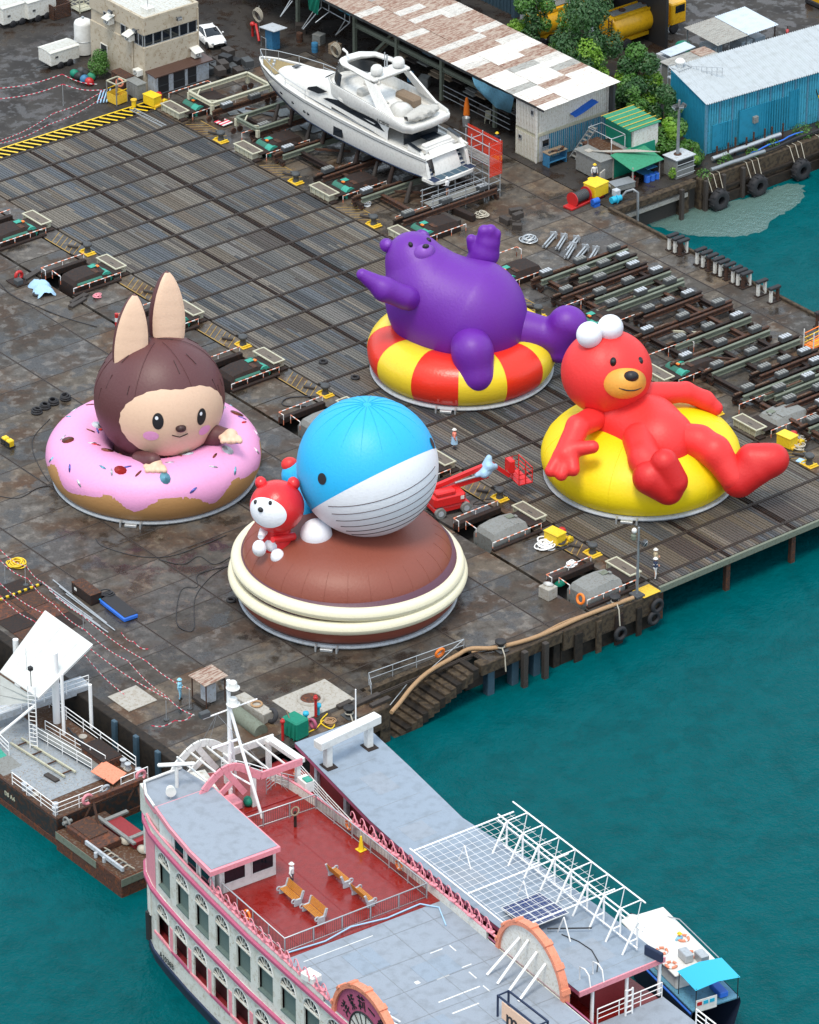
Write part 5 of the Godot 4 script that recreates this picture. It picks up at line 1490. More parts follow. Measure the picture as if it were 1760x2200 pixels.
	one("flat_pallet", "dark pallet stood on edge beside the worker near grey box", "pallet", mb().box(V(0, 0.75, 0), V(0.12, 1.5, 0.9), ID, 0.03), "concpale", V(32.4, 0, -33.3), 0.4)
	var hr := thing("hose_reel", "small red hose reel on the quay beside steel trough", "hose reel", V(33.6, 0, -32.4))
	put("reel", mb().torus(V(0, 0.4, 0), 0.25, 0.09, Basis(V(1, 0, 0), PI / 2), 18, 8), "redpaint", hr)
	put("stand", mb().line(V(-0.2, 0, 0), V(0, 0.4, 0), 0.03).line(V(0.2, 0, 0), V(0, 0.4, 0), 0.03), "darkgrey", hr)
	# light mast on a steel hut
	var lm := thing("steel_hut", "grey sheet metal hut on the quay under a lamp mast", "hut", V(34.4, 0, -40.1))
	put("wall", mb().box(V(0, 0.85, 0), V(1.6, 1.7, 2.0), ID, 0.02), "grey", lm)
	put("roof", mb().box(V(0, 1.74, 0), V(1.8, 0.06, 2.2), Basis(V(0, 0, 1), 0.04)), "pale", lm)
	put("opening", mb().box(V(0.81, 1.35, 0), V(0.03, 0.5, 1.7)), "black", lm)
	for i in 3: put("shelf_bar", mb().line(V(0.9, 0.3 + i * 0.5, -1.0), V(0.9, 0.3 + i * 0.5, 1.0), 0.035), "galv", lm)
	var mp := thing("lamp_mast", "tall steel lamp mast with four floodlights above the grey hut", "lamp", V(34.3, 1.75, -40.0))
	put("pole", mb().tube([V(0, 0, 0), V(0, 2.2, 0), V(0, 5.0, 0)], [0.15, 0.13, 0.1], 12), "steel", mp)
	put("base_plate", mb().cyl(V(0, 0, 0), 0.34, 0.08, 16), "rust", mp)
	for a in [0.4, 1.7, 3.2, 4.9]: floodlight(mp, V(0, 4.4 + 0.15 * cos(a), 0), V(cos(a), 0, sin(a)))
	plant_bush("potted_plant", "leafy potted shrub before the grey metal hut", V(34.9, 0, -38.9), 0.35, 1.1, "leaflight", 160)

# a sagging cloth between two lines of points
func sheet(called: String, label: String, a: Array, b: Array, sag: float, mat: String, cat := "tarpaulin") -> MeshInstance3D:
	var rows := []
	for i in 13:
		var u := i / 12.0
		var row := []
		for j in 11:
			var w := j / 10.0
			var pa: Vector3 = a[0].lerp(a[1], w * 2) if w < 0.5 else a[1].lerp(a[2], w * 2 - 1)
			var pb: Vector3 = b[0].lerp(b[1], w * 2) if w < 0.5 else b[1].lerp(b[2], w * 2 - 1)
			var p := pa.lerp(pb, u)
			p += V(0.5, -0.6, 0.6) * sag * sin(u * PI) * (0.6 + 0.4 * sin(w * 9.0)) + V(0.04, 0, 0.04) * sin(w * 17.0 + u * 5.0)
			row.append(p)
		rows.append(row)
	return one(called, label, cat, mb().skin(rows), mat)

# leafy crown: many small leaf faces in clumps
func leaves(c: Array, n: int, size: float, sd: int) -> MB:
	var m := mb()
	var r := RandomNumberGenerator.new(); r.seed = sd
	var tot := 0.0
	for k in c: tot += k[1] * k[1]
	for k in c:
		var cnt := int(n * k[1] * k[1] / tot)
		for i in cnt:
			var d := V(r.randfn(), r.randfn() * 0.8, r.randfn()).normalized()
			var p: Vector3 = k[0] + d * k[1] * (0.55 + 0.5 * pow(r.randf(), 0.6))
			var nrm := (d + V(r.randfn(), r.randfn() + 0.6, r.randfn()) * 0.5).normalized()
			var x := nrm.cross(V(r.randfn(), r.randfn(), r.randfn())).normalized()
			var y := nrm.cross(x)
			var s := size * r.randf_range(0.6, 1.3)
			m.quad(p - x * s, p + y * s * 0.45, p + x * s, p - y * s * 0.45)
	return m

func plant_bush(called: String, label: String, at: Vector3, r: float, h: float, mat: String, n: int) -> void:
	var t := thing(called, label, "plant", at)
	put("stem", mb().line(Vector3.ZERO, V(0, h * 0.6, 0), 0.04, 5), "bark", t)
	put("foliage", leaves([[V(0, h * 0.45, 0), r], [V(r * 0.2, h * 0.8, 0), r * 0.7]], n, 0.1, int(at.x * 10)), mat, t)

func tree(called: String, label: String, at: Vector3, h: float, cr: float, n: int, sd: int, mats3: Array, grp := "trees behind the shed") -> void:
	var t := thing(called, label, "tree", at, 0, grp)
	var r := RandomNumberGenerator.new(); r.seed = sd
	put("trunk", mb().tube([Vector3.ZERO, V(0.1, h * 0.3, 0.05), V(0.0, h * 0.6, 0), V(0.1, h * 0.85, 0)], [0.24, 0.19, 0.13, 0.05], 8), "bark", t)
	var cl := []
	for i in 13:
		var a := r.randf() * TAU
		var q := r.randf()
		var rad := cr * (0.35 + 0.6 * sqrt(r.randf())) * (1.0 - 0.55 * q)
		var p := V(cos(a) * rad, h * (0.30 + 0.62 * q), sin(a) * rad)
		cl.append([p, cr * r.randf_range(0.32, 0.5)])
		if i % 2 == 0: put("limb", mb().tube([V(0, h * (0.2 + 0.5 * q), 0), p * V(0.6, 1, 0.6) - V(0, 0.1, 0), p], [0.1, 0.06, 0.03], 5), "bark", t)
	for k in 3:
		var part := []
		for i in range(k, cl.size(), 3): part.append(cl[i])
		put("crown", leaves(part, n / 3, 0.17, sd * 7 + k), mats3[k], t)

func build_blue_hall() -> void:
	var t := thing("blue_hall", "long blue corrugated metal hall with pale ribbed roof on the quay", "building")
	# corner nearest the camera, then walls running back
	var c := V(33.03, 0, -44.24)
	var dx := V(0.084, 0, -0.996).normalized()
	var dz := V(-0.967, 0, -0.254).normalized()
	var L := 30.0
	var W := 6.6
	var h0 := 4.75
	var h1 := 5.3
	var bs := Basis(dx, Vector3.UP, dx.cross(Vector3.UP))
	put("wall", mb().skin([[c, c + V(0, h0, 0)], [c + dx * L, c + dx * L + V(0, h0, 0)], [c + dx * L + dz * W, c + dx * L + dz * W + V(0, h1, 0)], [c + dz * W, c + dz * W + V(0, h1, 0)], [c, c + V(0, h0, 0)]], false, true), "shedblue2", t)
	var nrm := V(0.996, 0, 0.084)
	for i in 110:
		var p := c + dx * (0.1 + i * 0.27) + nrm * 0.03
		put("wall_rib", mb().box(p + V(0, h0 / 2, 0), V(0.10, h0 - 0.05, 0.14)), "shedblue2" if (i * 7) % 5 else "tarpblue", t)
	var n2 := V(-0.27, 0, 0.95) * -1.0
	n2 = V(-0.27, 0, 0.95)
	for i in 24:
		var p := c + dz * (0.15 + i * 0.27) + n2 * 0.03
		put("wall_rib", mb().box(p + V(0, h0 / 2 + 0.04 + 0.02 * i * 0.5, 0), V(0.14, h0, 0.1), Basis(Vector3.UP, -0.28)), "shedblue", t)
	# repainted lower panels: darker blue sheets set on the wall
	for q in [[0.6, 3.4, 0.3, 2.6], [3.4, 8.9, 0.3, 3.3], [8.9, 10.2, 0.3, 3.7], [13.6, 18.0, 1.0, 3.4]]:
		put("wall_sheet", mb().box(c + dx * ((q[0] + q[1]) / 2) + nrm * 0.075 + V(0, (q[2] + q[3]) / 2, 0), V(0.06, q[3] - q[2], q[1] - q[0])), "shedblue", t)
		for i in int((q[1] - q[0]) / 0.27): put("wall_rib", mb().box(c + dx * (q[0] + 0.15 + i * 0.27) + nrm * 0.12 + V(0, (q[2] + q[3]) / 2, 0), V(0.08, q[3] - q[2], 0.12)), "shedblue", t)
	put("corner_trim", mb().box(c + V(0.06, h0 / 2, 0.02), V(0.16, h0, 0.16)), "tarpblue", t)
	var up := (dz * W + V(0, h1 - h0, 0)).normalized()
	var m := corrugated(1.0, W + 0.5, 4, 0.06).mesh()
	for i in 31:
		var o := put("roof_sheet", m, "shedroof", t)
		o.transform = Transform3D(Basis(dx, up.cross(dx) * -1.0, up), c + dx * (0.3 + i * 0.985) + dz * W / 2 + V(0.1, (h0 + h1) / 2 + 0.1, 0))
	put("gutter", mb().beam(c + V(0.12, h0 + 0.02, 0.1), c + dx * L + V(0.12, h0 + 0.02, 0), 0.14, 0.12), "pale", t)
	put("vent_box", mb().box(c + dx * 5.1 + V(0.25, 2.1, 0), V(0.4, 0.6, 0.5), ID, 0.03), "grey", t)
	put("window", mb().box(c + dx * 13.0 + V(0.1, 3.3, 0), V(0.06, 0.75, 0.8)), "cream", t)
	for i in 4: put("window_bar", mb().box(c + dx * (12.75 + i * 0.18) + V(0.15, 3.3, 0), V(0.05, 0.65, 0.05)), "grey", t)
	# walkway and vent stack at the back corner
	var w := thing("roof_walkway", "pale steel walkway and railing beside the blue hall's back corner", "walkway", V(27.0, 0, -46.6))
	put("platform", mb().box(V(0, 4.4, 0), V(1.5, 0.1, 1.5)), "pale", w)
	for x in [-0.7, 0.7]:
		for z in [-0.7, 0.7]: put("leg", mb().line(V(x, 0, z), V(x, 5.4, z), 0.05), "galv", w)
	for y in [4.9, 5.4]: put("rail", mb().tube([V(-0.7, y, 0.7), V(0.7, y, 0.7), V(0.7, y, -0.7), V(-0.7, y, -0.7)], 0.04, 6, true), "galv", w)
	pipe_rail(w, [V(0.7, 4.7, -0.7), V(3.6, 5.3, -1.6)], 0.8, 1, "galv", 0.5, 0.03)
	var vs := thing("vent_stack", "white capped vent pipe standing on the steel walkway", "vent", V(26.9, 4.45, -46.7))
	put("pipe", mb().tube([Vector3.ZERO, V(0, 1.2, 0)], 0.26, 16), "white", vs)
	put("cap", mb().lathe([Vector2(0.3, 1.15), Vector2(0.44, 1.3), Vector2(0.44, 1.45), Vector2(0.25, 1.62), Vector2(0.01, 1.65)], 18), "white", vs)

func build_right_bank() -> void:
	# inner basin: a beam on piers near the corner, then a solid wall
	var bw: Node3D = Node3D.new()
	bw.name = "basin_wall"; bw.set_meta("kind", "structure"); add_child(bw, true)
	put("edge_beam", mb().box(V(35.9, -0.35, -35.8), V(0.9, 0.66, 9.2), ID, 0.06), "face", bw)
	put("cross_beam", mb().box(V(36.0, -1.15, -35.6), V(0.4, 0.4, 8.0), ID, 0.03), "concpale", bw)
	put("recess", mb().box(V(33.6, -2.2, -35.6), V(0.4, 3.6, 9.4)), "core", bw)
	for z in [-31.6, -39.3]: put("pier", mb().box(V(35.6, -1.8, z), V(1.0, 3.0, 1.1), ID, 0.05), "face", bw)
	put("wall_face", mb().box(V(35.6, -1.7, -56), V(1.6, 3.3, 30.4), ID, 0.08), "face", bw)
	put("ledge", mb().box(V(36.5, -1.5, -56), V(0.25, 0.3, 30), ID, 0.03), "facedark", bw)
	put("footing", mb().box(V(36.45, -2.5, -56), V(0.5, 1.0, 30)), "facedark", bw)
	for z in [-38.4, -41.1, -43.1, -45.3]: one("timber_pile", "black timber fender pile against inner basin wall, %s from the corner beam" % ORD[[-38.4, -41.1, -43.1, -45.3].find(z)], "pile", mb().box(Vector3.ZERO, V(0.34, 3.0, 0.34), ID, 0.03), "darkwood", V(36.75, -1.6, z), 0, "fender piles on the inner wall")
	var nz := [-42.2, -46.6, -51.6, -55.0]
	for i in 4:
		var t := thing("tyre_fender", "large black tyre fender hung on ropes on inner basin wall, %s from the corner" % ORD[i], "tyre", V(37.25, -2.0, nz[i]), 0, "tyre fenders on the inner wall")
		var bs := Basis(V(0, 0, 1), PI / 2)
		put("tyre", mb().lathe([Vector2(0.36, -0.32), Vector2(0.62, -0.4), Vector2(0.86, -0.34), Vector2(0.94, -0.15), Vector2(0.94, 0.15), Vector2(0.86, 0.34), Vector2(0.62, 0.4), Vector2(0.36, 0.32), Vector2(0.34, 0), Vector2(0.36, -0.32)], 26, Transform3D(bs, Vector3.ZERO)), "rubber", t)
		for a in 18: put("tread_lug", mb().box(V(0.3 * (a % 2) - 0.15, cos(TAU * a / 18) * 0.95, sin(TAU * a / 18) * 0.95), V(0.42, 0.09, 0.1), Basis(V(1, 0, 0), TAU * a / 18)), "rubber", t)
		for s in [-0.6, 0.0, 0.6]: put("rope", mb().tube([V(-1.3, 2.02, s * 1.1), V(-0.85, 2.02, s * 1.1), V(-0.25, 0.8, s)], 0.035, 5), "rope", t)
	for l in [[V(34.7, 0.45, -43.6), V(34.9, 0.6, -51.2), 0.19, "galv", "thick pale pipeline on posts along the foot of blue hall"], [V(36.1, 0.35, -42.2), V(36.2, 0.35, -48.2), 0.17, "steel", "grey pipeline along the top of inner basin wall"], [V(36.2, 0.3, -48.2), V(35.6, 0.35, -58.5), 0.12, "rubber", "black hose laid along the top of inner basin wall"], [V(35.5, 0.2, -47.2), V(35.2, 0.3, -53.5), 0.07, "barrier", "blue hose among weeds beside the blue hall"]]:
		var pts := []
		for i in 9: pts.append(l[0].lerp(l[1], i / 8.0) + V(0.1 * sin(i * 1.7), 0, 0) * (0.3 if l[2] > 0.15 else 1.0))
		one("pipeline", l[4], "pipe", mb().tube(pts, l[2], 10), l[3])
	for i in 8: one("rusty_post", "rusty steel post along the blue hall pipeline, %s from the corner" % ORD[i], "post", mb().box(V(0, 0.7, 0), V(0.12, 1.4 + 0.2 * (i % 3), 0.12)), "rust", V(34.6 + 0.25 * (i % 2), 0, -44.2 - i * 1.05), 0, "rusty posts along the pipeline")
	var dv := thing("davit", "yellow steel davit arm standing by the blue hall at picture's right edge", "crane", V(35.2, 0, -57.0))
	put("post", mb().box(V(0, 1.6, 0), V(0.22, 3.2, 0.22)), "yellowpaint", dv)
	put("arm", mb().beam(V(0, 3.1, -0.2), V(-0.2, 2.9, 1.6), 0.14, 0.2), "yellowpaint", dv)
	put("hook", mb().line(V(-0.2, 2.9, 1.6), V(-0.2, 3.7, 1.9), 0.05), "black", dv)
	# weeds along the wall and vines
	var wd := leaves([[V(35.3, 0.15, -44.5), 0.7], [V(35.5, 0.1, -47.5), 0.6], [V(35.3, 0.1, -50.0), 0.6], [V(35.2, 0.15, -53.5), 0.9], [V(35.9, -0.1, -41.6), 0.7], [V(33.2, 0.4, -42.9), 0.9], [V(32.7, 0.5, -41.9), 0.8], [V(35.2, 0.1, -56.0), 0.7]], 2600, 0.1, 3)
	put("weeds", wd, "leafmid").set_meta("kind", "stuff")
	tag(get_node("weeds"), "green weeds growing along foot of the blue hall", "weeds")
	var mixA := ["leafdark", "leafmid", "leafdark"]
	var mixB := ["leafdark", "leafmid", "leaflight"]
	var mixC := ["leafmid", "leafmid", "leaflight"]
	tree("leafy_tree", "tall dark tree with wide crown between shed roof and yellow tankers", V(16.6, 0, -44.6), 9.6, 3.3, 9000, 4, mixA)
	tree("leafy_tree", "small light green tree behind the shed roof beside slate steel hall", V(9.6, 0, -45.2), 7.4, 2.0, 5000, 5, mixB)
	tree("leafy_tree", "lower bushy tree overhanging back edge of the shed roof", V(18.2, 0, -43.4), 6.4, 2.2, 6000, 6, mixB)
	tree("leafy_tree", "dark tree at the picture's top edge beyond the shed roof", V(-1.5, 0, -45.5), 8.2, 2.6, 5000, 16, mixA)
	tree("leafy_tree", "round bright green tree between the tankers and blue hall's corner", V(23.6, 0, -45.4), 6.2, 2.3, 7000, 7, mixB)
	tree("leafy_tree", "low dark shrub tree behind the netted cabin", V(25.2, 0, -42.6), 4.4, 1.9, 5000, 8, mixA)
	tree("leafy_tree", "sprawling yellow green creeper bush between netted cabin and grey hut", V(31.6, 0, -41.5), 3.2, 1.7, 6000, 9, mixC)
	tree("leafy_tree", "narrow dark bush against the end wall of blue hall", V(28.6, 0, -43.6), 4.8, 1.5, 4000, 10, mixA)
	tree("leafy_tree", "pale creeper tuft behind the grey metal hut", V(33.8, 0, -42.0), 1.9, 0.9, 2500, 12, mixC)
	# slate steel hall behind the trees
	var sh := thing("steel_hall", "dark slate steel hall with columns behind the shed roof", "building", V(1.8, 0, -50.5))
	put("wall", mb().box(V(-6.5, 4.5, -0.2), V(11, 9, 0.3)), "slate", sh)
	for i in 5: put("column", mb().box(V(-1.2 + i * 2.6, 4.5, 0.1), V(0.45, 9, 0.5), ID, 0.02), "slate" if i < 1 else "pale", sh)
	put("inner_wall", mb().box(V(5.5, 4.5, -6), V(14, 9, 0.3)), "black", sh)
	put("roof", mb().box(V(0, 9.1, -3), V(25, 0.3, 7)), "slate", sh)
	for i in 20: put("wall_rib", mb().box(V(-11.5 + i * 0.5, 4.5, 0.0), V(0.08, 9, 0.1)), "slate", sh)
	# tankers
	for q in [[V(11.3, 0, -55.0), "yellow tank lorry with grey walkway on top, right of the tall tree"], [V(6.4, 0, -50.4), "yellow tank lorry half hidden by trees behind the shed roof"]]:
		var t := thing("tank_lorry", q[1], "lorry", q[0], 0, "yellow tank lorries")
		var pr := [Vector2(0.01, -3.0), Vector2(1.0, -2.95), Vector2(1.25, -2.75), Vector2(1.28, 0), Vector2(1.25, 2.75), Vector2(1.0, 2.95), Vector2(0.01, 3.0)]
		put("tank", mb().lathe(pr, 32, Transform3D(Basis(V(1, 0, 0), PI / 2) * Basis.from_scale(V(1.05, 1, 0.95)), V(0, 2.1, 0))), "tanker", t)
		put("walkway", mb().box(V(0, 3.32, 0), V(0.9, 0.06, 5.2)), "grey", t)
		for s in [-1, 1]: put("rail", mb().box(V(s * 0.85, 3.2, 0), V(0.1, 0.25, 5.6), ID, 0.02), "tanker", t)
		for z in [-1.5, 1.2]: put("hatch", mb().cyl(V(0, 3.34, z), 0.32, 0.15, 16, 0.03), "rust", t)
		put("chassis", mb().box(V(0, 0.85, 0), V(1.6, 0.35, 7.6)), "tanker", t)
		put("cab", mb().box(V(0, 1.9, -4.6), V(2.3, 2.1, 1.8), ID, 0.12), "tanker", t)
		put("window", mb().box(V(1.16, 2.35, -4.7), V(0.03, 0.7, 1.1)), "glassdark", t)
		put("windscreen", mb().box(V(0, 2.35, -5.51), V(1.9, 0.75, 0.03)), "glassdark", t)
		for z in [-4.2, 1.4, 2.6]:
			for s in [-1, 1]: put("wheel", mb().lathe([Vector2(0.01, -0.16), Vector2(0.4, -0.17), Vector2(0.5, -0.1), Vector2(0.5, 0.1), Vector2(0.4, 0.17), Vector2(0.01, 0.16)], 18, Transform3D(Basis(V(0, 0, 1), PI / 2), V(s * 0.95, 0.5, z))), "rubber", t)
		put("ladder", mb().beam(V(0.4, 0.8, 3.2), V(0.4, 3.3, 3.1), 0.06).beam(V(0.85, 0.8, 3.2), V(0.85, 3.3, 3.1), 0.06), "rust", t)
		for i in 8: put("rung", mb().box(V(0.62, 0.95 + i * 0.3, 3.18), V(0.45, 0.05, 0.05)), "rust", t)
	# canopy over plant cabinets, low store, small lean-to roofs
	var cn := thing("canopy", "open canopy with half grey and half pale blue corrugated roof over plant", "canopy", V(18.7, 0, -60.2))
	for i in 8:
		var o := put("roof_sheet", corrugated(0.92, 4.5, 4, 0.03), "roofgrey" if i < 4 else "paleroof", cn)
		o.transform = Transform3D(Basis(V(0, 0, 1), V(0, 1, 0), V(-1, 0, 0)) * Basis(V(1, 0, 0), -0.05), V(0, 2.62 + (0.0 if i < 4 else 0.05), 3.2 - i * 0.91))
	for x in [-2.0, 2.0]:
		for z in [-3.4, 0.0, 3.4]: put("post", mb().box(V(x, 1.3, z), V(0.09, 2.6, 0.09)), "steel" if z > -1 else "rust", cn)
	for q in [[-0.2, 2.2, 1.5], [0.9, -0.4, 1.7], [0.2, -2.6, 1.2]]: put("plant_cabinet", mb().box(V(q[0], q[2] / 2, q[1]), V(1.6, q[2], 1.3), ID, 0.03), "pale", cn)
	for q in [[-0.2, 2.2, 1.5], [0.9, -0.4, 1.7]]: put("cabinet_door", mb().box(V(q[0] + 0.82, q[2] / 2, q[1]), V(0.03, q[2] * 0.85, 0.5), ID, 0.01), "white", cn)
	var ls := thing("low_store", "low store with stained brown felt roof behind the blue hall", "shed", V(21.7, 0, -53.0))
	put("wall", mb().box(V(0, 1.15, 0), V(2.6, 2.3, 5.0)), "grey", ls)
	for i in 6: put("roof_sheet", mb().box(V(0.75 - 1.5 * (i % 2), 2.42 + 0.02 * (i % 3), 1.75 - 1.75 * (i / 2)), V(1.5, 0.08, 1.73), ID, 0.02), "roofrust" if i == 5 else "roofgrey", ls)
	var lt := thing("lean_to", "white lean-to cabin with flat pale roof sheet beside green tank", "cabin", V(18.6, 0, -53.4))
	put("wall", mb().box(V(0, 0.9, 0), V(2.0, 1.8, 2.2)), "pale", lt)
	put("roof", mb().box(V(0.3, 2.25, -0.3), V(1.4, 0.07, 2.9), Basis(V(1, 0, 0), 0.05)), "paleroof", lt)
	one("water_tank", "green domed plastic water tank beside the yellow tank lorry", "tank", mb().lathe([Vector2(0.75, 0), Vector2(0.78, 0.9), Vector2(0.6, 1.2), Vector2(0.2, 1.35), Vector2(0.01, 1.36)], 22), "tarpgreen", V(16.4, 0, -56.6))
	var mb := thing("motorcycle", "dark red motorcycle parked on road beyond the canopy", "motorcycle", V(19.6, 0.12, -66.2), 0.8)
	for z in [-0.65, 0.65]: put("wheel", mb().torus(V(0, 0.3, z), 0.25, 0.06, Basis(V(0, 0, 1), PI / 2), 18, 6), "rubber", mb)
	put("body", mb().tube([V(0, 0.4, -0.6), V(0, 0.7, -0.1), V(0, 0.75, 0.5)], [0.08, 0.17, 0.1], 8), "redpaint", mb)
	put("handlebar", mb().line(V(-0.3, 1.0, -0.45), V(0.3, 1.0, -0.45), 0.03).line(V(0, 0.4, -0.65), V(0, 1.0, -0.45), 0.04), "black", mb)
	var fe := thing("road_barrier", "yellow steel barrier frame with weeds at the picture's upper right", "barrier", V(20.9, 0, -68.9))
	put("bar", mb().tube([V(0, 0, 1.0), V(0, 1.1, 1.0), V(0, 1.1, -2.0), V(0, 0, -2.0)], 0.07).line(V(0, 0.6, 1.0), V(0, 0.6, -2.0), 0.05), "yellow", fe)
	var ex := thing("digger", "yellow digger part at the picture's top right corner", "digger", V(15.6, 0, -74.2))
	put("body", mb().box(V(0, 1.0, 0), V(1.8, 1.2, 2.2), ID, 0.1), "tanker", ex)
	put("track", mb().box(V(0, 0.3, 0), V(2.2, 0.6, 2.4), ID, 0.15), "rubber", ex)
	# keel blocks along the quay's right edge
	var xsb := [44.8, 45.5, 46.1, 48.2, 48.9, 49.6, 50.35, 51.0, 51.7, 52.5, 53.1, 53.7, 55.5, 57.0, 62.4]
	for i in xsb.size():
		var k := thing("keel_stand", "black topped steel keel stand on the quay's right edge, %s from the basin corner" % ORD[i], "stand", V(xsb[i], 0, -30.15), 0, "keel stands along the right quay edge")
		put("cap", mb().box(V(0, 1.25, 0), V(0.4, 0.22, 1.15), ID, 0.04), "rubber", k)
		for s in [-1, 1]: put("leg", mb().box(V(0, 0.58, s * 0.36), V(0.24, 1.12, 0.2), ID, 0.01), "whiteworn" if (i + s) % 3 else "rust", k)
		put("brace", mb().beam(V(0.05, 0.15, -0.3), V(0.05, 1.0, 0.3), 0.07, 0.07), "rust", k)
		put("base", mb().box(V(0, 0.04, 0), V(0.45, 0.08, 1.2)), "rustdark", k)
	var kerb := mb().box(V(60, 0.12, -30.95), V(48, 0.24, 0.3), ID, 0.04)
	struct("kerb", kerb, "face")

func build_yacht() -> void:
	var t := thing("motor_yacht", "white motor yacht with flybridge and radar domes set up on cradles", "yacht", V(25.9, 0, -21.8), PI + 0.0548)
	var xs := [0.0, 2.0, 6.0, 11.0, 15.0, 18.0, 20.5, 22.4, 23.4, 23.75]
	var gw := [2.35, 2.6, 2.75, 2.75, 2.6, 2.25, 1.65, 0.95, 0.36, 0.04]
	var gy := [4.25, 4.35, 4.45, 4.6, 4.72, 4.82, 4.88, 4.92, 4.93, 4.93]
	var cw := [2.25, 2.4, 2.5, 2.45, 2.15, 1.6, 0.95, 0.4, 0.12, 0.02]
	var cy := [2.5, 2.4, 2.35, 2.4, 2.5, 2.7, 3.0, 3.4, 3.9, 4.3]
	var ky := [1.7, 1.5, 1.4, 1.4, 1.45, 1.6, 1.95, 2.6, 3.5, 4.2]
	var top := []
	var bot := []
	var dk := []
	for i in xs.size():
		var l := []
		for s: float in [-1.0, 1.0]:
			var r := []
			for j in 9:
				var q := j / 8.0
				var w := lerpf(cw[i], gw[i], pow(q, 0.7)) + 0.06 * sin(q * PI)
				r.append(V(xs[i], lerpf(cy[i], gy[i], q), s * w))
			if s > 0: r.reverse()
			l += r
		top.append([l.slice(0, 9), l.slice(9)])
		bot.append([V(xs[i], cy[i], -cw[i]), V(xs[i], (cy[i] + ky[i]) / 2, -cw[i] * 0.75), V(xs[i], ky[i], 0), V(xs[i], (cy[i] + ky[i]) / 2, cw[i] * 0.75), V(xs[i], cy[i], cw[i])])
		dk.append([V(xs[i], gy[i] - 0.12, -gw[i]), V(xs[i], gy[i] - 0.08, 0), V(xs[i], gy[i] - 0.12, gw[i])])
	for s in 2:
		var rows := []
		for r in top: rows.append(r[s])
		put("hull_side", mb().skin(rows), "hullwhite", t)
	put("bottom", mb().skin(bot), "antifoul", t)
	put("deck", mb().skin(dk), "hullwhite", t)
	for s: float in [-1.0, 1.0]:
		var st := []
		var gn := []
		for i in xs.size():
			st.append(V(xs[i], cy[i] + 0.05, s * (cw[i] + 0.03)))
			gn.append(V(xs[i], gy[i], s * gw[i]))
		put("boot_stripe", mb().tube(st, 0.06, 6), "navy", t)
		put("gunwale", mb().tube(gn, 0.09, 8), "hullwhite", t)
		var rb := []
		for i in xs.size(): rb.append(V(xs[i], lerpf(cy[i], gy[i], 0.86), s * (lerpf(cw[i], gw[i], 0.9) + 0.05)))
		put("rubbing_strake", mb().tube(rb, 0.03, 5), "darkgrey", t)
		# bow rail
		var top_r := []
		for i in range(4, 10): top_r.append(V(xs[i], gy[i] + 0.75, s * maxf(gw[i] - 0.08, 0.02)))
		put("bow_rail", mb().tube(top_r, 0.03, 6), "galv", t)
		for i in range(4, 9): put("rail_post", mb().line(V(xs[i], gy[i], s * (gw[i] - 0.08)), V(xs[i], gy[i] + 0.75, s * (gw[i] - 0.08)), 0.025), "galv", t)
		var side_r := []
		for i in range(2, 6): side_r.append(V(xs[i], gy[i] + 0.4, s * (gw[i] - 0.06)))
		put("side_rail", mb().tube(side_r, 0.025, 6), "galv", t)
		for q in [[18.9, 3.75], [17.0, 3.6], [15.2, 3.45], [14.7, 3.42]]:
			var hw := 0.0
			for i in 9:
				if q[0] >= xs[i] and q[0] <= xs[i + 1]:
					var u: float = (q[0] - xs[i]) / (xs[i + 1] - xs[i])
					var yy := lerpf(cy[i], cy[i + 1], u)
					var qq: float = (q[1] - yy) / (lerpf(gy[i], gy[i + 1], u) - yy)
					hw = lerpf(lerpf(cw[i], cw[i + 1], u), lerpf(gw[i], gw[i + 1], u), pow(qq, 0.7)) + 0.06 * sin(qq * PI)
			put("porthole", mb().ball(V(q[0], q[1], s * hw), V(0.2, 0.13, 0.06), 14), "glassdark", t)
		put("hull_window", mb().box(V(10.6, 3.25, s * 2.67), V(1.15, 0.85, 0.16), Basis(V(0, 0, 1), -0.06) * Basis(V(1, 0, 0), -s * 0.13), 0.03), "glassdark", t)
	# fore deck: teak and the raised trunk
	put("fore_deck", mb().prism(PackedVector2Array([Vector2(20.3, -1.35), Vector2(22.6, -0.7), Vector2(23.4, 0), Vector2(22.6, 0.7), Vector2(20.3, 1.35)]), 0.03, Transform3D(Basis(V(1, 0, 0), V(0, 0, 1), V(0, -1, 0)), V(0, 4.86, 0))), "teak", t)
	for q in [[22.2, 0.25], [21.7, -0.3], [22.6, 0]]: put("windlass", mb().lathe([Vector2(0.12, 0), Vector2(0.09, 0.1), Vector2(0.14, 0.22), Vector2(0.01, 0.26)], 12, Transform3D(ID, V(q[0], 4.88, q[1]))), "galv", t)
	var tr := []
	for q in [[20.9, 0.15, 0.05], [20.6, 0.75, 0.22], [19.4, 1.25, 0.42], [17.5, 1.65, 0.62], [15.5, 1.95, 0.82], [13.6, 2.15, 1.0], [12.0, 2.2, 1.2]]:
		var row := []
		for j in 13:
			var a := PI * j / 12.0
			row.append(V(q[0], 4.72 + q[2] * pow(sin(a), 0.6), -cos(a) * q[1] * 1.0))
		tr.append(row)
	put("trunk", mb().skin(tr), "hullwhite", t)
	put("hatch", mb().box(V(19.0, 5.27, 0), V(0.6, 0.04, 0.6), Basis(V(0, 0, 1), -0.12)), "glassdark", t)
	# saloon with sloping screen, dark side windows
	var sal := []
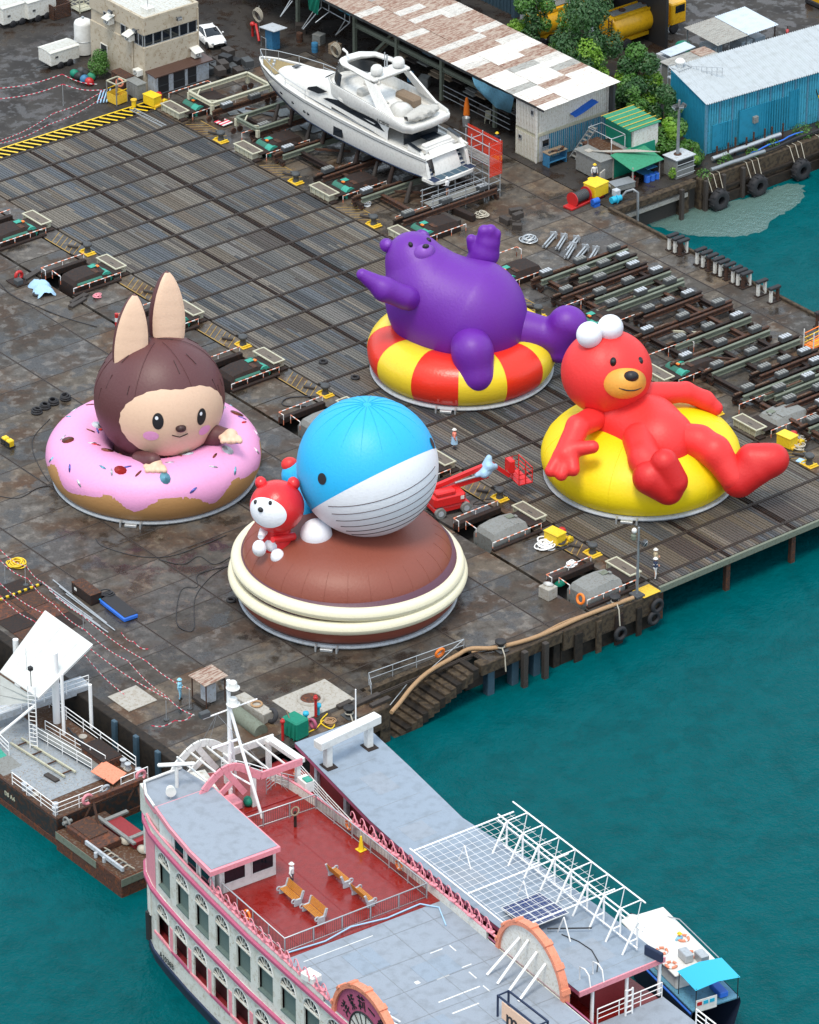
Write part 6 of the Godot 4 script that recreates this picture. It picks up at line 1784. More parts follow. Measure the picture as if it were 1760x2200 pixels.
	for q in [[14.2, 1.9, 4.8, 5.42], [12.2, 2.1, 4.7, 6.15], [10.0, 2.25, 4.6, 6.25], [5.0, 2.3, 4.4, 6.05], [3.2, 2.28, 4.3, 5.75]]:
		var row := []
		for p in [[-1.0, 0.0], [-0.98, 0.35], [-0.86, 0.8], [-0.7, 0.96], [0, 1.0], [0.7, 0.96], [0.86, 0.8], [0.98, 0.35], [1.0, 0.0]]: row.append(V(q[0], lerpf(q[2], q[3], p[1]), p[0] * q[1]))
		sal.append(row)
	put("saloon", mb().skin(sal), "hullwhite", t)
	for s: float in [-1.0, 1.0]:
		var w1 := [[3.6, 4.62], [4.6, 5.25], [7.0, 5.5], [9.4, 5.55], [11.0, 5.25], [11.4, 5.05], [9.5, 4.95], [6.5, 4.75]]
		var w2 := [[11.0, 5.72], [12.4, 5.75], [13.4, 5.45], [13.5, 5.2], [12.0, 5.3]]
		for w in [w1, w2]:
			var pa := PackedVector2Array()
			for p in w: pa.append(Vector2(p[0], p[1]))
			put("side_window", mb().prism(pa, 0.05, Transform3D(Basis(V(1, 0, 0), V(0, 1, -s * 0.12), V(0, 0, 1)), V(0, 0, s * 2.82 - s * 0.0))), "glassdark", t)
	var ws := []
	for i in 9:
		var a := -1.0 + i / 4.0
		ws.append([V(12.55 - 0.5 * a * a, 6.12 - 0.1 * a * a, a * 1.5), V(13.9 - 0.6 * a * a, 5.52 - 0.1 * a * a, a * 1.72)])
	put("windscreen", mb().skin(ws), "glassdark", t)
	# flybridge: floor, flared bulwark, screen, seats
	put("flybridge_floor", mb().prism(PackedVector2Array([Vector2(0.9, -2.4), Vector2(9.0, -2.45), Vector2(11.6, -1.6), Vector2(12.1, 0), Vector2(11.6, 1.6), Vector2(9.0, 2.45), Vector2(0.9, 2.4), Vector2(0.5, 2.0), Vector2(0.5, -2.0)]), 0.14, Transform3D(Basis(V(1, 0, 0), V(0, 0, 1), V(0, -1, 0)), V(0, 5.72, 0))), "hullwhite", t)
	var bw := []
	var outl := [[12.2, 0.0, 6.25], [11.8, 1.3, 6.3], [10.4, 2.15, 6.4], [8.0, 2.55, 6.45], [5.0, 2.62, 6.35], [2.6, 2.6, 6.15], [1.0, 2.5, 5.98], [0.3, 2.05, 5.95], [0.15, 0.0, 5.95]]
	var full := outl.duplicate()
	for i in range(outl.size() - 2, 0, -1): full.append([outl[i][0], -outl[i][1], outl[i][2]])
	for q in full:
		var c := Vector2(q[0] - 6.0, q[1])
		var n := c.normalized()
		bw.append([V(q[0] - n.x * 0.25, 5.45, q[1] - n.y * 0.3), V(q[0], 5.7, q[1]), V(q[0] + n.x * 0.03, q[2], q[1] + n.y * 0.04), V(q[0] - n.x * 0.16, q[2] + 0.03, q[1] - n.y * 0.16), V(q[0] - n.x * 0.24, 5.75, q[1] - n.y * 0.24)])
	bw.append(bw[0])
	put("flybridge_bulwark", mb().skin(bw), "hullwhite", t)
	var fs := []
	for i in 13:
		var a := -1.25 + 2.5 * i / 12.0
		fs.append([V(8.4 + 3.3 * cos(a), 6.35, 2.05 * sin(a) / sin(1.25)), V(8.0 + 3.1 * cos(a), 6.95, 1.95 * sin(a) / sin(1.25))])
	put("fly_screen", mb().skin(fs), "glassdark", t)
	put("sofa", mb().box(V(4.6, 6.05, 1.3), V(2.4, 0.65, 1.0), ID, 0.14), "tan", t)
	put("helm_seat", mb().box(V(7.7, 6.1, -0.9), V(0.8, 0.7, 1.2), ID, 0.14), "canvas", t)
	put("helm_seat", mb().box(V(8.6, 6.1, 0.8), V(0.9, 0.7, 1.4), ID, 0.14), "canvas", t)
	put("table", mb().box(V(5.6, 6.1, -0.9), V(1.3, 0.08, 0.8), ID, 0.03), "canvas", t)
	put("wet_bar", mb().ball(V(3.6, 5.85, -0.4), V(1.1, 0.55, 1.0), 20), "hullwhite", t)
	var tb := []
	for i in 9:
		var q := i / 8.0
		var row := []
		for j in 14:
			var a := TAU * j / 14
			var k := 0.75 + 0.12 * sin(i * 2.3 + j * 1.7) + 0.1 * sin(j * 3.1 - i)
			row.append(V(1.5 + cos(a) * 0.72 * k * (0.5 + sin(q * PI) * 0.7), 6.15 + sin(a) * 0.42 * k * (0.5 + 0.6 * sin(q * PI)), -1.75 + 3.5 * q))
		tb.append(row)
	put("covered_tender", mb().skin(tb, true), "canvas", t)
	# radar arch: two raked legs and a hoop, domes, mast
	for s: float in [-1.0, 1.0]:
		put("arch_leg", mb().skin([[V(2.2, 6.1, s * 2.5), V(4.4, 6.3, s * 2.5), V(4.4, 6.3, s * 2.3), V(2.2, 6.1, s * 2.3)], [V(4.6, 7.25, s * 2.05), V(5.9, 7.3, s * 2.05), V(5.9, 7.3, s * 1.85), V(4.6, 7.25, s * 1.85)]], true, true), "hullwhite", t)
		var ar := []
		for q in [[5.0, 7.35, 2.0, 0.5], [7.0, 7.5, 2.05, 0.45], [8.8, 7.45, 1.85, 0.4], [9.9, 7.3, 1.2, 0.4], [10.2, 7.25, 0.0, 0.4]]:
			ar.append([V(q[0], q[1] - 0.14, s * q[2]), V(q[0], q[1] + 0.04, s * (q[2] + 0.1)), V(q[0] - 0.02, q[1] + 0.12, s * maxf(q[2] - q[3] * 0.5, 0)), V(q[0] - q[3], q[1] + 0.06, s * maxf(q[2] - q[3], 0)), V(q[0] - q[3], q[1] - 0.12, s * maxf(q[2] - q[3], 0))])
		put("arch_hoop", mb().skin(ar, true), "hullwhite", t)
	put("arch_top", mb().box(V(5.35, 7.36, 0), V(1.5, 0.16, 4.1), ID, 0.06), "hullwhite", t)
	for z in [-1.15, 1.25]:
		put("radar_dome", mb().lathe([Vector2(0.2, 7.4), Vector2(0.3, 7.55), Vector2(0.5, 7.62), Vector2(0.54, 7.85), Vector2(0.5, 8.15), Vector2(0.33, 8.36), Vector2(0.01, 8.44)], 22, Transform3D(ID, V(5.2, 0, z))), "hullwhite", t)
	put("mast", mb().line(V(5.9, 7.4, 0.35), V(5.9, 8.9, 0.35), 0.05).line(V(5.9, 7.4, 0.6), V(5.9, 8.6, 0.6), 0.07).line(V(5.9, 8.3, 0.1), V(5.9, 8.3, 0.8), 0.03), "galv", t)
	put("search_light", mb().tube([V(9.6, 7.5, -0.5), V(9.7, 7.85, -0.5), V(10.2, 8.0, -0.5)], [0.09, 0.1, 0.12], 8), "white", t)
	# cockpit, transom door, stairs and bathing platform
	put("cockpit_floor", mb().box(V(2.0, 4.3, 0), V(2.4, 0.08, 4.2)), "canvas", t)
	put("cockpit_table", mb().box(V(2.2, 4.85, 0.2), V(1.0, 0.08, 1.6), ID, 0.03).box(V(2.2, 4.55, 0.2), V(0.3, 0.5, 0.3)), "glassdark", t)
	put("cockpit_sofa", mb().box(V(1.25, 4.6, 0), V(0.6, 0.6, 3.0), ID, 0.1), "hullwhite", t)
	put("aft_bulkhead", mb().box(V(3.2, 5.0, 0), V(0.06, 1.3, 3.8)), "glassdark", t)
	var td := []
	for i in 7:
		var q := i / 6.0
		var row := []
		for j in 7:
			var u := -1.0 + j / 3.0
			row.append(V(lerpf(-0.2, 1.1, q) - 0.25 * sin(q * PI) - 0.1 * (1 - u * u), lerpf(2.55, 4.75, q), u * lerpf(1.45, 1.3, q)))
		td.append(row)
	put("garage_door", mb().skin(td), "hullwhite", t)
	put("door_frame", mb().box(V(1.2, 3.5, 0), V(0.8, 2.2, 3.2)), "hullwhite", t)
	for s: float in [-1.0, 1.0]:
		for i in 6: put("step", mb().box(V(0.05 + i * 0.24, 2.72 + i * 0.28, s * 1.75), V(0.32, 0.05, 0.5), ID, 0.01), "navy", t)
		put("stair_core", mb().prism(PackedVector2Array([Vector2(-0.1, 2.5), Vector2(1.5, 4.2), Vector2(1.5, 2.5)]), 0.52, Transform3D(ID, V(0, 0, s * 1.75))), "hullwhite", t)
		put("wing", mb().prism(PackedVector2Array([Vector2(-0.35, 2.55), Vector2(0.0, 3.7), Vector2(0.7, 4.55), Vector2(2.2, 4.8), Vector2(2.4, 2.6)]), 0.3, Transform3D(Basis(V(1, 0, 0), V(0, 1, 0), V(0, 0, 1)), V(0, 0, s * 2.2))), "hullwhite", t)
		put("wing_top", mb().box(V(1.5, 4.85, s * 2.2), V(1.5, 0.04, 0.32), Basis(V(0, 0, 1), 0.14)), "glassdark", t)
	put("platform", mb().prism(PackedVector2Array([Vector2(0.3, -2.5), Vector2(-0.9, -2.45), Vector2(-1.25, -1.8), Vector2(-1.35, 0), Vector2(-1.25, 1.8), Vector2(-0.9, 2.45), Vector2(0.3, 2.5)]), 0.26, Transform3D(Basis(V(1, 0, 0), V(0, 0, 1), V(0, -1, 0)), V(0, 2.42, 0))), "hullwhite", t)
	for i in 6: put("teak_mat", mb().box(V(-0.62, 2.56, -2.0 + i * 0.8), V(0.95, 0.02, 0.74)), "slate" if i % 5 else "navy", t)
	put("name_board", mb().box(V(1.9, 3.4, -2.5), V(0.6, 0.42, 0.04), ID, 0.01), "tarppale", t)
	put("name_panel", mb().box(V(1.9, 3.4, -2.525), V(0.42, 0.25, 0.04)), "barrier", t)
	raise_works(t)
	lettering(t, "yacht_lettering", "LC2018", V(4.9, 6.0, -2.72), V(-1, 0, 0), V(0, 1, 0), 0.34, "darkgrey")

# raises and rakes the yacht's upper works to their full height
func raise_works(t: Node3D) -> void:
	var kn := [[4.3, 4.3], [4.6, 4.95], [5.5, 5.75], [6.0, 6.5], [6.4, 7.05], [7.4, 9.0], [9.4, 10.9]]
	for o in t.get_children():
		var nm := String(o.name)
		var works := false
		for w in ["saloon", "side_window", "windscreen", "fly", "sofa", "helm", "table", "wet_bar", "covered", "arch_", "radar", "mast", "search", "trunk", "hatch"]:
			if nm.begins_with(w): works = true
		if not works or not o.mesh is ArrayMesh: continue
		var low := nm.begins_with("trunk") or nm.begins_with("hatch")
		var a: Array = o.mesh.surface_get_arrays(0)
		var v: PackedVector3Array = a[Mesh.ARRAY_VERTEX]
		for i in v.size():
			var p := v[i]
			if low: p.y = 4.72 + (p.y - 4.72) * 1.75
			else:
				for k in kn.size() - 1:
					if p.y <= kn[k + 1][0] or k == kn.size() - 2:
						p.x += 1.6 + 0.6 * clampf(p.y - 6.4, 0.0, 1.0)
						p.y = lerpf(kn[k][1], kn[k + 1][1], (p.y - kn[k][0]) / (kn[k + 1][0] - kn[k][0]))
						break
			v[i] = p
		a[Mesh.ARRAY_VERTEX] = v
		var am := ArrayMesh.new()
		am.add_surface_from_arrays(Mesh.PRIMITIVE_TRIANGLES, a)
		o.mesh = am

# raised lettering: a TextMesh with its own depth; across is its reading direction
func lettering(parent: Node3D, called: String, words: String, at: Vector3, across: Vector3, up: Vector3, h: float, mat: String, bold := true) -> void:
	var tm := TextMesh.new()
	var f := SystemFont.new()
	f.font_names = PackedStringArray(["Droid Sans"])
	f.font_weight = 700 if bold else 400
	tm.font = f
	tm.text = words
	tm.font_size = 32
	tm.pixel_size = h / 24.0
	tm.depth = 0.02
	var o := put(called, tm, mat, parent)
	var z := across.cross(up)
	o.transform = Transform3D(Basis(across, up, z), at)

func build_cradles() -> void:
	var ys := [[1.9, -24.6, "under the bow"], [7.2, -25.2, "under fore part"], [12.1, -25.4, "amidships"], [17.6, -25.6, "under saloon"], [22.8, -25.8, "under cockpit"], [28.3, -25.4, "behind the stern"]]
	for i in ys.size():
		var q: Array = ys[i]
		cradle(V(q[0], 0, 0), -14.4 if i > 1 else -15.6, q[1], "rusty steel cradle beam of the yacht, %s" % q[2], i % 2, "cradle beams under the yacht", q[0] < 3)
	var xr := [43.7, 45.3, 47.0, 48.9, 51.0, 53.6, 56.3, 58.9, 61.5, 64.1, 66.7, 68.4, 69.9, 71.7, 73.6, 75.3, 77.0]
	for i in xr.size():
		cradle(V(xr[i], 0, 0), [-16.2, -18.8, -15.5, -17.4, -16.8, -18.4, -15.9, -17.0, -15.3][i % 9], -26.4 + 0.4 * (i % 3), "rusty cradle beam across the empty slip, %s from the yacht" % ORD[i], [0, 4, 1, 4, 2, 1, 3, 4][i % 8], "cradle beams on the empty slip", false)
	# long girders that join the beams, each a separate length
	var gi := 0
	for q in [[4.0, 11.0, -17.6], [12.0, 17.5, -17.0], [17.8, 28.0, -17.1], [7.5, 17.0, -24.4], [18.0, 28.0, -24.2], [43.2, 50.8, -17.6], [51.2, 61.0, -17.4], [61.6, 69.8, -16.9], [70.0, 78.0, -16.8], [43.5, 51.0, -24.3], [50.8, 56.4, -25.0], [51.2, 61.8, -23.4], [62.0, 73.0, -23.8], [56.4, 66.8, -20.4]]:
		one("cradle_girder", "dark rusty girder along the slip, %s of the lengths between cradle beams" % ORD[gi], "girder", mb().ibeam(V(q[0], 0.55, q[2]), V(q[1], 0.55, q[2]), 0.34, 0.42), ["rustdark", "rustdark", "rust"][gi % 3], Vector3.ZERO, 0, "girders along the slip")
		gi += 1
	# pale transfer frames at the head of the slip
	var n := 0
	for f in [[-1.9, 1.4, -15.8, -22.1, 1.5], [4.6, 7.6, -16.0, -22.4, 1.3]]:
		var t := thing("transfer_frame", "pale cream transfer bogie frame %s" % ["nearest the control tower", "beside the yacht's bow"][n], "steel frame", Vector3.ZERO, 0, "transfer frames")
		n += 1
		for x in [f[0], f[1]]:
			put("beam", mb().ibeam(V(x, f[4], f[2]), V(x, f[4], f[3]), 0.26, 0.36), "cream" if n == 1 else "steelgreen", t)
			put("brace", mb().beam(V(x, f[4], f[2] - 1.2), V(x + (0.9 if x == f[0] else -0.9), f[4], f[2] - 0.2), 0.12, 0.12), "cream", t)
		for z in [f[2], f[3]]:
			put("beam", mb().ibeam(V(f[0], f[4], z), V(f[1], f[4], z), 0.24, 0.32), "cream" if n == 1 else "steelgreen", t)
			for x in [f[0], f[1]]:
				put("leg", mb().box(V(x, f[4] / 2 + 0.3, z), V(0.3, f[4] - 0.6, 0.3), ID, 0.02), "cream", t)
				for s in [-0.35, 0.35]: put("wheel", mb().tube([V(x - 0.08, 0.26, z + s), V(x + 0.08, 0.26, z + s)], 0.26, 16), "rust", t)
	for i in 8: one("steel_plate", "grey steel plate lying on the slip floor, %s from the tower" % ORD[i], "plate", mb().box(Vector3.ZERO, V(1.5 + 0.4 * (i % 3), 0.05, 0.9 + 0.3 * (i % 2)), ID, 0.01), ["grey", "steel", "darkgrey"][i % 3], V(1.0 + 1.0 * i, 0.05 + 0.02 * (i % 2), -18.2 - 1.1 * (i % 4)), 0.3 * (i % 3) - 0.3, "loose plates on the slip")
	for i in 5: one("timber_block", "dark timber block on the floor behind the purple figure, %s of five" % ORD[i], "block", mb().box(V(0, 0.25, 0), V(1.1 - 0.15 * (i % 3), 0.5, 0.5), ID, 0.03), "darkwood", V(32.6 + 0.75 * (i % 3), 0.0 if i < 3 else 0.5, -22.6 - 0.7 * (i / 3) - 0.4 * (i % 2)), 0.4 * i, "timber blocks behind the purple bear")
	for i in 3: one("kelson_block", "grey timber baulk below the scaffold at yacht's stern, %s of three" % ORD[i], "block", mb().box(V(0, 0.3, 0), V(2.4, 0.6, 0.5), ID, 0.03), ["grey", "darkwood", "rustdark"][i], V(29.6, 0, -17.6 - 1.5 * i), 0.05 * i, "baulks below the scaffold")
	# scaffolds at the stern
	var sc := thing("scaffold", "tall narrow scaffold with orange netting beside the yacht's stern", "scaffold", V(26.1, 0, -24.9))
	for x in [-2.2, 0.0, 2.3]:
		for z in [-0.6, 0.6]: put("standard", mb().line(V(x, 0, z), V(x, 5.2 if x > -1 else 4.6, z), 0.05, 6), "galv", sc)
	for k in 6:
		for z in [-0.6, 0.6]: put("ledger", mb().line(V(-2.3, 0.6 + k * 0.85, z), V(2.4, 0.6 + k * 0.85, z), 0.035, 5), "galv", sc)
		for x in [0.0, 2.3]: put("transom", mb().line(V(x, 0.6 + k * 0.85, -0.65), V(x, 0.6 + k * 0.85, 0.65), 0.035, 5), "galv", sc)
	for k in 3: put("walk_board", mb().box(V(0, 3.2, -0.35 + k * 0.35), V(4.6, 0.05, 0.3)), "grey", sc)
	put("net", mb().box(V(0.2, 3.6, -0.68), V(4.5, 3.0, 0.02)), "netorange", sc)
	put("net_edge", mb().box(V(2.38, 3.6, 0), V(0.02, 3.0, 1.2)), "netorange", sc)
	var s2 := thing("scaffold", "low wide tube scaffold with work boards under the yacht's transom", "scaffold", V(27.6, 0, -21.0))
	for z in [-2.9, -0.9, 0.9, 2.6]:
		for x in [-0.7, 0.7]: put("standard", mb().line(V(x, 0, z), V(x, 2.2, z), 0.045, 6), "galv", s2)
	for y in [0.35, 1.1, 1.6, 2.1]:
		for x in [-0.7, 0.7]: put("ledger", mb().line(V(x, y, -3.1), V(x, y, 2.8), 0.035, 5), "galv", s2)
	for k in 4: put("walk_board", mb().box(V(-0.5 + k * 0.33, 0.95, -0.2), V(0.3, 0.05, 5.4)), "grey", s2)

func cradle(at: Vector3, za: float, zb: float, label: String, i: int, grp: String, light: bool) -> void:
	var t := thing("cradle_beam", label, "cradle", at, 0, grp)
	var mt: String = ["rust", "rustdark", "steelgreen", "rust", "rustdark"][i % 5]
	var top := V(0, 0.78, 0)
	put("beam", mb().ibeam(V(-0.22, 0.78, za), V(-0.22, 0.78, zb), 0.24, 0.44), mt, t)
	if not light: put("beam", mb().ibeam(V(0.34, 0.78, za - 0.6), V(0.34, 0.78, zb + 0.4), 0.24, 0.44), "rust" if i % 2 else "steelgreen", t)
	put("cap_rail", mb().box(V(-0.22, 1.04, za - 2.0), V(0.2, 0.08, 3.6)), "deckrust", t)
	for s in 3:
		var z := lerpf(za - 1.5, zb + 1.5, s / 2.0)
		var k := put("block", mb().box(V(-0.2, 1.22, z), V(0.55, 0.36, 1.1), ID, 0.03), "darkgrey", t)
		for j in 4: put("pad", mb().box(V(-0.2, 1.42, z - 0.39 + j * 0.26), V(0.5, 0.06, 0.18)), "grey" if (i + s) % 3 else "pale", k)
	for z in [za - 0.5, zb + 0.5]:
		for x in [-0.45, 0.35]: put("wheel", mb().tube([V(x, 0.28, z - 0.09), V(x, 0.28, z + 0.09)], 0.28, 14), "rust", t)
		put("bogie", mb().box(V(0, 0.45, z), V(1.2, 0.24, 0.35), ID, 0.03), "rustdark", t)
	for j in 5:
		var z := lerpf(za, zb, (j + 0.5) / 5)
		put("web_plate", mb().box(V(-0.22, 0.78, z), V(0.2, 0.3, 0.04)), mt, t)
	if i % 3 == 0: put("cross_brace", mb().beam(V(0.3, 0.6, lerpf(za, zb, 0.35)), V(2.6, 0.6, lerpf(za, zb, 0.55)), 0.16, 0.16), "cream" if i % 2 else "rust", t)

const FX := [-18.3, -17.6, -16.4, -14.8, -13.0, -9.8, -6.8, -1.8, 3.0, 8.0, 19.5]
const FZ := [2.7, 3.75, 4.45, 4.95, 5.2, 5.5, 5.68, 5.92, 5.98, 5.98, 5.98]

func fhalf(x: float) -> float:
	for i in FX.size() - 1:
		if x <= FX[i + 1]: return lerpf(FZ[i], FZ[i + 1], clampf((x - FX[i]) / (FX[i + 1] - FX[i]), 0, 1))
	return FZ[-1]

# outline of a ferry deck, grown by g
func foutline(g: float, x1 := 19.5) -> PackedVector2Array:
	var p := PackedVector2Array()
	for i in FX.size(): p.append(Vector2(minf(FX[i], x1) - (g if i == 0 else 0.0), FZ[i] + g))
	for i in range(FX.size() - 1, -1, -1): p.append(Vector2(minf(FX[i], x1) - (g if i == 0 else 0.0), -FZ[i] - g))
	p.append(Vector2(-18.75 - g, -1.4)); p.append(Vector2(-18.9 - g, 0)); p.append(Vector2(-18.75 - g, 1.4))
	return p

func flat(p: PackedVector2Array, y: float, t: float) -> MB:
	return mb().prism(p, t, Transform3D(Basis(V(1, 0, 0), V(0, 0, 1), V(0, -1, 0)), V(0, y - t / 2, 0)))

func build_ferry() -> void:
	var t := thing("paddle_ferry", "large white and pink sightseeing ferry with arched windows and red upper deck", "ferry", V(112, 0, 56.5), -deg_to_rad(5.0))
	put("keel", flat(foutline(-0.05), -2.0, 1.6), "antifoul", t)
	put("lower_hull", flat(foutline(-0.02), -0.85, 1.2), "ferrywhite", t)
	put("bilge_rail", flat(foutline(0.1), -1.95, 0.14), "navy", t)
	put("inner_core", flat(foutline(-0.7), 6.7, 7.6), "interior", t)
	put("middle_deck", flat(foutline(0.02), 2.95, 0.35), "ferrywhite", t)
	put("lower_deck", flat(foutline(-0.1), -0.8, 0.1), "ferryred", t)
	put("top_slab", flat(foutline(-0.02), 6.99, 0.3), "ferrywhite", t)
	for y in [2.75, 6.85]:
		var b := []
		var b2 := []
		for i in range(0, FX.size()):
			b.append([V(FX[i], y - 0.22, FZ[i] + 0.03), V(FX[i], y - 0.1, FZ[i] + 0.2), V(FX[i], y + 0.12, FZ[i] + 0.2), V(FX[i], y + 0.2, FZ[i] + 0.02)])
			b2.append([V(FX[i], y - 0.22, -FZ[i] - 0.03), V(FX[i], y - 0.1, -FZ[i] - 0.2), V(FX[i], y + 0.12, -FZ[i] - 0.2), V(FX[i], y + 0.2, -FZ[i] - 0.02)])
		for q in [b, b2]: put("band", mb().skin(q, false, true), "mauve", t)
	# walls: each bay is two halves round an arched opening
	for r in 2:
		var y0: float = [2.95, -0.85][r]
		var y1: float = [6.72, 2.62][r]
		var sill: float = [3.6, -0.42][r]
		var spring: float = [5.5, 1.35][r]
		var hw := 0.86
		for i in 13:
			var x: float = [-12.9, -13.3][r] + 2.62 * i
			for side: float in [1.0, -1.0]:
				if side < 0 and (r == 1 or i > 9): continue
				var a := V(x - 1.31, 0, side * fhalf(x - 1.31))
				var b := V(x + 1.31, 0, side * fhalf(x + 1.31))
				var ex := (b - a).normalized()
				var L := a.distance_to(b) / 2
				var xf := Transform3D(Basis(ex, Vector3.UP, ex.cross(Vector3.UP)), (a + b) / 2 - V(0, 0, side * 0.06))
				if side > 0 or r == 0:
					for s: float in [-1.0, 1.0]:
						var p := PackedVector2Array([Vector2(0, y0), Vector2(s * L, y0), Vector2(s * L, y1), Vector2(0, y1)])
						for k in 9:
							var an := PI / 2 - k * PI / 16
							p.append(Vector2(s * hw * cos(an) + 0.0005 * s, spring + hw * sin(an)))
						p.append(Vector2(s * hw, sill)); p.append(Vector2(0, sill))
						put("wall_panel", mb().prism(p, 0.12, xf), "ferrywhite", t)
				if side < 0: continue
				var w := put("window", mb().prism(PackedVector2Array([Vector2(-hw, spring - 0.05), Vector2(hw, spring - 0.05), Vector2(hw, spring + 0.05), Vector2(-hw, spring + 0.05)]), 0.16, xf), "ferrywhite", t)
				var gl := PackedVector2Array()
				for k in 17: gl.append(Vector2(hw * cos(k * PI / 16), spring + hw * sin(k * PI / 16)))
				put("pane", mb().prism(gl, 0.03, xf.translated_local(V(0, 0, -0.05))), "glassdark", w)
				var ml := mb()
				for k in 6:
					var an := (k + 0.5) * PI / 6
					ml.beam(xf * V(0.3 * cos(an), spring + 0.3 * sin(an), 0.0), xf * V(hw * cos(an), spring + hw * sin(an), 0.0), 0.055, 0.055, xf.basis.z)
				for k in 8: ml.beam(xf * V(0.3 * cos(k * PI / 8), spring + 0.3 * sin(k * PI / 8), 0.0), xf * V(0.3 * cos((k + 1) * PI / 8), spring + 0.3 * sin((k + 1) * PI / 8), 0.0), 0.05, 0.05, xf.basis.z)
				put("glazing_bar", ml, "ferrywhite", w)
				var trim := []
				for k in 17: trim.append(xf * V((hw + 0.05) * cos(k * PI / 16), spring + (hw + 0.05) * sin(k * PI / 16), 0.06))
				put("arch_trim", mb().tube(trim, 0.045, 5), "white", w)
				if r == 0:
					put("shutter", mb().prism(PackedVector2Array([Vector2(-hw, sill), Vector2(hw, sill), Vector2(hw, spring), Vector2(-hw, spring)]), 0.03, xf.translated_local(V(0, 0, -0.22))), "curtain", w)
					put("ledge", mb().prism(PackedVector2Array([Vector2(-hw, sill), Vector2(hw, sill), Vector2(hw, sill + 0.08), Vector2(-hw, sill + 0.08)]), 0.3, xf.translated_local(V(0, 0, -0.05))), "curtain", w)
				else:
					put("post", mb().prism(PackedVector2Array([Vector2(L - 0.22, sill), Vector2(L + 0.16, sill), Vector2(L + 0.16, spring), Vector2(L - 0.22, spring)]), 0.06, xf.translated_local(V(0, 0, 0.06))), "pink", w)
					put("sill_rail", mb().prism(PackedVector2Array([Vector2(-L, sill - 0.12), Vector2(L, sill - 0.12), Vector2(L, sill + 0.08), Vector2(-L, sill + 0.08)]), 0.12, xf.translated_local(V(0, 0, 0.06))), "mauve" if i % 2 else "pink", w)
	# bow: curved plain walls
	for q in [[-0.85, 2.62, "ferrywhite"], [2.95, 6.72, "pink"]]:
		var rows := []
		for p in [[-14.25, 5.03], [-14.8, 4.93], [-16.4, 4.43], [-17.6, 3.73], [-18.3, 2.7], [-18.75, 1.4], [-18.9, 0], [-18.75, -1.4], [-18.3, -2.7], [-17.6, -3.75], [-14.3, -5.0]]: rows.append([V(p[0], q[0], p[1]), V(p[0], q[1], p[1])])
		put("bow_wall", mb().skin(rows), q[2], t)
	for p in [[-17.7, 3.6, 3.9], [-15.4, 4.75, 0.9]]: put("bow_post", mb().box(V(p[0], p[2] + 0.6, p[1]), V(0.3, 2.4, 0.25)), "ferrywhite", t)
	put("fender_bar", mb().box(V(-15.6, -0.6, 4.85), V(0.3, 2.2, 0.35), Basis(Vector3.UP, 0.3), 0.05), "black", t)
	lettering(t, "hull_number", "A10363", V(-12.6, -1.45, 5.36), V(0.998, 0, 0.06), V(0, 1, 0), 0.42, "black")
	# top deck: red promenade and grey roof, laid as sheets
	var red := PackedVector2Array()
	var grey := PackedVector2Array()
	var fo := foutline(-0.08)
	for p in fo:
		red.append(Vector2(minf(p.x, 1.75), p.y))
	grey = PackedVector2Array([Vector2(1.77, -5.88), Vector2(19.4, -5.88), Vector2(19.4, 5.88), Vector2(1.77, 5.88)])
	var rp := PackedVector2Array()
	for p in red:
		if rp.is_empty() or rp[-1].distance_to(p) > 0.01: rp.append(p)
	put("red_deck", flat(rp, 7.012, 0.02), "reddeck", t)
	put("grey_deck", flat(grey, 7.016, 0.02), "greydeck", t)
	put("deck_step", mb().box(V(-13.2, 7.04, -2.4), V(0.08, 0.06, 6.0)), "ferryred", t)
	# white taped marks on the grey roof
	var mk2 := mb()
	for q in [[6.4, -3.6, 0.7, 0.08], [6.1, -2.6, 0.08, 0.9], [8.6, -1.4, 0.08, 0.9], [8.4, -3.2, 0.08, 0.8], [9.4, -3.0, 0.8, 0.08], [10.6, -1.2, 0.1, 3.0], [11.0, -2.9, 0.7, 0.08], [12.0, -0.7, 0.12, 1.9], [8.2, 0.2, 0.3, 0.3]]: mk2.box(V(q[0], 7.022, q[1]), V(q[2], 0.008, q[3]))
	put("taped_mark", mk2, "white", t)
	for i in 6: put("plate_joint", mb().box(V(3.2 + 2.7 * i, 7.0285, 0), V(0.03, 0.005, 11.6)), "steel", t)
	for i in 4: put("plate_joint", mb().box(V(10.5, 7.0282, -4.4 + 2.9 * i), V(17.2, 0.0044, 0.03)), "steel", t)
	for q in [[4.6, 1.5, 2.4, 2.0], [7.6, -1.6, 1.9, 2.6], [13.0, 2.0, 2.6, 2.6], [9.2, 3.7, 2.0, 1.6]]: put("deck_patch", mb().box(V(q[0], 7.0275, q[1]), V(q[2], 0.003, q[3])), "bluedeck", t)
	for i in 5: put("plate_joint", mb().box(V(-4.5, 7.0255, -4.4 + 2.1 * i), V(12.2, 0.004, 0.025)), "ferryred", t)
	put("seam_line", mb().box(V(2.6, 7.024, 2.2), V(0.06, 0.01, 5.0)), "white", t)
	# bulwark and scroll work along both sides
	for side: float in [1.0, -1.0]:
		var bl := []
		for i in 15:
			var x := -16.0 + i * 1.75
			if x > 8.2: break
			bl.append([V(x, 7.0, side * (fhalf(x) - 0.02)), V(x, 7.42 if side > 0 else 7.6, side * (fhalf(x) - 0.02)), V(x, 7.42 if side > 0 else 7.6, side * (fhalf(x) - 0.14)), V(x, 7.0, side * (fhalf(x) - 0.14))])
		put("bulwark", mb().skin(bl, true, true), "whiteworn", t)
		var cp := []
		for i in 27:
			var x := -16.0 + i * 0.92
			cp.append(V(x, 7.5 if side > 0 else 7.66, side * (fhalf(x) - 0.06)))
		put("capping", mb().tube(cp, 0.09, 6), "pink", t)
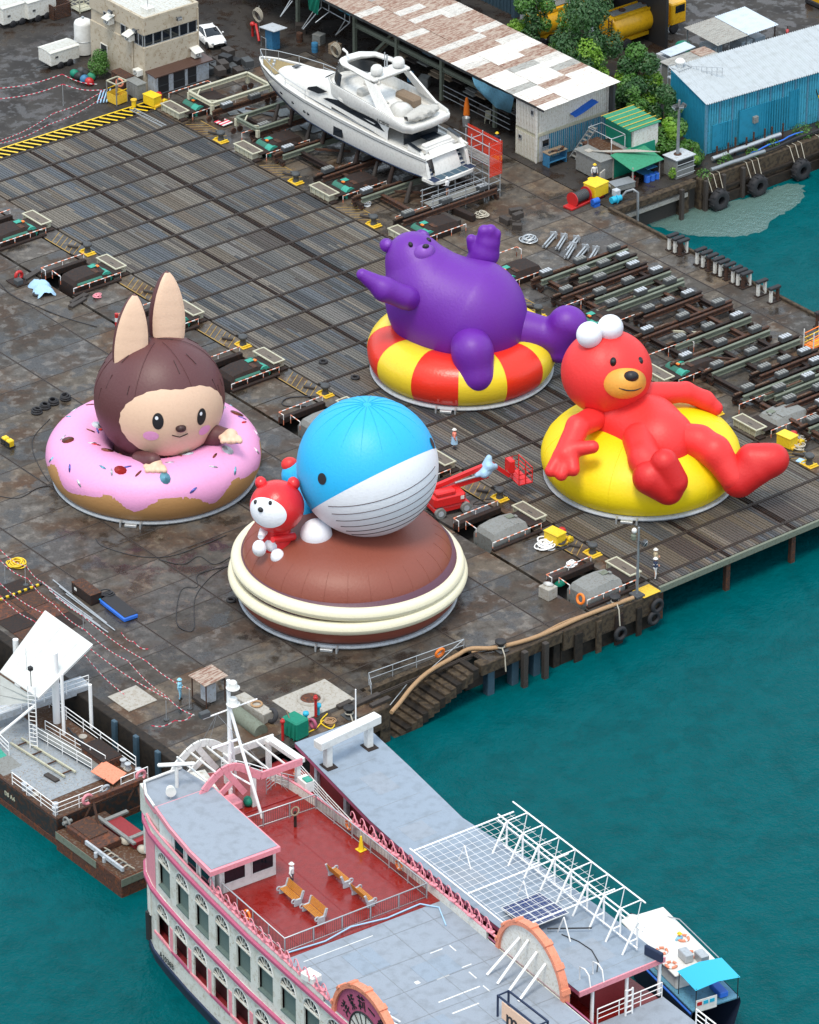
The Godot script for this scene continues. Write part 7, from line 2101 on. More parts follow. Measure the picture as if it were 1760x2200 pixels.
		for i in 15:
			var x := (-6.4 if side > 0 else -7.6) + i * 1.02
			if x > 7.4: break
			var z := side * (fhalf(x) - 0.05)
			var y := 7.75 if side > 0 else 7.95
			put("scroll", mb().torus(V(x, y, z), 0.55, 0.034, Basis(V(1, 0, 0), PI / 2) * Basis(V(0, 0, 1), 0.25), 16, 6, PI, TAU).torus(V(x + 0.3, y, z + 0.06), 0.3, 0.03, Basis(V(1, 0, 0), PI / 2), 14, 6).line(V(x, y - 0.4, z), V(x + 0.1, y + 0.5, z), 0.032), "pink", t)
			if i % 2 == 0: put("scroll_bracket", mb().box(V(x + 0.5, y - 0.1, z - side * 0.1), V(0.5, 0.12, 0.3), Basis(Vector3.UP, 0.3), 0.02), "pink", t)
		# half wheel sign with its rim and stays
		var wz := side * 6.0 - (0.25 if side > 0 else 0.1)
		var disc := PackedVector2Array()
		for k in 29: disc.append(Vector2(11.2 + 3.3 * cos(k * PI / 28), 6.85 + 3.3 * sin(k * PI / 28)))
		var wl := put("wheel_sign", mb().prism(disc, 0.14, Transform3D(ID, V(0, 0, wz))), "whiteworn" if side < 0 else "mauve", t)
		var rim := []
		for k in 29: rim.append([V(11.2 + 3.25 * cos(k * PI / 28), 6.85 + 3.25 * sin(k * PI / 28), wz + 0.25), V(11.2 + 3.55 * cos(k * PI / 28), 6.85 + 3.55 * sin(k * PI / 28), wz + 0.25), V(11.2 + 3.55 * cos(k * PI / 28), 6.85 + 3.55 * sin(k * PI / 28), wz - 0.25), V(11.2 + 3.25 * cos(k * PI / 28), 6.85 + 3.25 * sin(k * PI / 28), wz - 0.25)])
		put("rim", mb().skin(rim, true, true), "coral", wl)
		for k in 7:
			var an := (k + 0.5) * PI / 7
			put("clamp", mb().box(V(11.2 + 3.55 * cos(an), 6.85 + 3.55 * sin(an), wz), V(0.2, 0.4, 0.62), Basis(V(0, 0, 1), an), 0.03), "coral", wl)
		for k in 4: put("stay", mb().line(V(9.9 + k * 1.1, 7.05, wz - side * 2.4), V(10.0 + k * 0.9, 9.3 - 0.35 * absf(k - 1), wz - side * 0.1), 0.09, 8), "whitepipe", t)
		if side > 0:
			put("inner_wheel", mb().torus(V(11.2, 6.85, wz + 0.1), 1.75, 0.07, Basis(V(1, 0, 0), PI / 2), 30, 6, PI, TAU), "ink", wl)
			put("inner_face", mb().prism(half_disc(11.2, 6.85, 1.7), 0.05, Transform3D(ID, V(0, 0, wz + 0.075))), "ferrywhite", wl)
			for k in 9: put("spoke", mb().line(V(11.2, 6.85, wz + 0.13), V(11.2 + 1.7 * cos(k * PI / 8), 6.85 + 1.7 * sin(k * PI / 8), wz + 0.13), 0.035, 4), "ink", wl)
			sign_characters(wl, V(11.2, 6.85, wz + 0.1), 2.42)
	build_ferry_top(t)

func half_disc(cx: float, cy: float, r: float) -> PackedVector2Array:
	var p := PackedVector2Array()
	for k in 21: p.append(Vector2(cx + r * cos(k * PI / 20), cy + r * sin(k * PI / 20)))
	return p

# the six characters round the wheel, as strokes on a 10 by 10 grid
func sign_characters(wl: Node3D, c: Vector3, r: float) -> void:
	var ch := [
		[[1,9,2,8],[0,6,1.5,5],[0,1,2,4],[4,9.5,5,8],[8,9.5,7,8],[3,7.5,9,7.5],[3.5,5.2,8.5,5.2],[2.6,3,9.6,3],[6,7.5,6,0]],
		[[2,9.5,2,6],[2,8,4,8],[1,6,4.5,6.6],[6,9.5,6,6.2],[6,8,9,8.8],[6,6.2,9,6.2],[4,5.5,2,4],[2,4,6,4],[6,5,3,2.4],[3,2.4,7.5,2.8],[5,2.4,5,0],[3,1.5,1.5,0.3],[7,1.5,8.5,0.3]],
		[[0,8,10,8],[3,9.5,3,7],[7,9.5,7,7],[1,5.6,5,5.6],[3,6.4,3,0.2],[3,4,0.8,1.5],[3,4,5,2],[6.6,6,6.6,2],[9,6.6,9,0.3]],
		[[0.5,5,9.5,5]],
		[[1.2,9.2,4,9.2],[1.2,9.2,1.2,7],[1.2,7,4,7],[4,9.2,4,7],[0,5.6,5,5.6],[2.2,5.6,1.6,3.4],[1.6,3.4,4.4,3.4],[4.4,3.4,3.6,0.6],[7,9.6,7,7.6],[5.6,7.8,9.4,7.8],[5.8,7.8,5.2,1],[6,5.6,9,5.8],[7,4,6,0.4],[8.2,4,8.2,0.6],[8.2,0.6,9.8,1]]]
	for i in 5:
		var an := PI * (0.86 - 0.145 * i)
		var o := c + V(r * cos(an), r * sin(an), 0)
		var bs := Basis(V(0, 0, 1), an - PI / 2)
		var m := mb()
		for s in ch[i]:
			var a := o + bs * V((s[0] - 5) * 0.082, (s[1] - 5) * 0.1, 0)
			var b := o + bs * V((s[2] - 5) * 0.082, (s[3] - 5) * 0.1, 0)
			m.beam(a, b, 0.085, 0.03, V(0, 0, 1))
		put("character", m, "ink", wl)

func baluster_rail(parent: Node3D, pts: Array, h: float) -> void:
	pipe_rail(parent, pts, h, 0, "galv", 2.0, 0.05)
	var lo := []
	for p: Vector3 in pts: lo.append(p + V(0, 0.14, 0))
	put("bottom_rail", mb().tube(lo, 0.03, 5), "galv", parent)
	var m := mb()
	for i in pts.size() - 1:
		var n := int(pts[i].distance_to(pts[i + 1]) / 0.16)
		for j in n:
			var p: Vector3 = pts[i].lerp(pts[i + 1], (j + 0.5) / n)
			m.line(p + V(0, 0.1, 0), p + V(0, h, 0), 0.014, 4)
	put("balusters", m, "darkgrey", parent).set_meta("kind", "stuff")

func build_ferry_top(t: Node3D) -> void:
	# wheelhouse with its overhanging grey roof and pink fascia
	var wh := put("wheelhouse", mb().box(V(-9.9, 8.0, 3.05), V(7.2, 2.0, 4.1), ID, 0.03), "white", t)
	put("front_cabin", mb().box(V(-15.2, 8.0, 2.4), V(3.4, 2.0, 4.4), Basis(Vector3.UP, -0.2), 0.03), "ferrywhite", t)
	for i in 2:
		wall_window(wh, V(-6.3, 8.25, 2.0 + i * 2.05), 1.5, 1.05, V(1, 0, 0), "white")
	for i in 4:
		var x := -12.6 + i * 1.75
		wall_window(wh, V(x, 8.1, fhalf(x) - 0.19), 1.15, 1.3, V(-0.04, 0, 1).normalized(), "white")
	put("wheelhouse_side", mb().skin([[V(-13.9, 7, 4.82), V(-13.9, 9.1, 4.82)], [V(-10, 7, 5.24), V(-10, 9.1, 5.24)], [V(-6.3, 7, 5.46), V(-6.3, 9.1, 5.46)]]), "white", t)
	var ro := PackedVector2Array([Vector2(-13.95, 0.82), Vector2(-5.75, 1.0), Vector2(-5.75, 6.1), Vector2(-8.5, 5.95), Vector2(-11.5, 5.6), Vector2(-13.95, 5.15)])
	put("roof_fascia", flat(ro, 9.36, 0.34), "pink", t)
	var ri := PackedVector2Array([Vector2(-13.85, 0.92), Vector2(-5.95, 1.1), Vector2(-5.95, 5.9), Vector2(-8.5, 5.8), Vector2(-11.5, 5.45), Vector2(-13.85, 5.02)])
	put("roof", flat(ri, 9.4, 0.05), "greydeck", t)
	var fo := PackedVector2Array([Vector2(-14.0, 0.7), Vector2(-14.0, 5.1), Vector2(-15.6, 4.8), Vector2(-16.9, 4.2), Vector2(-17.1, 1.2)])
	put("fore_roof_fascia", flat(fo, 9.12, 0.35), "pink", t)
	put("fore_roof", flat(fo, 9.16, 0.04), "greydeck", t)
	put("roof_kerb", mb().tube([V(-17.0, 9.3, 1.3), V(-16.9, 9.3, 4.1), V(-15.6, 9.3, 4.75), V(-14.1, 9.3, 5.05)], 0.1, 6), "white", t)
	var rd := put("radar", mb().line(V(-15.4, 9.1, 2.6), V(-15.4, 10.7, 2.6), 0.12, 10), "white", t)
	put("scanner", mb().box(V(-15.4, 10.85, 2.6), V(0.3, 0.22, 2.4), Basis(Vector3.UP, -0.5), 0.08), "white", rd)
	put("search_light", mb().tube([V(-14.7, 9.7, 3.5), V(-14.3, 9.75, 3.7)], [0.28, 0.34], 14).line(V(-14.5, 9.1, 3.6), V(-14.5, 9.6, 3.6), 0.06), "canopy", t)
	# tripod mast
	var m := put("mast", mb().line(V(-15.0, 7, -1.1), V(-15.0, 16.0, -1.1), 0.13, 10), "whitepipe", t)
	put("mast_leg", mb().line(V(-12.2, 7, -1.7), V(-14.9, 14.0, -1.1), 0.11, 8), "whitepipe", m)
	put("mast_leg", mb().line(V(-16.2, 7, -2.3), V(-15.1, 13.0, -1.2), 0.09, 8), "whitepipe", m)
	put("cross_tube", mb().line(V(-15.0, 9.1, -1.1), V(-13.0, 9.1, -1.5), 0.07).line(V(-15, 9.1, -1.1), V(-15.9, 9.1, -2.1), 0.07), "whitepipe", m)
	for y in [14.2, 15.4]:
		put("light", mb().lathe([Vector2(0.05, 0), Vector2(0.42, 0.02), Vector2(0.45, 0.1), Vector2(0.28, 0.14), Vector2(0.28, 0.45), Vector2(0.2, 0.55), Vector2(0.01, 0.56)], 16, Transform3D(ID, V(-14.8, y, -1.3))), "white", m)
	put("crosstree", mb().line(V(-15, 13.8, 0.8), V(-15, 13.9, -3.2), 0.05), "whitepipe", m)
	put("crosstree", mb().line(V(-15, 11.4, 0.2), V(-15, 11.4, -1.8), 0.1), "whitepipe", m)
	put("loudspeaker", mb().box(V(-15, 14.1, 0.7), V(0.4, 0.4, 0.7), ID, 0.05), "darkgrey", m)
	for s in [V(-17.0, 7.4, 2.0), V(-13.4, 7.4, -4.4), V(-18, 8.5, -1.0)]: put("wire", mb().line(V(-15, 13.8, -0.2), s, 0.012, 4), "galv", m)
	for i in 6: put("rung", mb().line(V(-15.25, 8 + i * 0.9, -1.1), V(-14.75, 8 + i * 0.9, -1.1), 0.03), "whitepipe", m)
	put("deck_locker", mb().box(V(-14.4, 7.3, -0.9), V(1.2, 0.6, 0.8), ID, 0.08), "pink", t)
	put("green_bag", mb().ball(V(-13.9, 7.35, -1.7), V(0.35, 0.38, 0.3), 12), "tarpgreen", t)
	# pink and white arched frame over the bow
	for q in [[-13.6, "pink"], [-17.0, "white"]]:
		var x: float = q[0]
		var y := 9.15
		var pts := [V(x, y, -5.6), V(x, y, -2.5)]
		for k in 9: pts.append(V(x, y - 0.1 + 1.55 * sin(0.35 + k * 0.31), -1.9 + 3.6 * (k / 8.0)))
		pts.append(V(x, 8.3, 2.3))
		for i in pts.size() - 1: put("arch_fascia", mb().beam(pts[i], pts[i + 1], 0.14, 0.5), q[1], t)
		put("arch_brace", mb().beam(V(x, 8.3, -1.3), V(x, 10.4, 0.1), 0.12, 0.4).beam(V(x, 9.4, -0.3), V(x, 8.2, 1.4), 0.12, 0.4), q[1], t)
	put("arch_fascia", mb().beam(V(-13.6, 9.15, -5.6), V(-17.0, 9.15, -5.3), 0.5, 0.3), "white", t)
	for z in [-4.4, -3.2, -1.9, -0.7, 0.5, 1.5]: put("arch_tie", mb().beam(V(-13.6, 9.3 + (0.9 if z > -1.5 else 0.0), z), V(-17.0, 9.3 + (0.9 if z > -1.5 else 0.0), z + 0.1), 0.1, 0.1), "white", t)
	for p in [[-13.8, -5.4], [-16.8, -5.1], [-13.7, -2.0], [-16.9, -2.0]]: put("arch_post", mb().box(V(p[0], 8.1, p[1]), V(0.3, 2.2, 0.3), ID, 0.02), "white", t)
	# rails round the promenade
	var rl := Node3D.new()
	rl.name = "promenade_rail"; t.add_child(rl, true)
	baluster_rail(rl, [V(-6.0, 7, 5.15), V(1.2, 7, 5.15), V(1.05, 7, -5.3), V(-11.2, 7, -5.1), V(-11.4, 7, 0.7)], 1.1)
	pipe_rail(rl, [V(-13.4, 7, -5.4), V(-14.9, 7, -4.4), V(-14.4, 7, -3.4)], 1.1, 3, "galv", 0.5, 0.03)
	put("hose", mb().tube([V(1.35, 7.1, 5.0), V(1.6, 7.12, 2.5), V(1.4, 7.3, 0.5), V(1.6, 7.1, -2.0), V(1.5, 7.15, -4.5), V(2.4, 7.1, -5.3), V(4.2, 7.06, -4.6)], 0.05, 6), "tarppale", t)
	put("white_cabinet", mb().box(V(-13.0, 7.8, -5.5), V(1.0, 0.8, 0.7), ID, 0.04), "white", t)
	put("green_cover", mb().box(V(-12.8, 8.25, -5.5), V(0.6, 0.12, 0.5), ID, 0.04), "teal", t)
	put("bracket_lamp", mb().box(V(5.0, 7.75, 5.7), V(1.1, 0.5, 0.8), Basis(Vector3.UP, 0.2), 0.06), "white", t)
	# things standing on the ferry
	var F := Transform3D(t.basis, t.position)
	var B := []
	for q in [[-3.5, 1.75, PI, "nearest the standing man"], [-1.1, 1.6, PI, "nearest the left rail corner"], [-3.5, -1.85, 0, "farthest back on the deck"], [-0.9, -1.9, 0, "next to the front rail"]]:
		B.append([F * V(q[0], 7.02, q[1]), q[2], "orange slatted bench with pale end frames on red deck, %s" % q[3]])
	var b0 := thing("deck_bench", B[0][2], "bench", B[0][0], t.rotation.y + PI, "benches on the red deck")
	b0.set_meta("kindname", "deck_bench")
	for s: float in [-1.0, 1.0]:
		put("end_frame", mb().box(V(s * 0.85, 0.25, 0), V(0.12, 0.5, 0.55), ID, 0.03).beam(V(s * 0.85, 0.4, 0.24), V(s * 0.85, 0.95, 0.42), 0.12, 0.14).torus(V(s * 0.85, 0.42, -0.3), 0.14, 0.05, Basis(V(0, 0, 1), PI / 2), 12, 6), "pale", b0)
	for i in 5: put("seat_slat", mb().box(V(0, 0.46, -0.24 + i * 0.11), V(1.68, 0.035, 0.085), ID, 0.01), "slat", b0)
	for i in 5: put("back_slat", mb().box(V(0, 0.55 + i * 0.1, 0.27 + i * 0.033), V(1.68, 0.085, 0.03), Basis(V(1, 0, 0), 0.3), 0.01), "slat", b0)
	for i in range(1, 4): dup(b0, B[i][0], t.rotation.y + B[i][1], B[i][2])
	var cn := thing("wet_floor_cone", "yellow plastic warning cone standing on red deck by the right rail", "cone", F * V(-5.7, 7.02, -4.9))
	put("body", mb().lathe([Vector2(0.24, 0.04), Vector2(0.08, 1.0), Vector2(0.01, 1.02)], 4, Transform3D.IDENTITY, 0, TAU, false), "yellow", cn)
	put("base", mb().box(V(0, 0.02, 0), V(0.55, 0.04, 0.55), ID, 0.01), "yellow", cn)
	var pr := thing("hydrant_post", "dark post with a brass wheel standing on the red deck", "post", F * V(-10.2, 7.02, -2.9))
	put("post", mb().cyl(Vector3.ZERO, 0.1, 1.1, 10), "rustdark", pr)
	put("wheel", mb().torus(V(0, 1.15, 0), 0.28, 0.06, Basis(V(1, 0, 0), 0.8), 18, 6), "wood", pr)
	for q in [[-14.1, 7.8, -5.55, "by the bow end of the red deck"], [-7.6, 7.7, -5.25, "on the far rail of red deck"], [-2.1, 7.7, -5.35, "on the far rail near yellow cone side"], [-2.8, 7.6, 5.3, "on the near rail behind scroll work"]]:
		var lb := thing("lifebuoy", "orange lifebuoy hung %s" % q[3], "lifebuoy", F * V(q[0], q[1], q[2]), t.rotation.y, "lifebuoys on the ferry")
		put("ring", mb().torus(Vector3.ZERO, 0.3, 0.08, Basis(V(1, 0, 0), PI / 2), 22, 8), "orange", lb)
		for a in 4: put("band", mb().torus(Vector3.ZERO, 0.3, 0.085, Basis(V(1, 0, 0), PI / 2), 3, 8, a * PI / 2, a * PI / 2 + 0.3), "white", lb)
	var sb := thing("sign_frame", "dark steel sign frame with a pink lettered board at the picture's bottom edge", "sign", F * V(15.6, 7.02, -2.3), t.rotation.y + 0.04)
	for x in [-1.9, 1.9]:
		for z in [-0.4, 0.4]: put("post", mb().box(V(x, 0.75, z), V(0.1, 1.5, 0.1)), "navy", sb)
		put("tie", mb().box(V(x, 1.5, 0), V(0.08, 0.08, 0.9)), "navy", sb)
	for z in [-0.4, 0.4]: put("rail", mb().box(V(0, 1.5, z), V(3.9, 0.1, 0.1)), "navy", sb)
	put("board", mb().box(V(0.3, 0.8, 0.47), V(3.4, 1.2, 0.06), ID, 0.01), "faceskin", sb)
	lettering(sb, "board_letter", "m", V(-0.4, 0.5, 0.51), V(1, 0, 0), V(0, 1, 0), 1.0, "ink")

func build_second_ferry() -> void:
	var t := thing("flat_ferry", "second ferry with long plain grey roof moored beside the pink ferry", "ferry", V(112, 0, 44), -deg_to_rad(4.0))
	var ro := PackedVector2Array([Vector2(-18.64, 3.22), Vector2(-14.5, 3.69), Vector2(-8.24, 4.4), Vector2(-3.0, 4.7), Vector2(14.44, 4.7), Vector2(14.46, -1.7), Vector2(8.0, -1.72), Vector2(2.0, -1.45), Vector2(-2.4, -0.85), Vector2(-5.1, -0.6), Vector2(-12.0, -1.3), Vector2(-18.63, -1.86)])
	put("roof", flat(ro, 6.2, 0.06), "bluedeck", t)
	put("roof_fascia", flat(ro, 6.16, 0.3), "mauve", t)
	for i in 13: put("plate_joint", mb().box(V(-16.6 + 2.5 * i, 6.2025, 1.75), V(0.03, 0.006, 3.6 if i < 6 else 5.6)), "steel", t)
	for q in [[-11.5, 1.4, 2.4, 1.6], [-5.5, 2.6, 1.8, 1.8], [0.5, 3.0, 2.2, 1.8], [11.5, 2.0, 2.4, 2.8]]: put("deck_patch", mb().box(V(q[0], 6.2022, q[1]), V(q[2], 0.004, q[3])), "greydeck", t)
	put("end_fascia", mb().box(V(14.5, 6.05, 1.5), V(0.1, 0.36, 6.5)), "pink", t)
	var hu := PackedVector2Array([Vector2(-19, 2.6), Vector2(-14.5, 3.6), Vector2(-8, 4.4), Vector2(-3, 4.8), Vector2(20, 4.8), Vector2(20, -1.5), Vector2(8, -1.5), Vector2(-2.4, -0.9), Vector2(-5, -0.65), Vector2(-12, -1.2), Vector2(-19, -1.4)])
	put("hull", flat(hu, 0.6, 4.2), "antifoul", t)
	put("house", mb().box(V(-2.0, 3.4, 1.5), V(31, 5.4, 2.6)), "ferryred", t)
	put("lower_deck", flat(PackedVector2Array([Vector2(-18.8, 3.0), Vector2(-3, 4.8), Vector2(20, 4.8), Vector2(20, -1.6), Vector2(-2, -0.7), Vector2(-18.8, -1.3)]), 3.3, 0.2), "reddeck", t)
	put("aft_deck", mb().box(V(17.4, 3.36, 1.5), V(5.6, 0.1, 6.2)), "greydeck", t)
	for i in 9: put("column", mb().box(V(-16.5 + i * 3.6, 4.7, 2.9 + minf(0.14 * i, 1.4)), V(0.34, 2.7, 0.3), ID, 0.03), "pale", t)
	var rl := Node3D.new()
	rl.name = "side_rail"; t.add_child(rl, true)
	pipe_rail(rl, [V(-18.6, 3.3, 2.9), V(-14.5, 3.3, 3.5), V(-8, 3.3, 4.3), V(-3, 3.3, 4.7)], 1.2, 4, "whitepipe", 1.5, 0.035)
	pipe_rail(rl, [V(15.2, 3.4, 4.6), V(17.8, 3.4, 4.6), V(17.8, 3.4, 1.6)], 1.1, 2, "whitepipe", 1.2, 0.04)
	pipe_rail(rl, [V(14.6, 3.4, 3.4), V(14.6, 3.4, -1.5)], 1.1, 2, "whitepipe", 1.6, 0.04)
	pipe_rail(rl, [V(18.0, 3.4, -1.5), V(19.9, 3.4, -1.5)], 1.1, 2, "whitepipe", 1.2, 0.05)
	pipe_rail(rl, [V(-19.0, 3.2, 4.6), V(-21.5, 2.6, 4.9), V(-24.5, 1.6, 5.2)], 1.1, 3, "whitepipe", 1.4, 0.035)
	for z in [-1.5, 1.0, 3.6]: put("aft_post", mb().line(V(14.3, 3.4, z), V(14.3, 6.0, z), 0.12, 10), "whitepipe", t)
	put("stair_frame", mb().box(V(14.9, 4.3, 1.0), V(0.1, 2.0, 0.1)).box(V(14.9, 4.3, 1.5), V(0.1, 2.0, 0.1)), "whitepipe", t)
	for i in 5: put("stair_rung", mb().box(V(14.9, 3.6 + i * 0.4, 1.25), V(0.08, 0.06, 0.5)), "whitepipe", t)
	for z in [3.9, 2.9]: put("ladder_hoop", mb().tube([V(13.4, 6.2, z), V(13.4, 7.1, z), V(13.9, 7.2, z), V(14.3, 7.0, z), V(14.5, 6.2, z)], 0.05, 6), "whitepipe", t)
	# white gantry over the bow
	var g := put("gantry", mb().box(V(-15.3, 8.1, 1.3), V(0.75, 0.6, 5.2), Basis(Vector3.UP, 0.12), 0.04), "white", t)
	for q in [[-15.1, 3.0], [-15.55, -0.5]]:
		put("gantry_leg", mb().box(V(q[0], 7.1, q[1]), V(0.5, 1.9, 0.45), ID, 0.03), "white", g)
		put("opening", mb().box(V(q[0] + 0.1, 6.225, q[1]), V(1.0, 0.05, 0.8)), "rustdark", g)
	put("gantry_pole", mb().line(V(-15.4, 8.4, 0.6), V(-15.4, 11.0, 0.6), 0.05), "whitepipe", g)
	# pipe frame: A frames, long chords and a wire net
	for i in 9:
		var x := -0.65 + 1.69 * i
		put("a_frame", mb().line(V(x, 6.2, -0.82), V(x, 8.27, -0.82), 0.07, 8).line(V(x - 0.05, 6.2, 0.24), V(x, 8.2, -0.75), 0.07, 8).line(V(x, 7.0, -0.82), V(x, 7.0, -0.2), 0.06, 6), "whitepipe", t)
		if i < 8: put("outrigger", mb().line(V(x, 8.27, -0.82), V(x, 8.3, -2.4), 0.045, 6).line(V(x, 8.3, -2.4), V(x, 6.4, -2.0), 0.035, 5), "whitepipe", t)
	for q in [[-1.6, 13.6, 8.27, -0.82], [-1.6, 13.4, 7.85, -0.82], [-2.2, 11.6, 8.3, -2.4], [-0.7, 13.2, 6.55, -0.6], [-2.5, 9.2, 7.5, 5.3]]: put("chord", mb().line(V(q[0], q[2], q[3]), V(q[1], q[2], q[3]), 0.055, 6), "whitepipe", t)
	for x in [-2.1, 3.7, 8.5]: put("chord", mb().line(V(x, 7.55, 5.3), V(x, 7.6, -2.4), 0.06, 6), "whitepipe", t)
	for q in [[-1.3, 2.4], [8.6, 2.0], [4.0, 1.7]]: put("prop", mb().line(V(q[0], 6.2, q[1]), V(q[0] + 0.6, 7.6, q[1]), 0.05, 6).line(V(q[0] + 1.3, 6.2, q[1]), V(q[0] + 0.6, 7.6, q[1]), 0.05, 6), "whitepipe", t)
	for i in 14: put("net_wire", mb().line(V(-2.1, 7.56, 5.1 - i * 0.55), V(8.5, 7.56, 5.1 - i * 0.55), 0.014, 4), "whitepipe", t)
	for i in 19: put("net_wire", mb().line(V(-1.8 + i * 0.55, 7.56, 5.2), V(-1.8 + i * 0.55, 7.56, -2.3), 0.014, 4), "whitepipe", t)
	# solar panels on the roof
	var F := Transform3D(t.basis, t.position)
	var sp := thing("solar_array", "array of six dark blue solar panels on the grey ferry roof", "solar panels", F * V(6.5, 6.22, 2.2), t.rotation.y)
	for i in 2:
		for j in 3:
			var p := put("panel", mb().box(V(-0.76 + i * 1.52, 0.42 + 0.1 * i, -0.95 + j * 0.95), V(1.48, 0.05, 0.91), Basis(V(0, 0, 1), 0.07)), "solar", sp)
			var gr := mb()
			for k in 5: gr.box(V(-1.4 + i * 1.52 + k * 0.32, 0.375 + 0.1 * i + 0.0224 * k + 0.035, -0.95 + j * 0.95), V(0.012, 0.02, 0.9))
			for k in 4: gr.box(V(-0.76 + i * 1.52, 0.452 + 0.1 * i, -1.3 + j * 0.95 + k * 0.23), V(1.46, 0.01, 0.012), Basis(V(0, 0, 1), 0.07))
			put("grid_line", gr, "galv", p)
	for z in [-1.43, -0.475, 0.475, 1.43]: put("frame", mb().box(V(0, 0.47, z), V(3.06, 0.05, 0.05), Basis(V(0, 0, 1), 0.07)), "white", sp)
	for x in [-1.52, 0, 1.52]: put("frame", mb().box(V(x, 0.47 + x * 0.07, 0), V(0.05, 0.06, 2.9)), "white", sp)
	for x in [-1.3, 1.3]:
		for z in [-1.2, 1.2]: put("leg", mb().box(V(x, 0.2, z), V(0.06, 0.45, 0.06)), "grey", sp)
	put("cable", mb().tube([V(9.0, 6.24, 2.0), V(10.2, 6.24, 1.6), V(11.4, 6.24, 1.5), V(12.6, 6.24, 1.9), V(13.4, 6.26, 2.6)], 0.035, 5), "black", t)
	put("cable_tray", mb().line(V(8.3, 6.5, 2.6), V(9.8, 6.5, 0.3), 0.05), "black", t)
	put("speaker_box", mb().box(V(14.2, 6.55, -1.1), V(1.4, 0.7, 0.25), Basis(Vector3.UP, 0.2), 0.05), "navy", t)
	# the launch alongside
	var b := thing("launch", "small white and blue launch with blue canopy moored beyond the grey ferry", "boat", F * V(8.4, 0, -7.3), t.rotation.y - 0.13)
	var rows := []
	for q in [[-5.6, 0.05, 0.5, -0.6], [-4.8, 0.8, 0.4, -1.8], [-3.2, 1.4, 0.3, -2.6], [0, 1.8, 0.2, -2.9], [5.0, 1.75, 0.2, -2.9], [5.3, 1.7, 0.2, -2.4]]:
		rows.append([V(q[0], q[2], -q[1]), V(q[0], q[2] - 0.35, -q[1] * 1.04), V(q[0], q[3], -q[1] * 0.7), V(q[0], q[3], q[1] * 0.7), V(q[0], q[2] - 0.35, q[1] * 1.04), V(q[0], q[2], q[1])])
	put("hull", mb().skin(rows, false, true), "navy", b)
	put("deck", flat(PackedVector2Array([Vector2(-5.5, 0), Vector2(-4.8, 0.75), Vector2(-3.2, 1.35), Vector2(0, 1.75), Vector2(5.2, 1.68), Vector2(5.2, -1.68), Vector2(0, -1.75), Vector2(-3.2, -1.35), Vector2(-4.8, -0.75)]), 0.22, 0.1), "tarpblue", b)
	put("cabin", mb().box(V(-0.4, 0.75, 0), V(6.4, 1.1, 2.9), ID, 0.1), "white", b)
	put("cabin_roof", mb().box(V(-0.6, 1.34, 0), V(7.0, 0.1, 3.2), ID, 0.04), "hullwhite", b)
	put("rubbing_band", mb().tube([V(-5.5, 0.3, 0), V(-3.2, 0.15, 1.45), V(0, 0.05, 1.85), V(5.2, 0.05, 1.78)], 0.08, 6), "barrier", b)
	for x in [-2.2, -0.8, 0.6]: put("window", mb().box(V(x, 0.85, 1.46), V(0.9, 0.45, 0.03), ID, 0.01), "glassdark", b)
	put("bow_fender", mb().ball(V(-4.6, 0.55, 0.3), V(0.6, 0.42, 0.5), 14), "white", b)
	put("canopy", mb().skin([[V(3.1, 1.9, -1.6), V(5.4, 1.85, -1.6)], [V(3.1, 2.1, 0), V(5.4, 2.05, 0)], [V(3.1, 1.9, 1.6), V(5.4, 1.85, 1.6)]]), "cyan", b)
	for x in [3.2, 5.3]:
		for z in [-1.5, 1.5]: put("canopy_post", mb().line(V(x, 0.2, z), V(x, 1.88, z), 0.035, 6), "black", b)
	put("roof_box", mb().box(V(1.6, 1.7, 0.1), V(1.0, 0.6, 0.6), ID, 0.05), "galv", b)
	put("roof_box", mb().box(V(2.2, 1.7, -0.7), V(0.9, 0.6, 0.6), ID, 0.05), "galv", b)
	put("pipe_rail", mb().tube([V(-4.6, 0.9, -0.9), V(-2, 1.7, -1.55), V(2.8, 1.7, -1.6)], 0.035, 6), "galv", b)
	put("banner", mb().box(V(5.55, 0.75, 0.9), V(0.04, 0.9, 1.5)), "white", b)
	put("banner_stripe", mb().box(V(5.575, 0.92, 0.95), V(0.03, 0.26, 0.34)).box(V(5.575, 0.92, 0.5), V(0.03, 0.26, 0.34)), "cyan", b)
	put("banner_mark", mb().box(V(5.575, 0.92, 1.4), V(0.03, 0.26, 0.34)), "redpaint", b)
	put("seat", mb().box(V(4.2, 0.45, -0.8), V(1.4, 0.4, 0.6), ID, 0.05), "barrier", b)
	var Bx := Transform3D(b.basis, b.position)
	var li := 0
	for q in [[-0.8, -0.9], [-0.2, 1.0], [1.0, -0.5], [1.4, 1.25]]:
		var lb := thing("lifebuoy", "orange and white lifebuoy on the launch's roof, %s from its bow" % ORD[li], "lifebuoy", Bx * V(q[0] + 0.4, 1.46, q[1]), 0.3 * li, "lifebuoys on the launch")
		put("ring", mb().torus(Vector3.ZERO, 0.33, 0.09, ID, 22, 8), "coral", lb)
		for a in 4: put("band", mb().torus(Vector3.ZERO, 0.33, 0.095, ID, 3, 8, a * PI / 2, a * PI / 2 + 0.35), "white", lb)
		li += 1

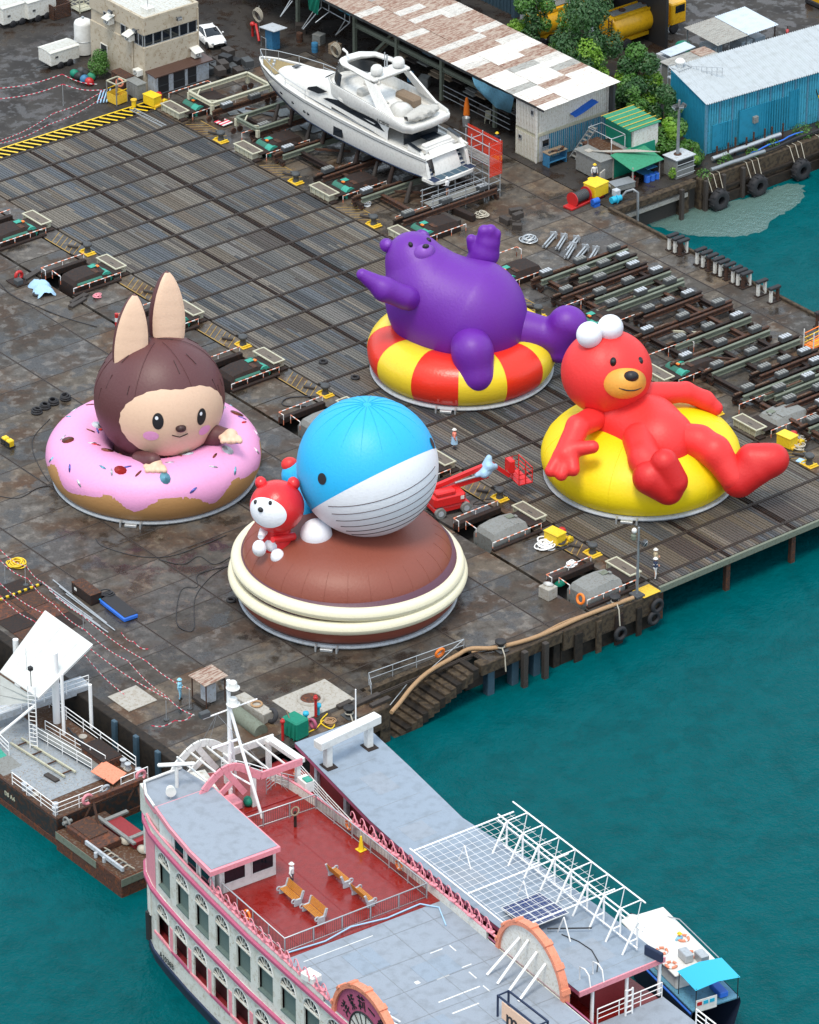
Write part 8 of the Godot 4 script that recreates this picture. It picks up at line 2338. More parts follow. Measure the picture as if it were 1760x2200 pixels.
func build_barges() -> void:
	var D := -0.9
	var t := thing("work_barge", "rusty work barge with pale deck and white railings in the left basin", "barge")
	put("hull", mb().box(V(68, -2.1, 53.3), V(28, 2.3, 8.0), ID, 0.05), "hull", t)
	put("boot", mb().box(V(68, -2.75, 53.3), V(28.1, 0.6, 8.1)), "hullrust", t)
	put("deck", mb().box(V(68, D - 0.03, 53.3), V(27.9, 0.06, 7.9)), "deckrust", t)
	put("deck_paint", mb().box(V(70.5, D + 0.012, 53.9), V(18.5, 0.03, 4.6)), "plate", t)
	put("gunwale", mb().box(V(68, D + 0.05, 57.25), V(28, 0.12, 0.14)).box(V(81.95, D + 0.05, 53.3), V(0.14, 0.12, 8)), "rust", t)
	lettering(t, "hull_marks", "D8 A4", V(76.5, -1.75, 57.31), V(1, 0, 0), V(0, 1, 0), 0.34, "cream")
	var r1 := Node3D.new(); r1.name = "railing"; t.add_child(r1, true)
	pipe_rail(r1, [V(76.6, D, 57.1), V(81.6, D, 57.1), V(81.7, D, 53.3)], 1.0, 2, "whitepipe", 1.6, 0.035)
	pipe_rail(r1, [V(81.7, D, 51.8), V(81.7, D, 49.6)], 1.0, 1, "whitepipe", 1.1, 0.035)
	pipe_rail(r1, [V(66, D, 49.5), V(80.2, D, 49.5)], 1.0, 2, "whitepipe", 2.0, 0.035)
	pipe_rail(r1, [V(72.6, D, 52.6), V(78.6, D, 52.0)], 1.0, 2, "whitepipe", 1.7, 0.03)
	pipe_rail(r1, [V(72.6, D, 51.6), V(78.8, D, 51.0)], 1.0, 2, "whitepipe", 1.7, 0.03)
	put("catwalk", mb().box(V(75.6, D + 0.25, 51.8), V(6.6, 0.08, 0.8), Basis(Vector3.UP, 0.09)), "grey", t)
	for s in [-1, 1]: put("pipe_rack", mb().beam(V(72.4, D + 0.2, 53.9 + s * 0.45), V(78.2, D + 0.2, 53.5 + s * 0.45), 0.12, 0.14), "cream", t)
	for i in 4: put("rack_tie", mb().box(V(73 + i * 1.6, D + 0.2, 53.8 - 0.1 * i), V(0.1, 0.08, 0.9)), "rust", t)
	put("hatch_coaming", mb().box(V(77.8, D + 0.35, 50.6), V(2.6, 0.7, 1.5), ID, 0.04), "hullrust", t)
	put("hatch_cover", mb().box(V(77.7, D + 0.72, 50.6), V(2.7, 0.06, 1.6)), "rustdark", t)
	put("tilted_plate", mb().box(V(80.0, D + 0.5, 51.6), V(1.9, 0.06, 1.5), Basis(V(0, 0, 1), -0.2) * Basis(Vector3.UP, 0.3)), "coral", t)
	put("plate_leg", mb().box(V(80.4, D + 0.2, 52.2), V(0.1, 0.5, 0.1)).box(V(79.3, D + 0.25, 51.0), V(0.1, 0.6, 0.1)), "rust", t)
	for q in [[79.3, 49.9], [79.9, 49.95], [80.9, 56.6], [81.3, 56.9], [77.6, 56.8], [78.3, 56.85], [80.9, 49.8]]: put("bitt", mb().lathe([Vector2(0.2, 0), Vector2(0.16, 0.1), Vector2(0.16, 0.42), Vector2(0.23, 0.46), Vector2(0.22, 0.54), Vector2(0.01, 0.56)], 14, Transform3D(ID, V(q[0], D, q[1]))), "pale", t)
	for i in 5: put("manhole", mb().cyl(V(74.6 + i * 1.3, D + 0.02, [49.9, 50.1, 49.8, 56.6, 49.9][i]), 0.3, 0.05, 16, 0.01), "concpale", t)
	for i in 3: put("black_bar", mb().beam(V(73.4 + i * 0.8, D + 0.3 - 0.08 * i, 50.3), V(75.8 + i * 0.3, D + 0.15, 50.7), 0.1, 0.1), "black", t)
	put("timber_offcut", mb().box(V(77.6, D + 0.1, 54.6), V(1.2, 0.14, 0.4), Basis(Vector3.UP, 0.1)), "darkwood", t)
	put("gangway", mb().box(V(71.0, -0.2, 56.2), V(5.2, 0.1, 1.5), Basis(V(0, 0, 1), -0.22)), "teal", t)
	put("gangway_end", mb().box(V(74.4, -0.85, 56.1), V(1.9, 0.08, 1.7), Basis(V(0, 0, 1), -0.1)), "grey", t)
	var r2 := Node3D.new(); r2.name = "gangway_railing"; t.add_child(r2, true)
	pipe_rail(r2, [V(69.0, 0.25, 55.4), V(73.6, -0.75, 55.3)], 1.0, 2, "whitepipe", 1.6, 0.03)
	pipe_rail(r2, [V(69.0, 0.25, 57.0), V(73.6, -0.75, 57.0)], 1.0, 2, "whitepipe", 1.6, 0.03)
	# shore bridge
	var br := put("bridge", mb().box(V(70.0, 0.1, 50.4), V(1.4, 0.5, 7.6), Basis(Vector3.UP, -0.1)), "pale", t)
	pipe_rail(br, [V(70.6, 0.35, 54.0), V(71.3, 0.35, 47.0)], 1.0, 2, "whitepipe", 1.7, 0.03)
	put("trough_tyre", mb().torus(V(81.5, D + 0.5, 53.0), 0.32, 0.1, Basis(V(0, 0, 1), 1.2), 18, 8), "pale", t)
	for q in [[V(74.6, -0.1, 57.35), "pink lifebuoy at the gangway of the work barge"], [V(81.75, -0.3, 50.2), "pink lifebuoy on barge railing nearest the quay wall"], [V(81.75, -0.45, 54.6), "pink lifebuoy on barge railing by the rusty pontoon"]]:
		one("lifebuoy", q[1], "lifebuoy", mb().torus(Vector3.ZERO, 0.34, 0.11, Basis(V(1, 0, 0), PI / 2) if q[0].z > 57 else Basis(V(0, 0, 1), PI / 2), 22, 8), "pink", q[0], 0, "pink lifebuoys on the barge")
	# canopy of white sheets on posts
	var c := thing("white_canopy", "large white canopy roof on tall posts over the work barge", "canopy")
	var A := [V(67.1, 4.7, 47.58), V(70.16, 2.75, 45.83), V(73.89, 3, 52.95), V(71.9, 4.75, 54.61)]
	for i in 5:
		var a: Vector3 = A[0].lerp(A[1], i / 5.0)
		var b: Vector3 = A[0].lerp(A[1], (i + 0.985) / 5.0)
		var d: Vector3 = A[3].lerp(A[2], (i + 0.985) / 5.0)
		var e: Vector3 = A[3].lerp(A[2], i / 5.0)
		var n := V(0, 0.07, 0)
		var m := mb()
		m.quad(a + n, b + n, d + n, e + n); m.quad(a, e, d, b); m.quad(a, b, b + n, a + n); m.quad(d, e, e + n, d + n); m.quad(b, d, d + n, b + n); m.quad(e, a, a + n, e + n)
		put("roof_sheet", m, "canopy", c)
	put("edge_trim", mb().beam(A[1], A[2], 0.1, 0.18).beam(A[0], A[1], 0.1, 0.18), "white", c)
	var E := [V(72.04, 4.6, 54.71), V(73.72, 2.95, 53.04), V(73.27, 2.4, 53.18), V(72.15, 2.3, 54.9)]
	for i in 3:
		var n := V(0, 0.06, 0)
		put("roof_sheet", mb().skin([[E[0].lerp(E[3], i / 3.0) + n, E[1].lerp(E[2], i / 3.0) + n], [E[0].lerp(E[3], (i + 0.98) / 3.0) + n, E[1].lerp(E[2], (i + 0.98) / 3.0) + n]], false, true), "canopy", c)
	for q in [[V(74.0, D, 48.75), 3.45, 0.13], [V(73.5, D, 50.7), 4.8, 0.12], [V(71.95, D, 50.2), 5.6, 0.26], [V(68.5, D, 51.0), 5.3, 0.2]]:
		put("post", mb().line(q[0], q[0] + V(0, q[1], 0), q[2], 12), "whitepipe", c)
	put("raker", mb().line(V(71.5, D, 56.0), V(73.9, 2.6, 53.2), 0.11, 8), "whitepipe", c)
	var la := thing("ladder", "white vertical ladder with camera mast at edge of the white canopy", "ladder", V(73.8, D, 53.4))
	for s in [-1, 1]: put("stile", mb().line(V(s * 0.22, 0, -s * 0.15), V(s * 0.22, 5.0, -s * 0.15), 0.045, 6), "whitepipe", la)
	for i in 14: put("rung", mb().line(V(-0.22, 0.3 + i * 0.33, 0.15), V(0.22, 0.3 + i * 0.33, -0.15), 0.028, 5), "whitepipe", la)
	put("camera", mb().box(V(0, 6.4, 0), V(0.3, 0.3, 0.3), ID, 0.04).line(V(0, 5.0, 0), V(0, 6.3, 0), 0.03), "black", la)
	put("aerial", mb().line(V(-0.3, 6.2, 0.1), V(-0.3, 7.9, 0.1), 0.015, 4), "galv", la)
	# rust red pontoon at the barge's end
	var p := thing("rusty_pontoon", "rust red steel pontoon with hatches and a gantry beside ferry's bow", "pontoon")
	put("hull", mb().box(V(86.0, -2.3, 55.6), V(7.4, 1.7, 4.0), ID, 0.05), "hullrust", p)
	put("side_band", mb().box(V(84.6, -1.75, 57.62), V(4.6, 0.55, 0.04)), "steelgreen", p)
	put("side_band", mb().box(V(89.72, -1.75, 55.6), V(0.04, 0.55, 4)), "steelgreen", p)
	put("deck", mb().box(V(86.0, -1.44, 55.6), V(7.2, 0.05, 3.9)), "deckrust", p)
	put("coaming", mb().box(V(84.7, -1.15, 56.2), V(3.6, 0.55, 1.9), Basis(Vector3.UP, 0.02), 0.04), "hullrust", p)
	put("hatch_cover", mb().box(V(84.2, -0.84, 56.2), V(2.2, 0.08, 1.5), ID, 0.02), "rust", p)
	put("hold", mb().box(V(85.6, -1.2, 54.2), V(3.6, 0.5, 1.2)), "ferryred", p)
	for q in [[84.0, 53.9], [86.8, 54.0], [85.4, 54.9]]: put("hold_beam", mb().box(V(q[0], -0.9, q[1]), V(0.3 if q[0] != 85.4 else 4.2, 0.14, 1.9 if q[0] != 85.4 else 0.25)), "grey", p)
	put("gantry", mb().beam(V(83.2, 0.5, 55.4), V(83.4, 0.55, 51.2), 0.3, 0.34), "hullrust", p)
	for z in [55.2, 51.6]:
		for s in [-0.5, 0.6]: put("gantry_leg", mb().beam(V(83.3, 0.4, z), V(83.3 + s * 1.6, -1.3, z + 0.2), 0.14, 0.14), "rust", p)
	for i in 8: put("pipe", mb().tube([V(86.0 + i * 0.45, -1.0, 57.0), V(86.0 + i * 0.45, -0.95, 56.7), V(86.2 + i * 0.45, -1.3, 56.3)], 0.06, 6), "rope" if i % 2 else "grey", p)
	put("side_girder", mb().box(V(87.3, -1.0, 57.2), V(4.2, 0.28, 0.16)), "pale", p)
	put("winch", mb().torus(V(82.6, -0.9, 56.9), 0.34, 0.08, Basis(V(1, 0, 0), PI / 2), 20, 8).line(V(82.6, -0.9, 56.5), V(82.6, -0.9, 57.2), 0.14), "grey", p)
	for q in [[86.6, 57.4], [87.4, 57.3]]: put("bitt", mb().cyl(V(q[0], -1.4, q[1]), 0.13, 0.4, 12, 0.02), "pale", p)
	for q in [[86.4, 54.9], [88.0, 54.6]]: put("chain_heap", mb().ball(V(q[0], -1.2, q[1]), V(0.5, 0.25, 0.35), 12), "rope", p)
	# low landing pontoon of steel plates before the ferries' bows
	var l := thing("landing_stage", "low landing stage of red and black steel plates below the quay", "pontoon")
	put("hull", mb().box(V(87.4, -2.0, 45.0), V(4.6, 1.9, 8.6)), "hull", l)
	for i in 4:
		for j in 3: put("plate", mb().box(V(85.9 + j * 1.5, -1.0 + 0.02 * ((i + j) % 3), 41.9 + i * 2.1), V(1.42, 0.06, 2.02)), ["ferryred", "rustdark", "slate", "hullrust", "darkgrey"][(i * 2 + j) % 5], l)
	put("ramp", mb().box(V(89.0, 0.1, 42.6), V(5.0, 0.1, 1.8), Basis(V(0, 0, 1), 0.22)), "reddeck", l)
	put("green_beam", mb().box(V(86.6, -0.85, 44.6), V(3.0, 0.16, 0.4), Basis(Vector3.UP, 0.1)), "teal", l)
	put("cable_heap", mb().torus(V(88.6, -0.8, 46.5), 0.7, 0.12, Basis(V(1, 0, 0), 0.1), 20, 6).torus(V(88.9, -0.7, 46.3), 0.5, 0.1, Basis(V(1, 0, 0), -0.2), 18, 6), "ropedark", l)

# red and white tape strung sagging through pts
func tape(label: String, pts: Array) -> void:
	var t := thing("barrier_tape", label, "tape", Vector3.ZERO, 0, "red and white barrier tapes")
	var w := mb()
	var r := mb()
	for i in pts.size() - 1:
		var a: Vector3 = pts[i]
		var b: Vector3 = pts[i + 1]
		var n := maxi(int(a.distance_to(b) / 0.22), 2)
		var prev := a
		for j in n:
			var q := (j + 1.0) / n
			var p := a.lerp(b, q) - V(0, 0.25 * sin(q * PI), 0)
			(w if j % 2 else r).beam(prev, p, 0.012, 0.06)
			prev = p
	put("white_marks", w, "tape", t).set_meta("kind", "stuff")
	put("red_marks", r, "tapered", t).set_meta("kind", "stuff")

func cable(label: String, pts: Array, r: float, mat: String, cat := "cable") -> void:
	var o := []
	for i in pts.size() - 1:
		var p0: Vector3 = pts[maxi(i - 1, 0)]
		var p3: Vector3 = pts[mini(i + 2, pts.size() - 1)]
		for j in 5: o.append(pts[i].cubic_interpolate(pts[i + 1], p0, p3, j / 5.0))
	o.append(pts[-1])
	for i in o.size(): o[i].y = maxf(o[i].y, r)
	one(cat, label, cat, mb().tube(o, r, 6), mat)

func heap(called: String, label: String, cat: String, at: Vector3, r: float, mat: String, sd: int) -> void:
	var g := RandomNumberGenerator.new(); g.seed = sd
	var m := mb()
	for i in 9: m.torus(V(g.randf_range(-0.3, 0.3) * r, 0.06 + 0.05 * i * r, g.randf_range(-0.3, 0.3) * r), r * g.randf_range(0.35, 0.75), 0.05 * r + 0.015, Basis(V(g.randf(), 0, g.randf()).normalized(), g.randf_range(-0.4, 0.4)), 16, 5)
	one(called, label, cat, m, mat, at)

func build_small_things() -> void:
	rng.seed = 99
	var k := 0
	for q in [V(56.58, 0, 42.07), V(64.24, 0, 42.45), V(55.46, 0, 43.07), V(77.55, 0, 44.99), V(77.39, 0, 42.9)]:
		var s := thing("stanchion", "thin steel stanchion carrying barrier tape, %s from the picture's left edge" % ORD[k], "post", q, 0, "tape stanchions")
		put("pole", mb().line(Vector3.ZERO, V(0, 1.5, 0), 0.03, 6), "galv", s)
		put("base", mb().cyl(Vector3.ZERO, 0.2, 0.05, 12), "darkgrey", s)
		k += 1
	var h := V(0, 1.0, 0)
	tape("barrier tape from the left edge past the yellow rope heap to pipes", [V(52.67, 1, 41.57), V(55.8, 1, 41.44), V(58.5, 1, 41.82), V(64.04, 1, 42.34), V(71.77, 1, 42.47), V(76.7, 1, 42.31)])
	tape("barrier tape below the yellow rope heap over the rust plates", [V(53.94, 1, 42.44), V(57.32, 1, 42.38), V(61.39, 1, 43), V(65.67, 1, 43.34), V(71, 1, 43.44), V(76.33, 1, 44.13), V(79.57, 1, 44.1)])
	tape("barrier tape from left edge to the corner of white canopy", [V(56.66, 1, 44.31), V(61.93, 1, 44.3), V(68.09, 1, 44.55), V(76.66, 1, 44.26)])
	tape("barrier tape lowest at the left edge running under the canopy", [V(58.11, 1, 45.31), V(62.45, 1, 45.42), V(68.37, 1, 45.3), V(73.49, 0.3, 45.59)])
	tape("barrier tape ending at the steel tubes near blue barrier", [V(66.6, 0.3, 40.89), V(68.4, 0.5, 41.12), V(69.33, 0.1, 40.54)])
	tape("barrier tape along quay edge to white ladder stile", [V(77.78, 0.2, 46.41), V(79.02, 0.8, 45.34), V(79.43, 1, 44.01)])
	tape("upper barrier tape at top left from its post to yellow cage", [V(-15.23, 0.2, -5.1), V(-11.88, 1.5, -9.43), V(-9.18, 1, -11.2)])
	tape("lower barrier tape at top left from its post towards cage", [V(-13.41, 0.2, -3.84), V(-11.21, 0.9, -9.02), V(-8.67, 0.6, -11.34)])
	tape("barrier tape from yellow cage sloping down to the left edge", [V(-7.73, 1.1, -11.29), V(-7.3, 0.6, -5.23), V(-5.55, 0.6, 1.54)])
	tape("barrier tape under the others from yellow cage to left edge", [V(-7.34, 0.6, -10.56), V(-6.2, 0.3, -3.93), V(-5.68, 0.3, 1.46)])
	var tp := thing("stanchion", "tall steel stanchion for tape on the wet yard at top left", "post", V(-9.09, 0, -7.52), 0, "tape stanchions")
	put("pole", mb().line(Vector3.ZERO, V(0, 2.0, 0), 0.035, 6), "galv", tp)
	# rust plates, tubes and boxes at lower left
	for i in 8: one("rust_plate", "rusty steel plate on the ground at left, %s of the laid plates" % ORD[i], "plate", mb().box(Vector3.ZERO, V(1.95, 0.03, 2.4), ID, 0.01), ["rustdark", "rust", "hullrust"][i % 3], V(56.6 + 2.0 * (i % 4), 0.02, 43.0 + 2.45 * (i / 4)), 0, "rust plates at lower left")
	var sr := thing("striped_bar", "yellow and black striped kerb bar along the rust plates", "kerb")
	for i in 15: put("block", mb().box(V(57.25, 0.1, 44.9 - i * 0.26), V(0.16, 0.16, 0.24), ID, 0.02), "yellow" if i % 2 else "black", sr)
	for i in 6: one("steel_tube", "long pale steel tube lying by the rusty box, %s of the bundle" % ORD[i], "pipe", mb().line(V(-2.9, 0.06, 0), V(3.4, 0.06, 0), 0.05, 6), "galv", V(60.2 + 1.1 * (i % 3), 0.02 + 0.04 * (i % 2), 40.4 + 0.16 * i + (0.25 if i > 2 else 0.0)), -0.07 + 0.015 * i, "steel tubes by the rusty box")
	var rb := thing("rusty_box", "rusty topped steel box lying beside the blue barrier", "box", V(60.7, 0, 39.65), -0.04)
	put("shell", mb().box(V(0, 0.42, 0), V(2.5, 0.8, 0.95), ID, 0.04), "rustdark", rb)
	put("lid", mb().box(V(0, 0.84, 0), V(2.52, 0.05, 0.97)), "rust", rb)
	put("label_plate", mb().box(V(-0.7, 0.5, 0.49), V(0.3, 0.22, 0.02)), "white", rb)
	var bb := thing("float_barrier", "dark topped blue floating barrier lying on the concrete", "barrier", V(63.7, 0, 39.0), -0.06)
	put("body", mb().box(V(0, 0.2, 0), V(3.3, 0.36, 1.2), ID, 0.08), "barrier", bb)
	put("cover", mb().box(V(0, 0.41, -0.06), V(3.2, 0.07, 1.15), ID, 0.03), "black", bb)
	put("tie", mb().tube([V(-1.6, 0.35, 0.5), V(-2.0, 0.2, 0.6), V(-2.1, 0.05, 0.3)], 0.07, 6), "cyan", bb)
	heap("cable_heap", "tangled dark cables heaped behind the rusty box", "cable", V(61.7, 0, 38.6), 0.8, "ropedark", 3)
	heap("rope_heap", "yellow rope and fittings heaped on a plate at the left edge", "rope", V(53.88, 0, 40.97), 0.75, "yellow", 4)
	heap("rope_heap", "white rope heaped beside the yellow motor box near grey winch cover", "rope", V(75.67, 0, 9.57), 0.85, "whitepipe", 5)
	heap("net_heap", "dark net heaped before the yellow motor box", "net", V(76.1, 0, 8.45), 0.7, "ropedark", 6)
	heap("rope_heap", "white rope bundle on the parapet of the last winch pit", "rope", V(79.54, 0.5, 10.37), 0.5, "whitepipe", 7)
	heap("rope_heap", "pale rope heap on the floor behind red bear's foot", "rope", V(75.11, 0, -16.41), 0.6, "canvas", 8)
	heap("rope_coil", "loose pale rope coil on floor right of the red bear's foot", "rope", V(76.13, 0, -15.06), 0.55, "rope", 9)
	heap("rope_coil", "pale rope coil on floor by the timber blocks behind purple bear", "rope", V(30.46, 0, -21.87), 0.6, "rope", 10)
	heap("rope_coil", "white rope coil on floor below the yacht's cradle", "rope", V(22.69, 0, -15.78), 0.55, "whitepipe", 11)
	for i in 4: one("black_coil", "black hose coil left of the doughnut, %s in the row from upper right" % ORD[i], "hose", mb().torus(V(0, 0.12, 0), 0.36, 0.1, ID, 20, 8).torus(V(0.03, 0.28, 0), 0.33, 0.09, ID, 20, 8).torus(V(-0.04, 0.4, 0.05), 0.26, 0.07, Basis(V(1, 0, 0), 0.2), 18, 7), "rubber", [V(35.27, 0, 23.56), V(35.27, 0, 24.7), V(35.45, 0, 25.61), V(35.71, 0, 26.54)][i], i, "black hose coils")
	for q in [[V(42.81, 0, 4.37), "black tyre on timber deck left of the swim ring, the farther one"], [V(46.43, 0, 4.06), "black tyre on timber deck beside the swim ring's rim"], [V(67.56, 0, 31.95), "black tyre on the concrete left of the pancake"], [V(19.31, 0, 15.07), "dark tyre beside the pale blue tarpaulin"]]: one("tyre", q[1], "tyre", mb().torus(V(0, 0.1, 0), 0.27, 0.1, ID, 22, 8), "rubber", q[0], 0, "loose tyres")
	# left rear
	var bt := []
	for i in 9:
		var row := []
		for j in 11:
			var x := -1.3 + 0.26 * j
			var z := -0.75 + 0.19 * i
			row.append(V(x, maxf(0.62 - 0.55 * pow(absf(z) / 0.75, 3.0) - 0.25 * pow(absf(x) / 1.3, 4.0) + 0.07 * sin(x * 6.0 + z * 4.0) + 0.06 * sin(z * 11.0), 0.02), z + 0.12 * sin(x * 5.0)))
		bt.append(row)
	one("covered_machine", "pale blue tarpaulin draped over a machine beside the winch pit", "tarpaulin", mb().skin(bt), "tarppale", V(18.9, 0, 14.3), -0.3)
	var pu := thing("hose_reel", "small machine with dark red hose reel on the left concrete", "machine", V(16.4, 0, 15.0))
	put("reel", mb().torus(V(0, 0.55, -0.2), 0.3, 0.14, Basis(V(0, 0, 1), PI / 2), 20, 8), "redpaint", pu)
	put("frame", mb().tube([V(-0.5, 0, -0.5), V(-0.5, 0.8, -0.5), V(0.5, 0.8, -0.5), V(0.5, 0, -0.5)], 0.03), "darkgrey", pu)
	put("engine", mb().box(V(0.5, 0.3, 0.2), V(0.6, 0.5, 0.6), ID, 0.06), "darkgrey", pu)
	put("base", mb().box(V(0.1, 0.05, 0), V(1.6, 0.08, 1.2)), "rustdark", pu)
	var db := thing("pump_unit", "yellow and black twin pump unit at the picture's left edge", "pump", V(38.6, 0, 31.2))
	for s in [-0.3, 0.3]:
		put("case", mb().box(V(s, 0.35, 0), V(0.5, 0.6, 0.5), ID, 0.08), "yellow", db)
		put("frame", mb().box(V(s, 0.35, 0.26), V(0.54, 0.3, 0.06)).box(V(s, 0.08, 0), V(0.56, 0.14, 0.58)), "black", db)
	var fe := thing("warning_post", "short red and white warning post beside the rabbit's ear", "post", V(27.6, 0, 13.2))
	for i in 3: put("band", mb().cyl(V(0, i * 0.35, 0), 0.14, 0.35, 12), "redpaint" if i % 2 == 0 else "white", fe)
	for i in 3: one("dark_baulk", "dark timber baulk on floor by the winch pit, %s of three" % ORD[i], "block", mb().box(V(0, 0.1, 0), V(0.5, 0.2, 1.9), ID, 0.02), "darkwood", [V(22.06, 0, 12.9), V(22.56, 0, 13.41), V(16.24, 0, 13.48)][i], 0.3, "dark baulks by the winch pit")
	heap("pink_rope", "small pink rope bundle on floor behind the rabbit's ear", "rope", V(22.66, 0, 11.58), 0.4, "pink", 12)
	cable("thin black cable winding over left concrete beside the doughnut", [V(37.1, 0, 26.28), V(38.67, 0, 28.87), V(40.51, 0, 30.24), V(43.13, 0, 31.4), V(45.04, 0, 32)], 0.03, "ropedark")
	cable("black cable looping on the concrete left below the doughnut", [V(44.72, 0, 36.15), V(45.82, 0, 35.17), V(45.43, 0, 33.3), V(45.73, 0, 32.33)], 0.03, "ropedark")
	cable("long black cable from doughnut float towards the pancake", [V(54.24, 0, 34.29), V(55.57, 0, 34.52), V(58.26, 0, 33.42), V(59.72, 0, 31.6), V(59.9, 0, 29.11), V(59.82, 0, 26.56)], 0.03, "ropedark")
	cable("second black cable crossing the concrete before the pancake", [V(59.59, 0, 32.51), V(61.25, 0, 31.56), V(61.04, 0, 29.95), V(62.71, 0, 29.74), V(62.35, 0, 27.57)], 0.03, "ropedark")
	cable("black cable in a long loop on concrete left of the pancake", [V(63.65, 0, 28.56), V(63.09, 0, 31.48), V(64.5, 0, 32.67), V(64.15, 0, 33.85), V(67.39, 0, 36.67), V(68.9, 0, 36.93), V(68.89, 0, 36.22), V(65.68, 0, 33.76), V(63.97, 0, 31.12), V(63.36, 0, 28.92)], 0.03, "ropedark")
	cable("black cable trailing from left edge past the blue tarpaulin", [V(15.73, 0, 16.21), V(18.28, 0, 16.71), V(21.02, 0, 16.26), V(24.28, 0, 15.57), V(26.87, 0, 14.59)], 0.035, "ropedark")
	cable("dark hose looped beside the winch pit behind the whale", [V(46.93, 0, 8.33), V(45.87, 0, 9.87), V(45.97, 0, 10.8), V(46.7, 0, 11.05), V(47.72, 0, 9.88)], 0.05, "ropedark", "hose")
	cable("black cable tangled by the red lift", [V(68.46, 0, 7.06), V(67.4, 0, 8.58), V(67.52, 0, 9.64), V(68.07, 0, 8.34)], 0.03, "ropedark")
	# bottom quay: hut, machines, hoses
	var hu := thing("pump_shelter", "rusty frame shelter with a grey machine under a stained sheet roof", "shelter", V(77.3, 0, 41.2))
	for s in [-0.8, 0.8]:
		for z in [-0.8, 0.8]: put("post", mb().box(V(s, 0.95, z), V(0.07, 1.9, 0.07)), "rust", hu)
	put("roof", mb().box(V(0, 1.95, 0), V(1.9, 0.06, 2.0), Basis(V(1, 0, 0), 0.06)), "roofrust", hu)
	put("machine", mb().box(V(0.1, 0.75, 0.1), V(0.8, 1.4, 0.8), ID, 0.05), "pale", hu)
	put("skid", mb().box(V(-0.1, 0.12, 0.6), V(1.5, 0.22, 0.5)), "darkwood", hu)
	one("black_pipe", "short black pipe propped behind the rusty frame shelter", "pipe", mb().line(Vector3.ZERO, V(1.6, 0.5, 0.6), 0.12, 10), "black", V(74.9, 0.1, 38.8))
	one("pale_slab", "pale worn plate lying at quay corner by the barge", "plate", mb().box(Vector3.ZERO, V(2.5, 0.05, 2.4), ID, 0.01), "concpale", V(73.9, 0.03, 45.2), 0)
	var gc := thing("covered_box", "box under green tarpaulin at the quay's lower edge", "tarpaulin", V(84.6, 0, 39.3))
	put("cover", mb().box(V(0, 0.72, 0), V(1.5, 1.4, 1.2), Basis(Vector3.UP, 0.1), 0.1), "tarpgreen", gc)
	for i in 4: put("fold", mb().tube([V(-0.6 + 0.4 * i, 0.05, 0.62), V(-0.55 + 0.4 * i, 0.7, 0.64), V(-0.6 + 0.4 * i, 1.3, 0.55)], 0.04, 5), "tarpgreen", gc)
	for q in [[V(84.6, 0, 40.4), "dark red post left of the green covered box"], [V(83.6, 0, 36.8), "dark red valve post right of the hose reel"]]: one("valve_post", q[1], "post", mb().line(Vector3.ZERO, V(0, 1.7, 0), 0.1, 8).ball(V(0, 1.5, 0), 0.18, 10), "redpaint", q[0])
	one("timber_pole", "pale timber pole leaning on the green covered box", "pole", mb().line(V(0, 0, 0), V(-1.2, 1.9, 0.1), 0.05, 6), "wood", V(85.3, 0, 39.6))
	var hr := thing("hose_reel", "round hose reel with a red valve beside green covered box", "hose reel", V(84.7, 0, 37.9))
	put("drum", mb().torus(V(0, 0.4, 0), 0.3, 0.12, Basis(V(1, 0, 0), PI / 2), 20, 8), "mauve", hr)
	put("valve", mb().ball(V(-0.4, 0.5, 0.1), 0.16, 10), "redpaint", hr)
	for q in [[V(83.8, 0, 37.8), "pale blue hydrant left of the dark red valve post"], [V(83.5, 0, 36.5), "small blue hydrant beside the dark red valve post"]]: one("hydrant", q[1], "hydrant", mb().lathe([Vector2(0.1, 0), Vector2(0.12, 0.6), Vector2(0.22, 0.65), Vector2(0.2, 0.85), Vector2(0.01, 0.9)], 12), "cyan", q[0])
	cable("yellow hose snaking over the quay beside green covered box", [V(84.92, 0, 39.13), V(84.88, 0, 37.81), V(84.39, 0, 36.7), V(85.16, 0, 36.43), V(85.52, 0, 37.01), V(84.42, 0, 37.01), V(83.85, 0, 35.99)], 0.05, "yellow", "hose")
	heap("hose_coil", "brown hose coil beside the black bollard at quay edge", "hose", V(84.86, 0, 36.63), 0.5, "hose", 14)
	var cb := thing("concrete_kerb", "long concrete block with black coil on the lower quay", "block", V(80.6, 0, 39.8), 0.02)
	put("block", mb().box(V(0, 0.4, 0), V(3.2, 0.8, 0.9), ID, 0.04), "concpale", cb)
	one("cable_coil", "dark brown coil on the concrete block of lower quay", "hose", mb().torus(V(0, 0.08, 0), 0.36, 0.08, ID, 20, 7), "hose", V(80.9, 0.8, 39.8))
	one("cable_coil", "black cable coil standing beside the long concrete block", "cable", mb().torus(V(0, 0.45, 0), 0.4, 0.16, Basis(V(1, 0, 0), 1.1), 20, 8), "ropedark", V(82.2, 0, 39.5))
	one("teal_tank", "weathered teal tank lying before the long concrete block", "tank", mb().tube([V(-1.6, 0.3, 0), V(1.9, 0.3, 0)], 0.55, 14), "steelgreen", V(81.2, -0.1, 41.0), -0.05)
	var pad := mb()
	pad.box(V(81.8, 0.012, 35.6), V(3.4, 0.03, 4.6), ID, 0.01)
	struct("concrete_pad", pad, "concpale")
	var mh := thing("manhole", "round concrete manhole ring filled with brown earth", "manhole", V(81.6, 0.03, 35.7))
	put("ring", mb().torus(V(0, 0.02, 0), 0.82, 0.14, ID, 28, 6), "concpale", mh)
	put("fill", mb().cyl(V(0, 0, 0), 0.72, 0.05, 20), "hullrust", mh)
	# stairs down to the water
	var st := thing("quay_stairs", "worn concrete stairs going down to the water below the pancake", "stairs")
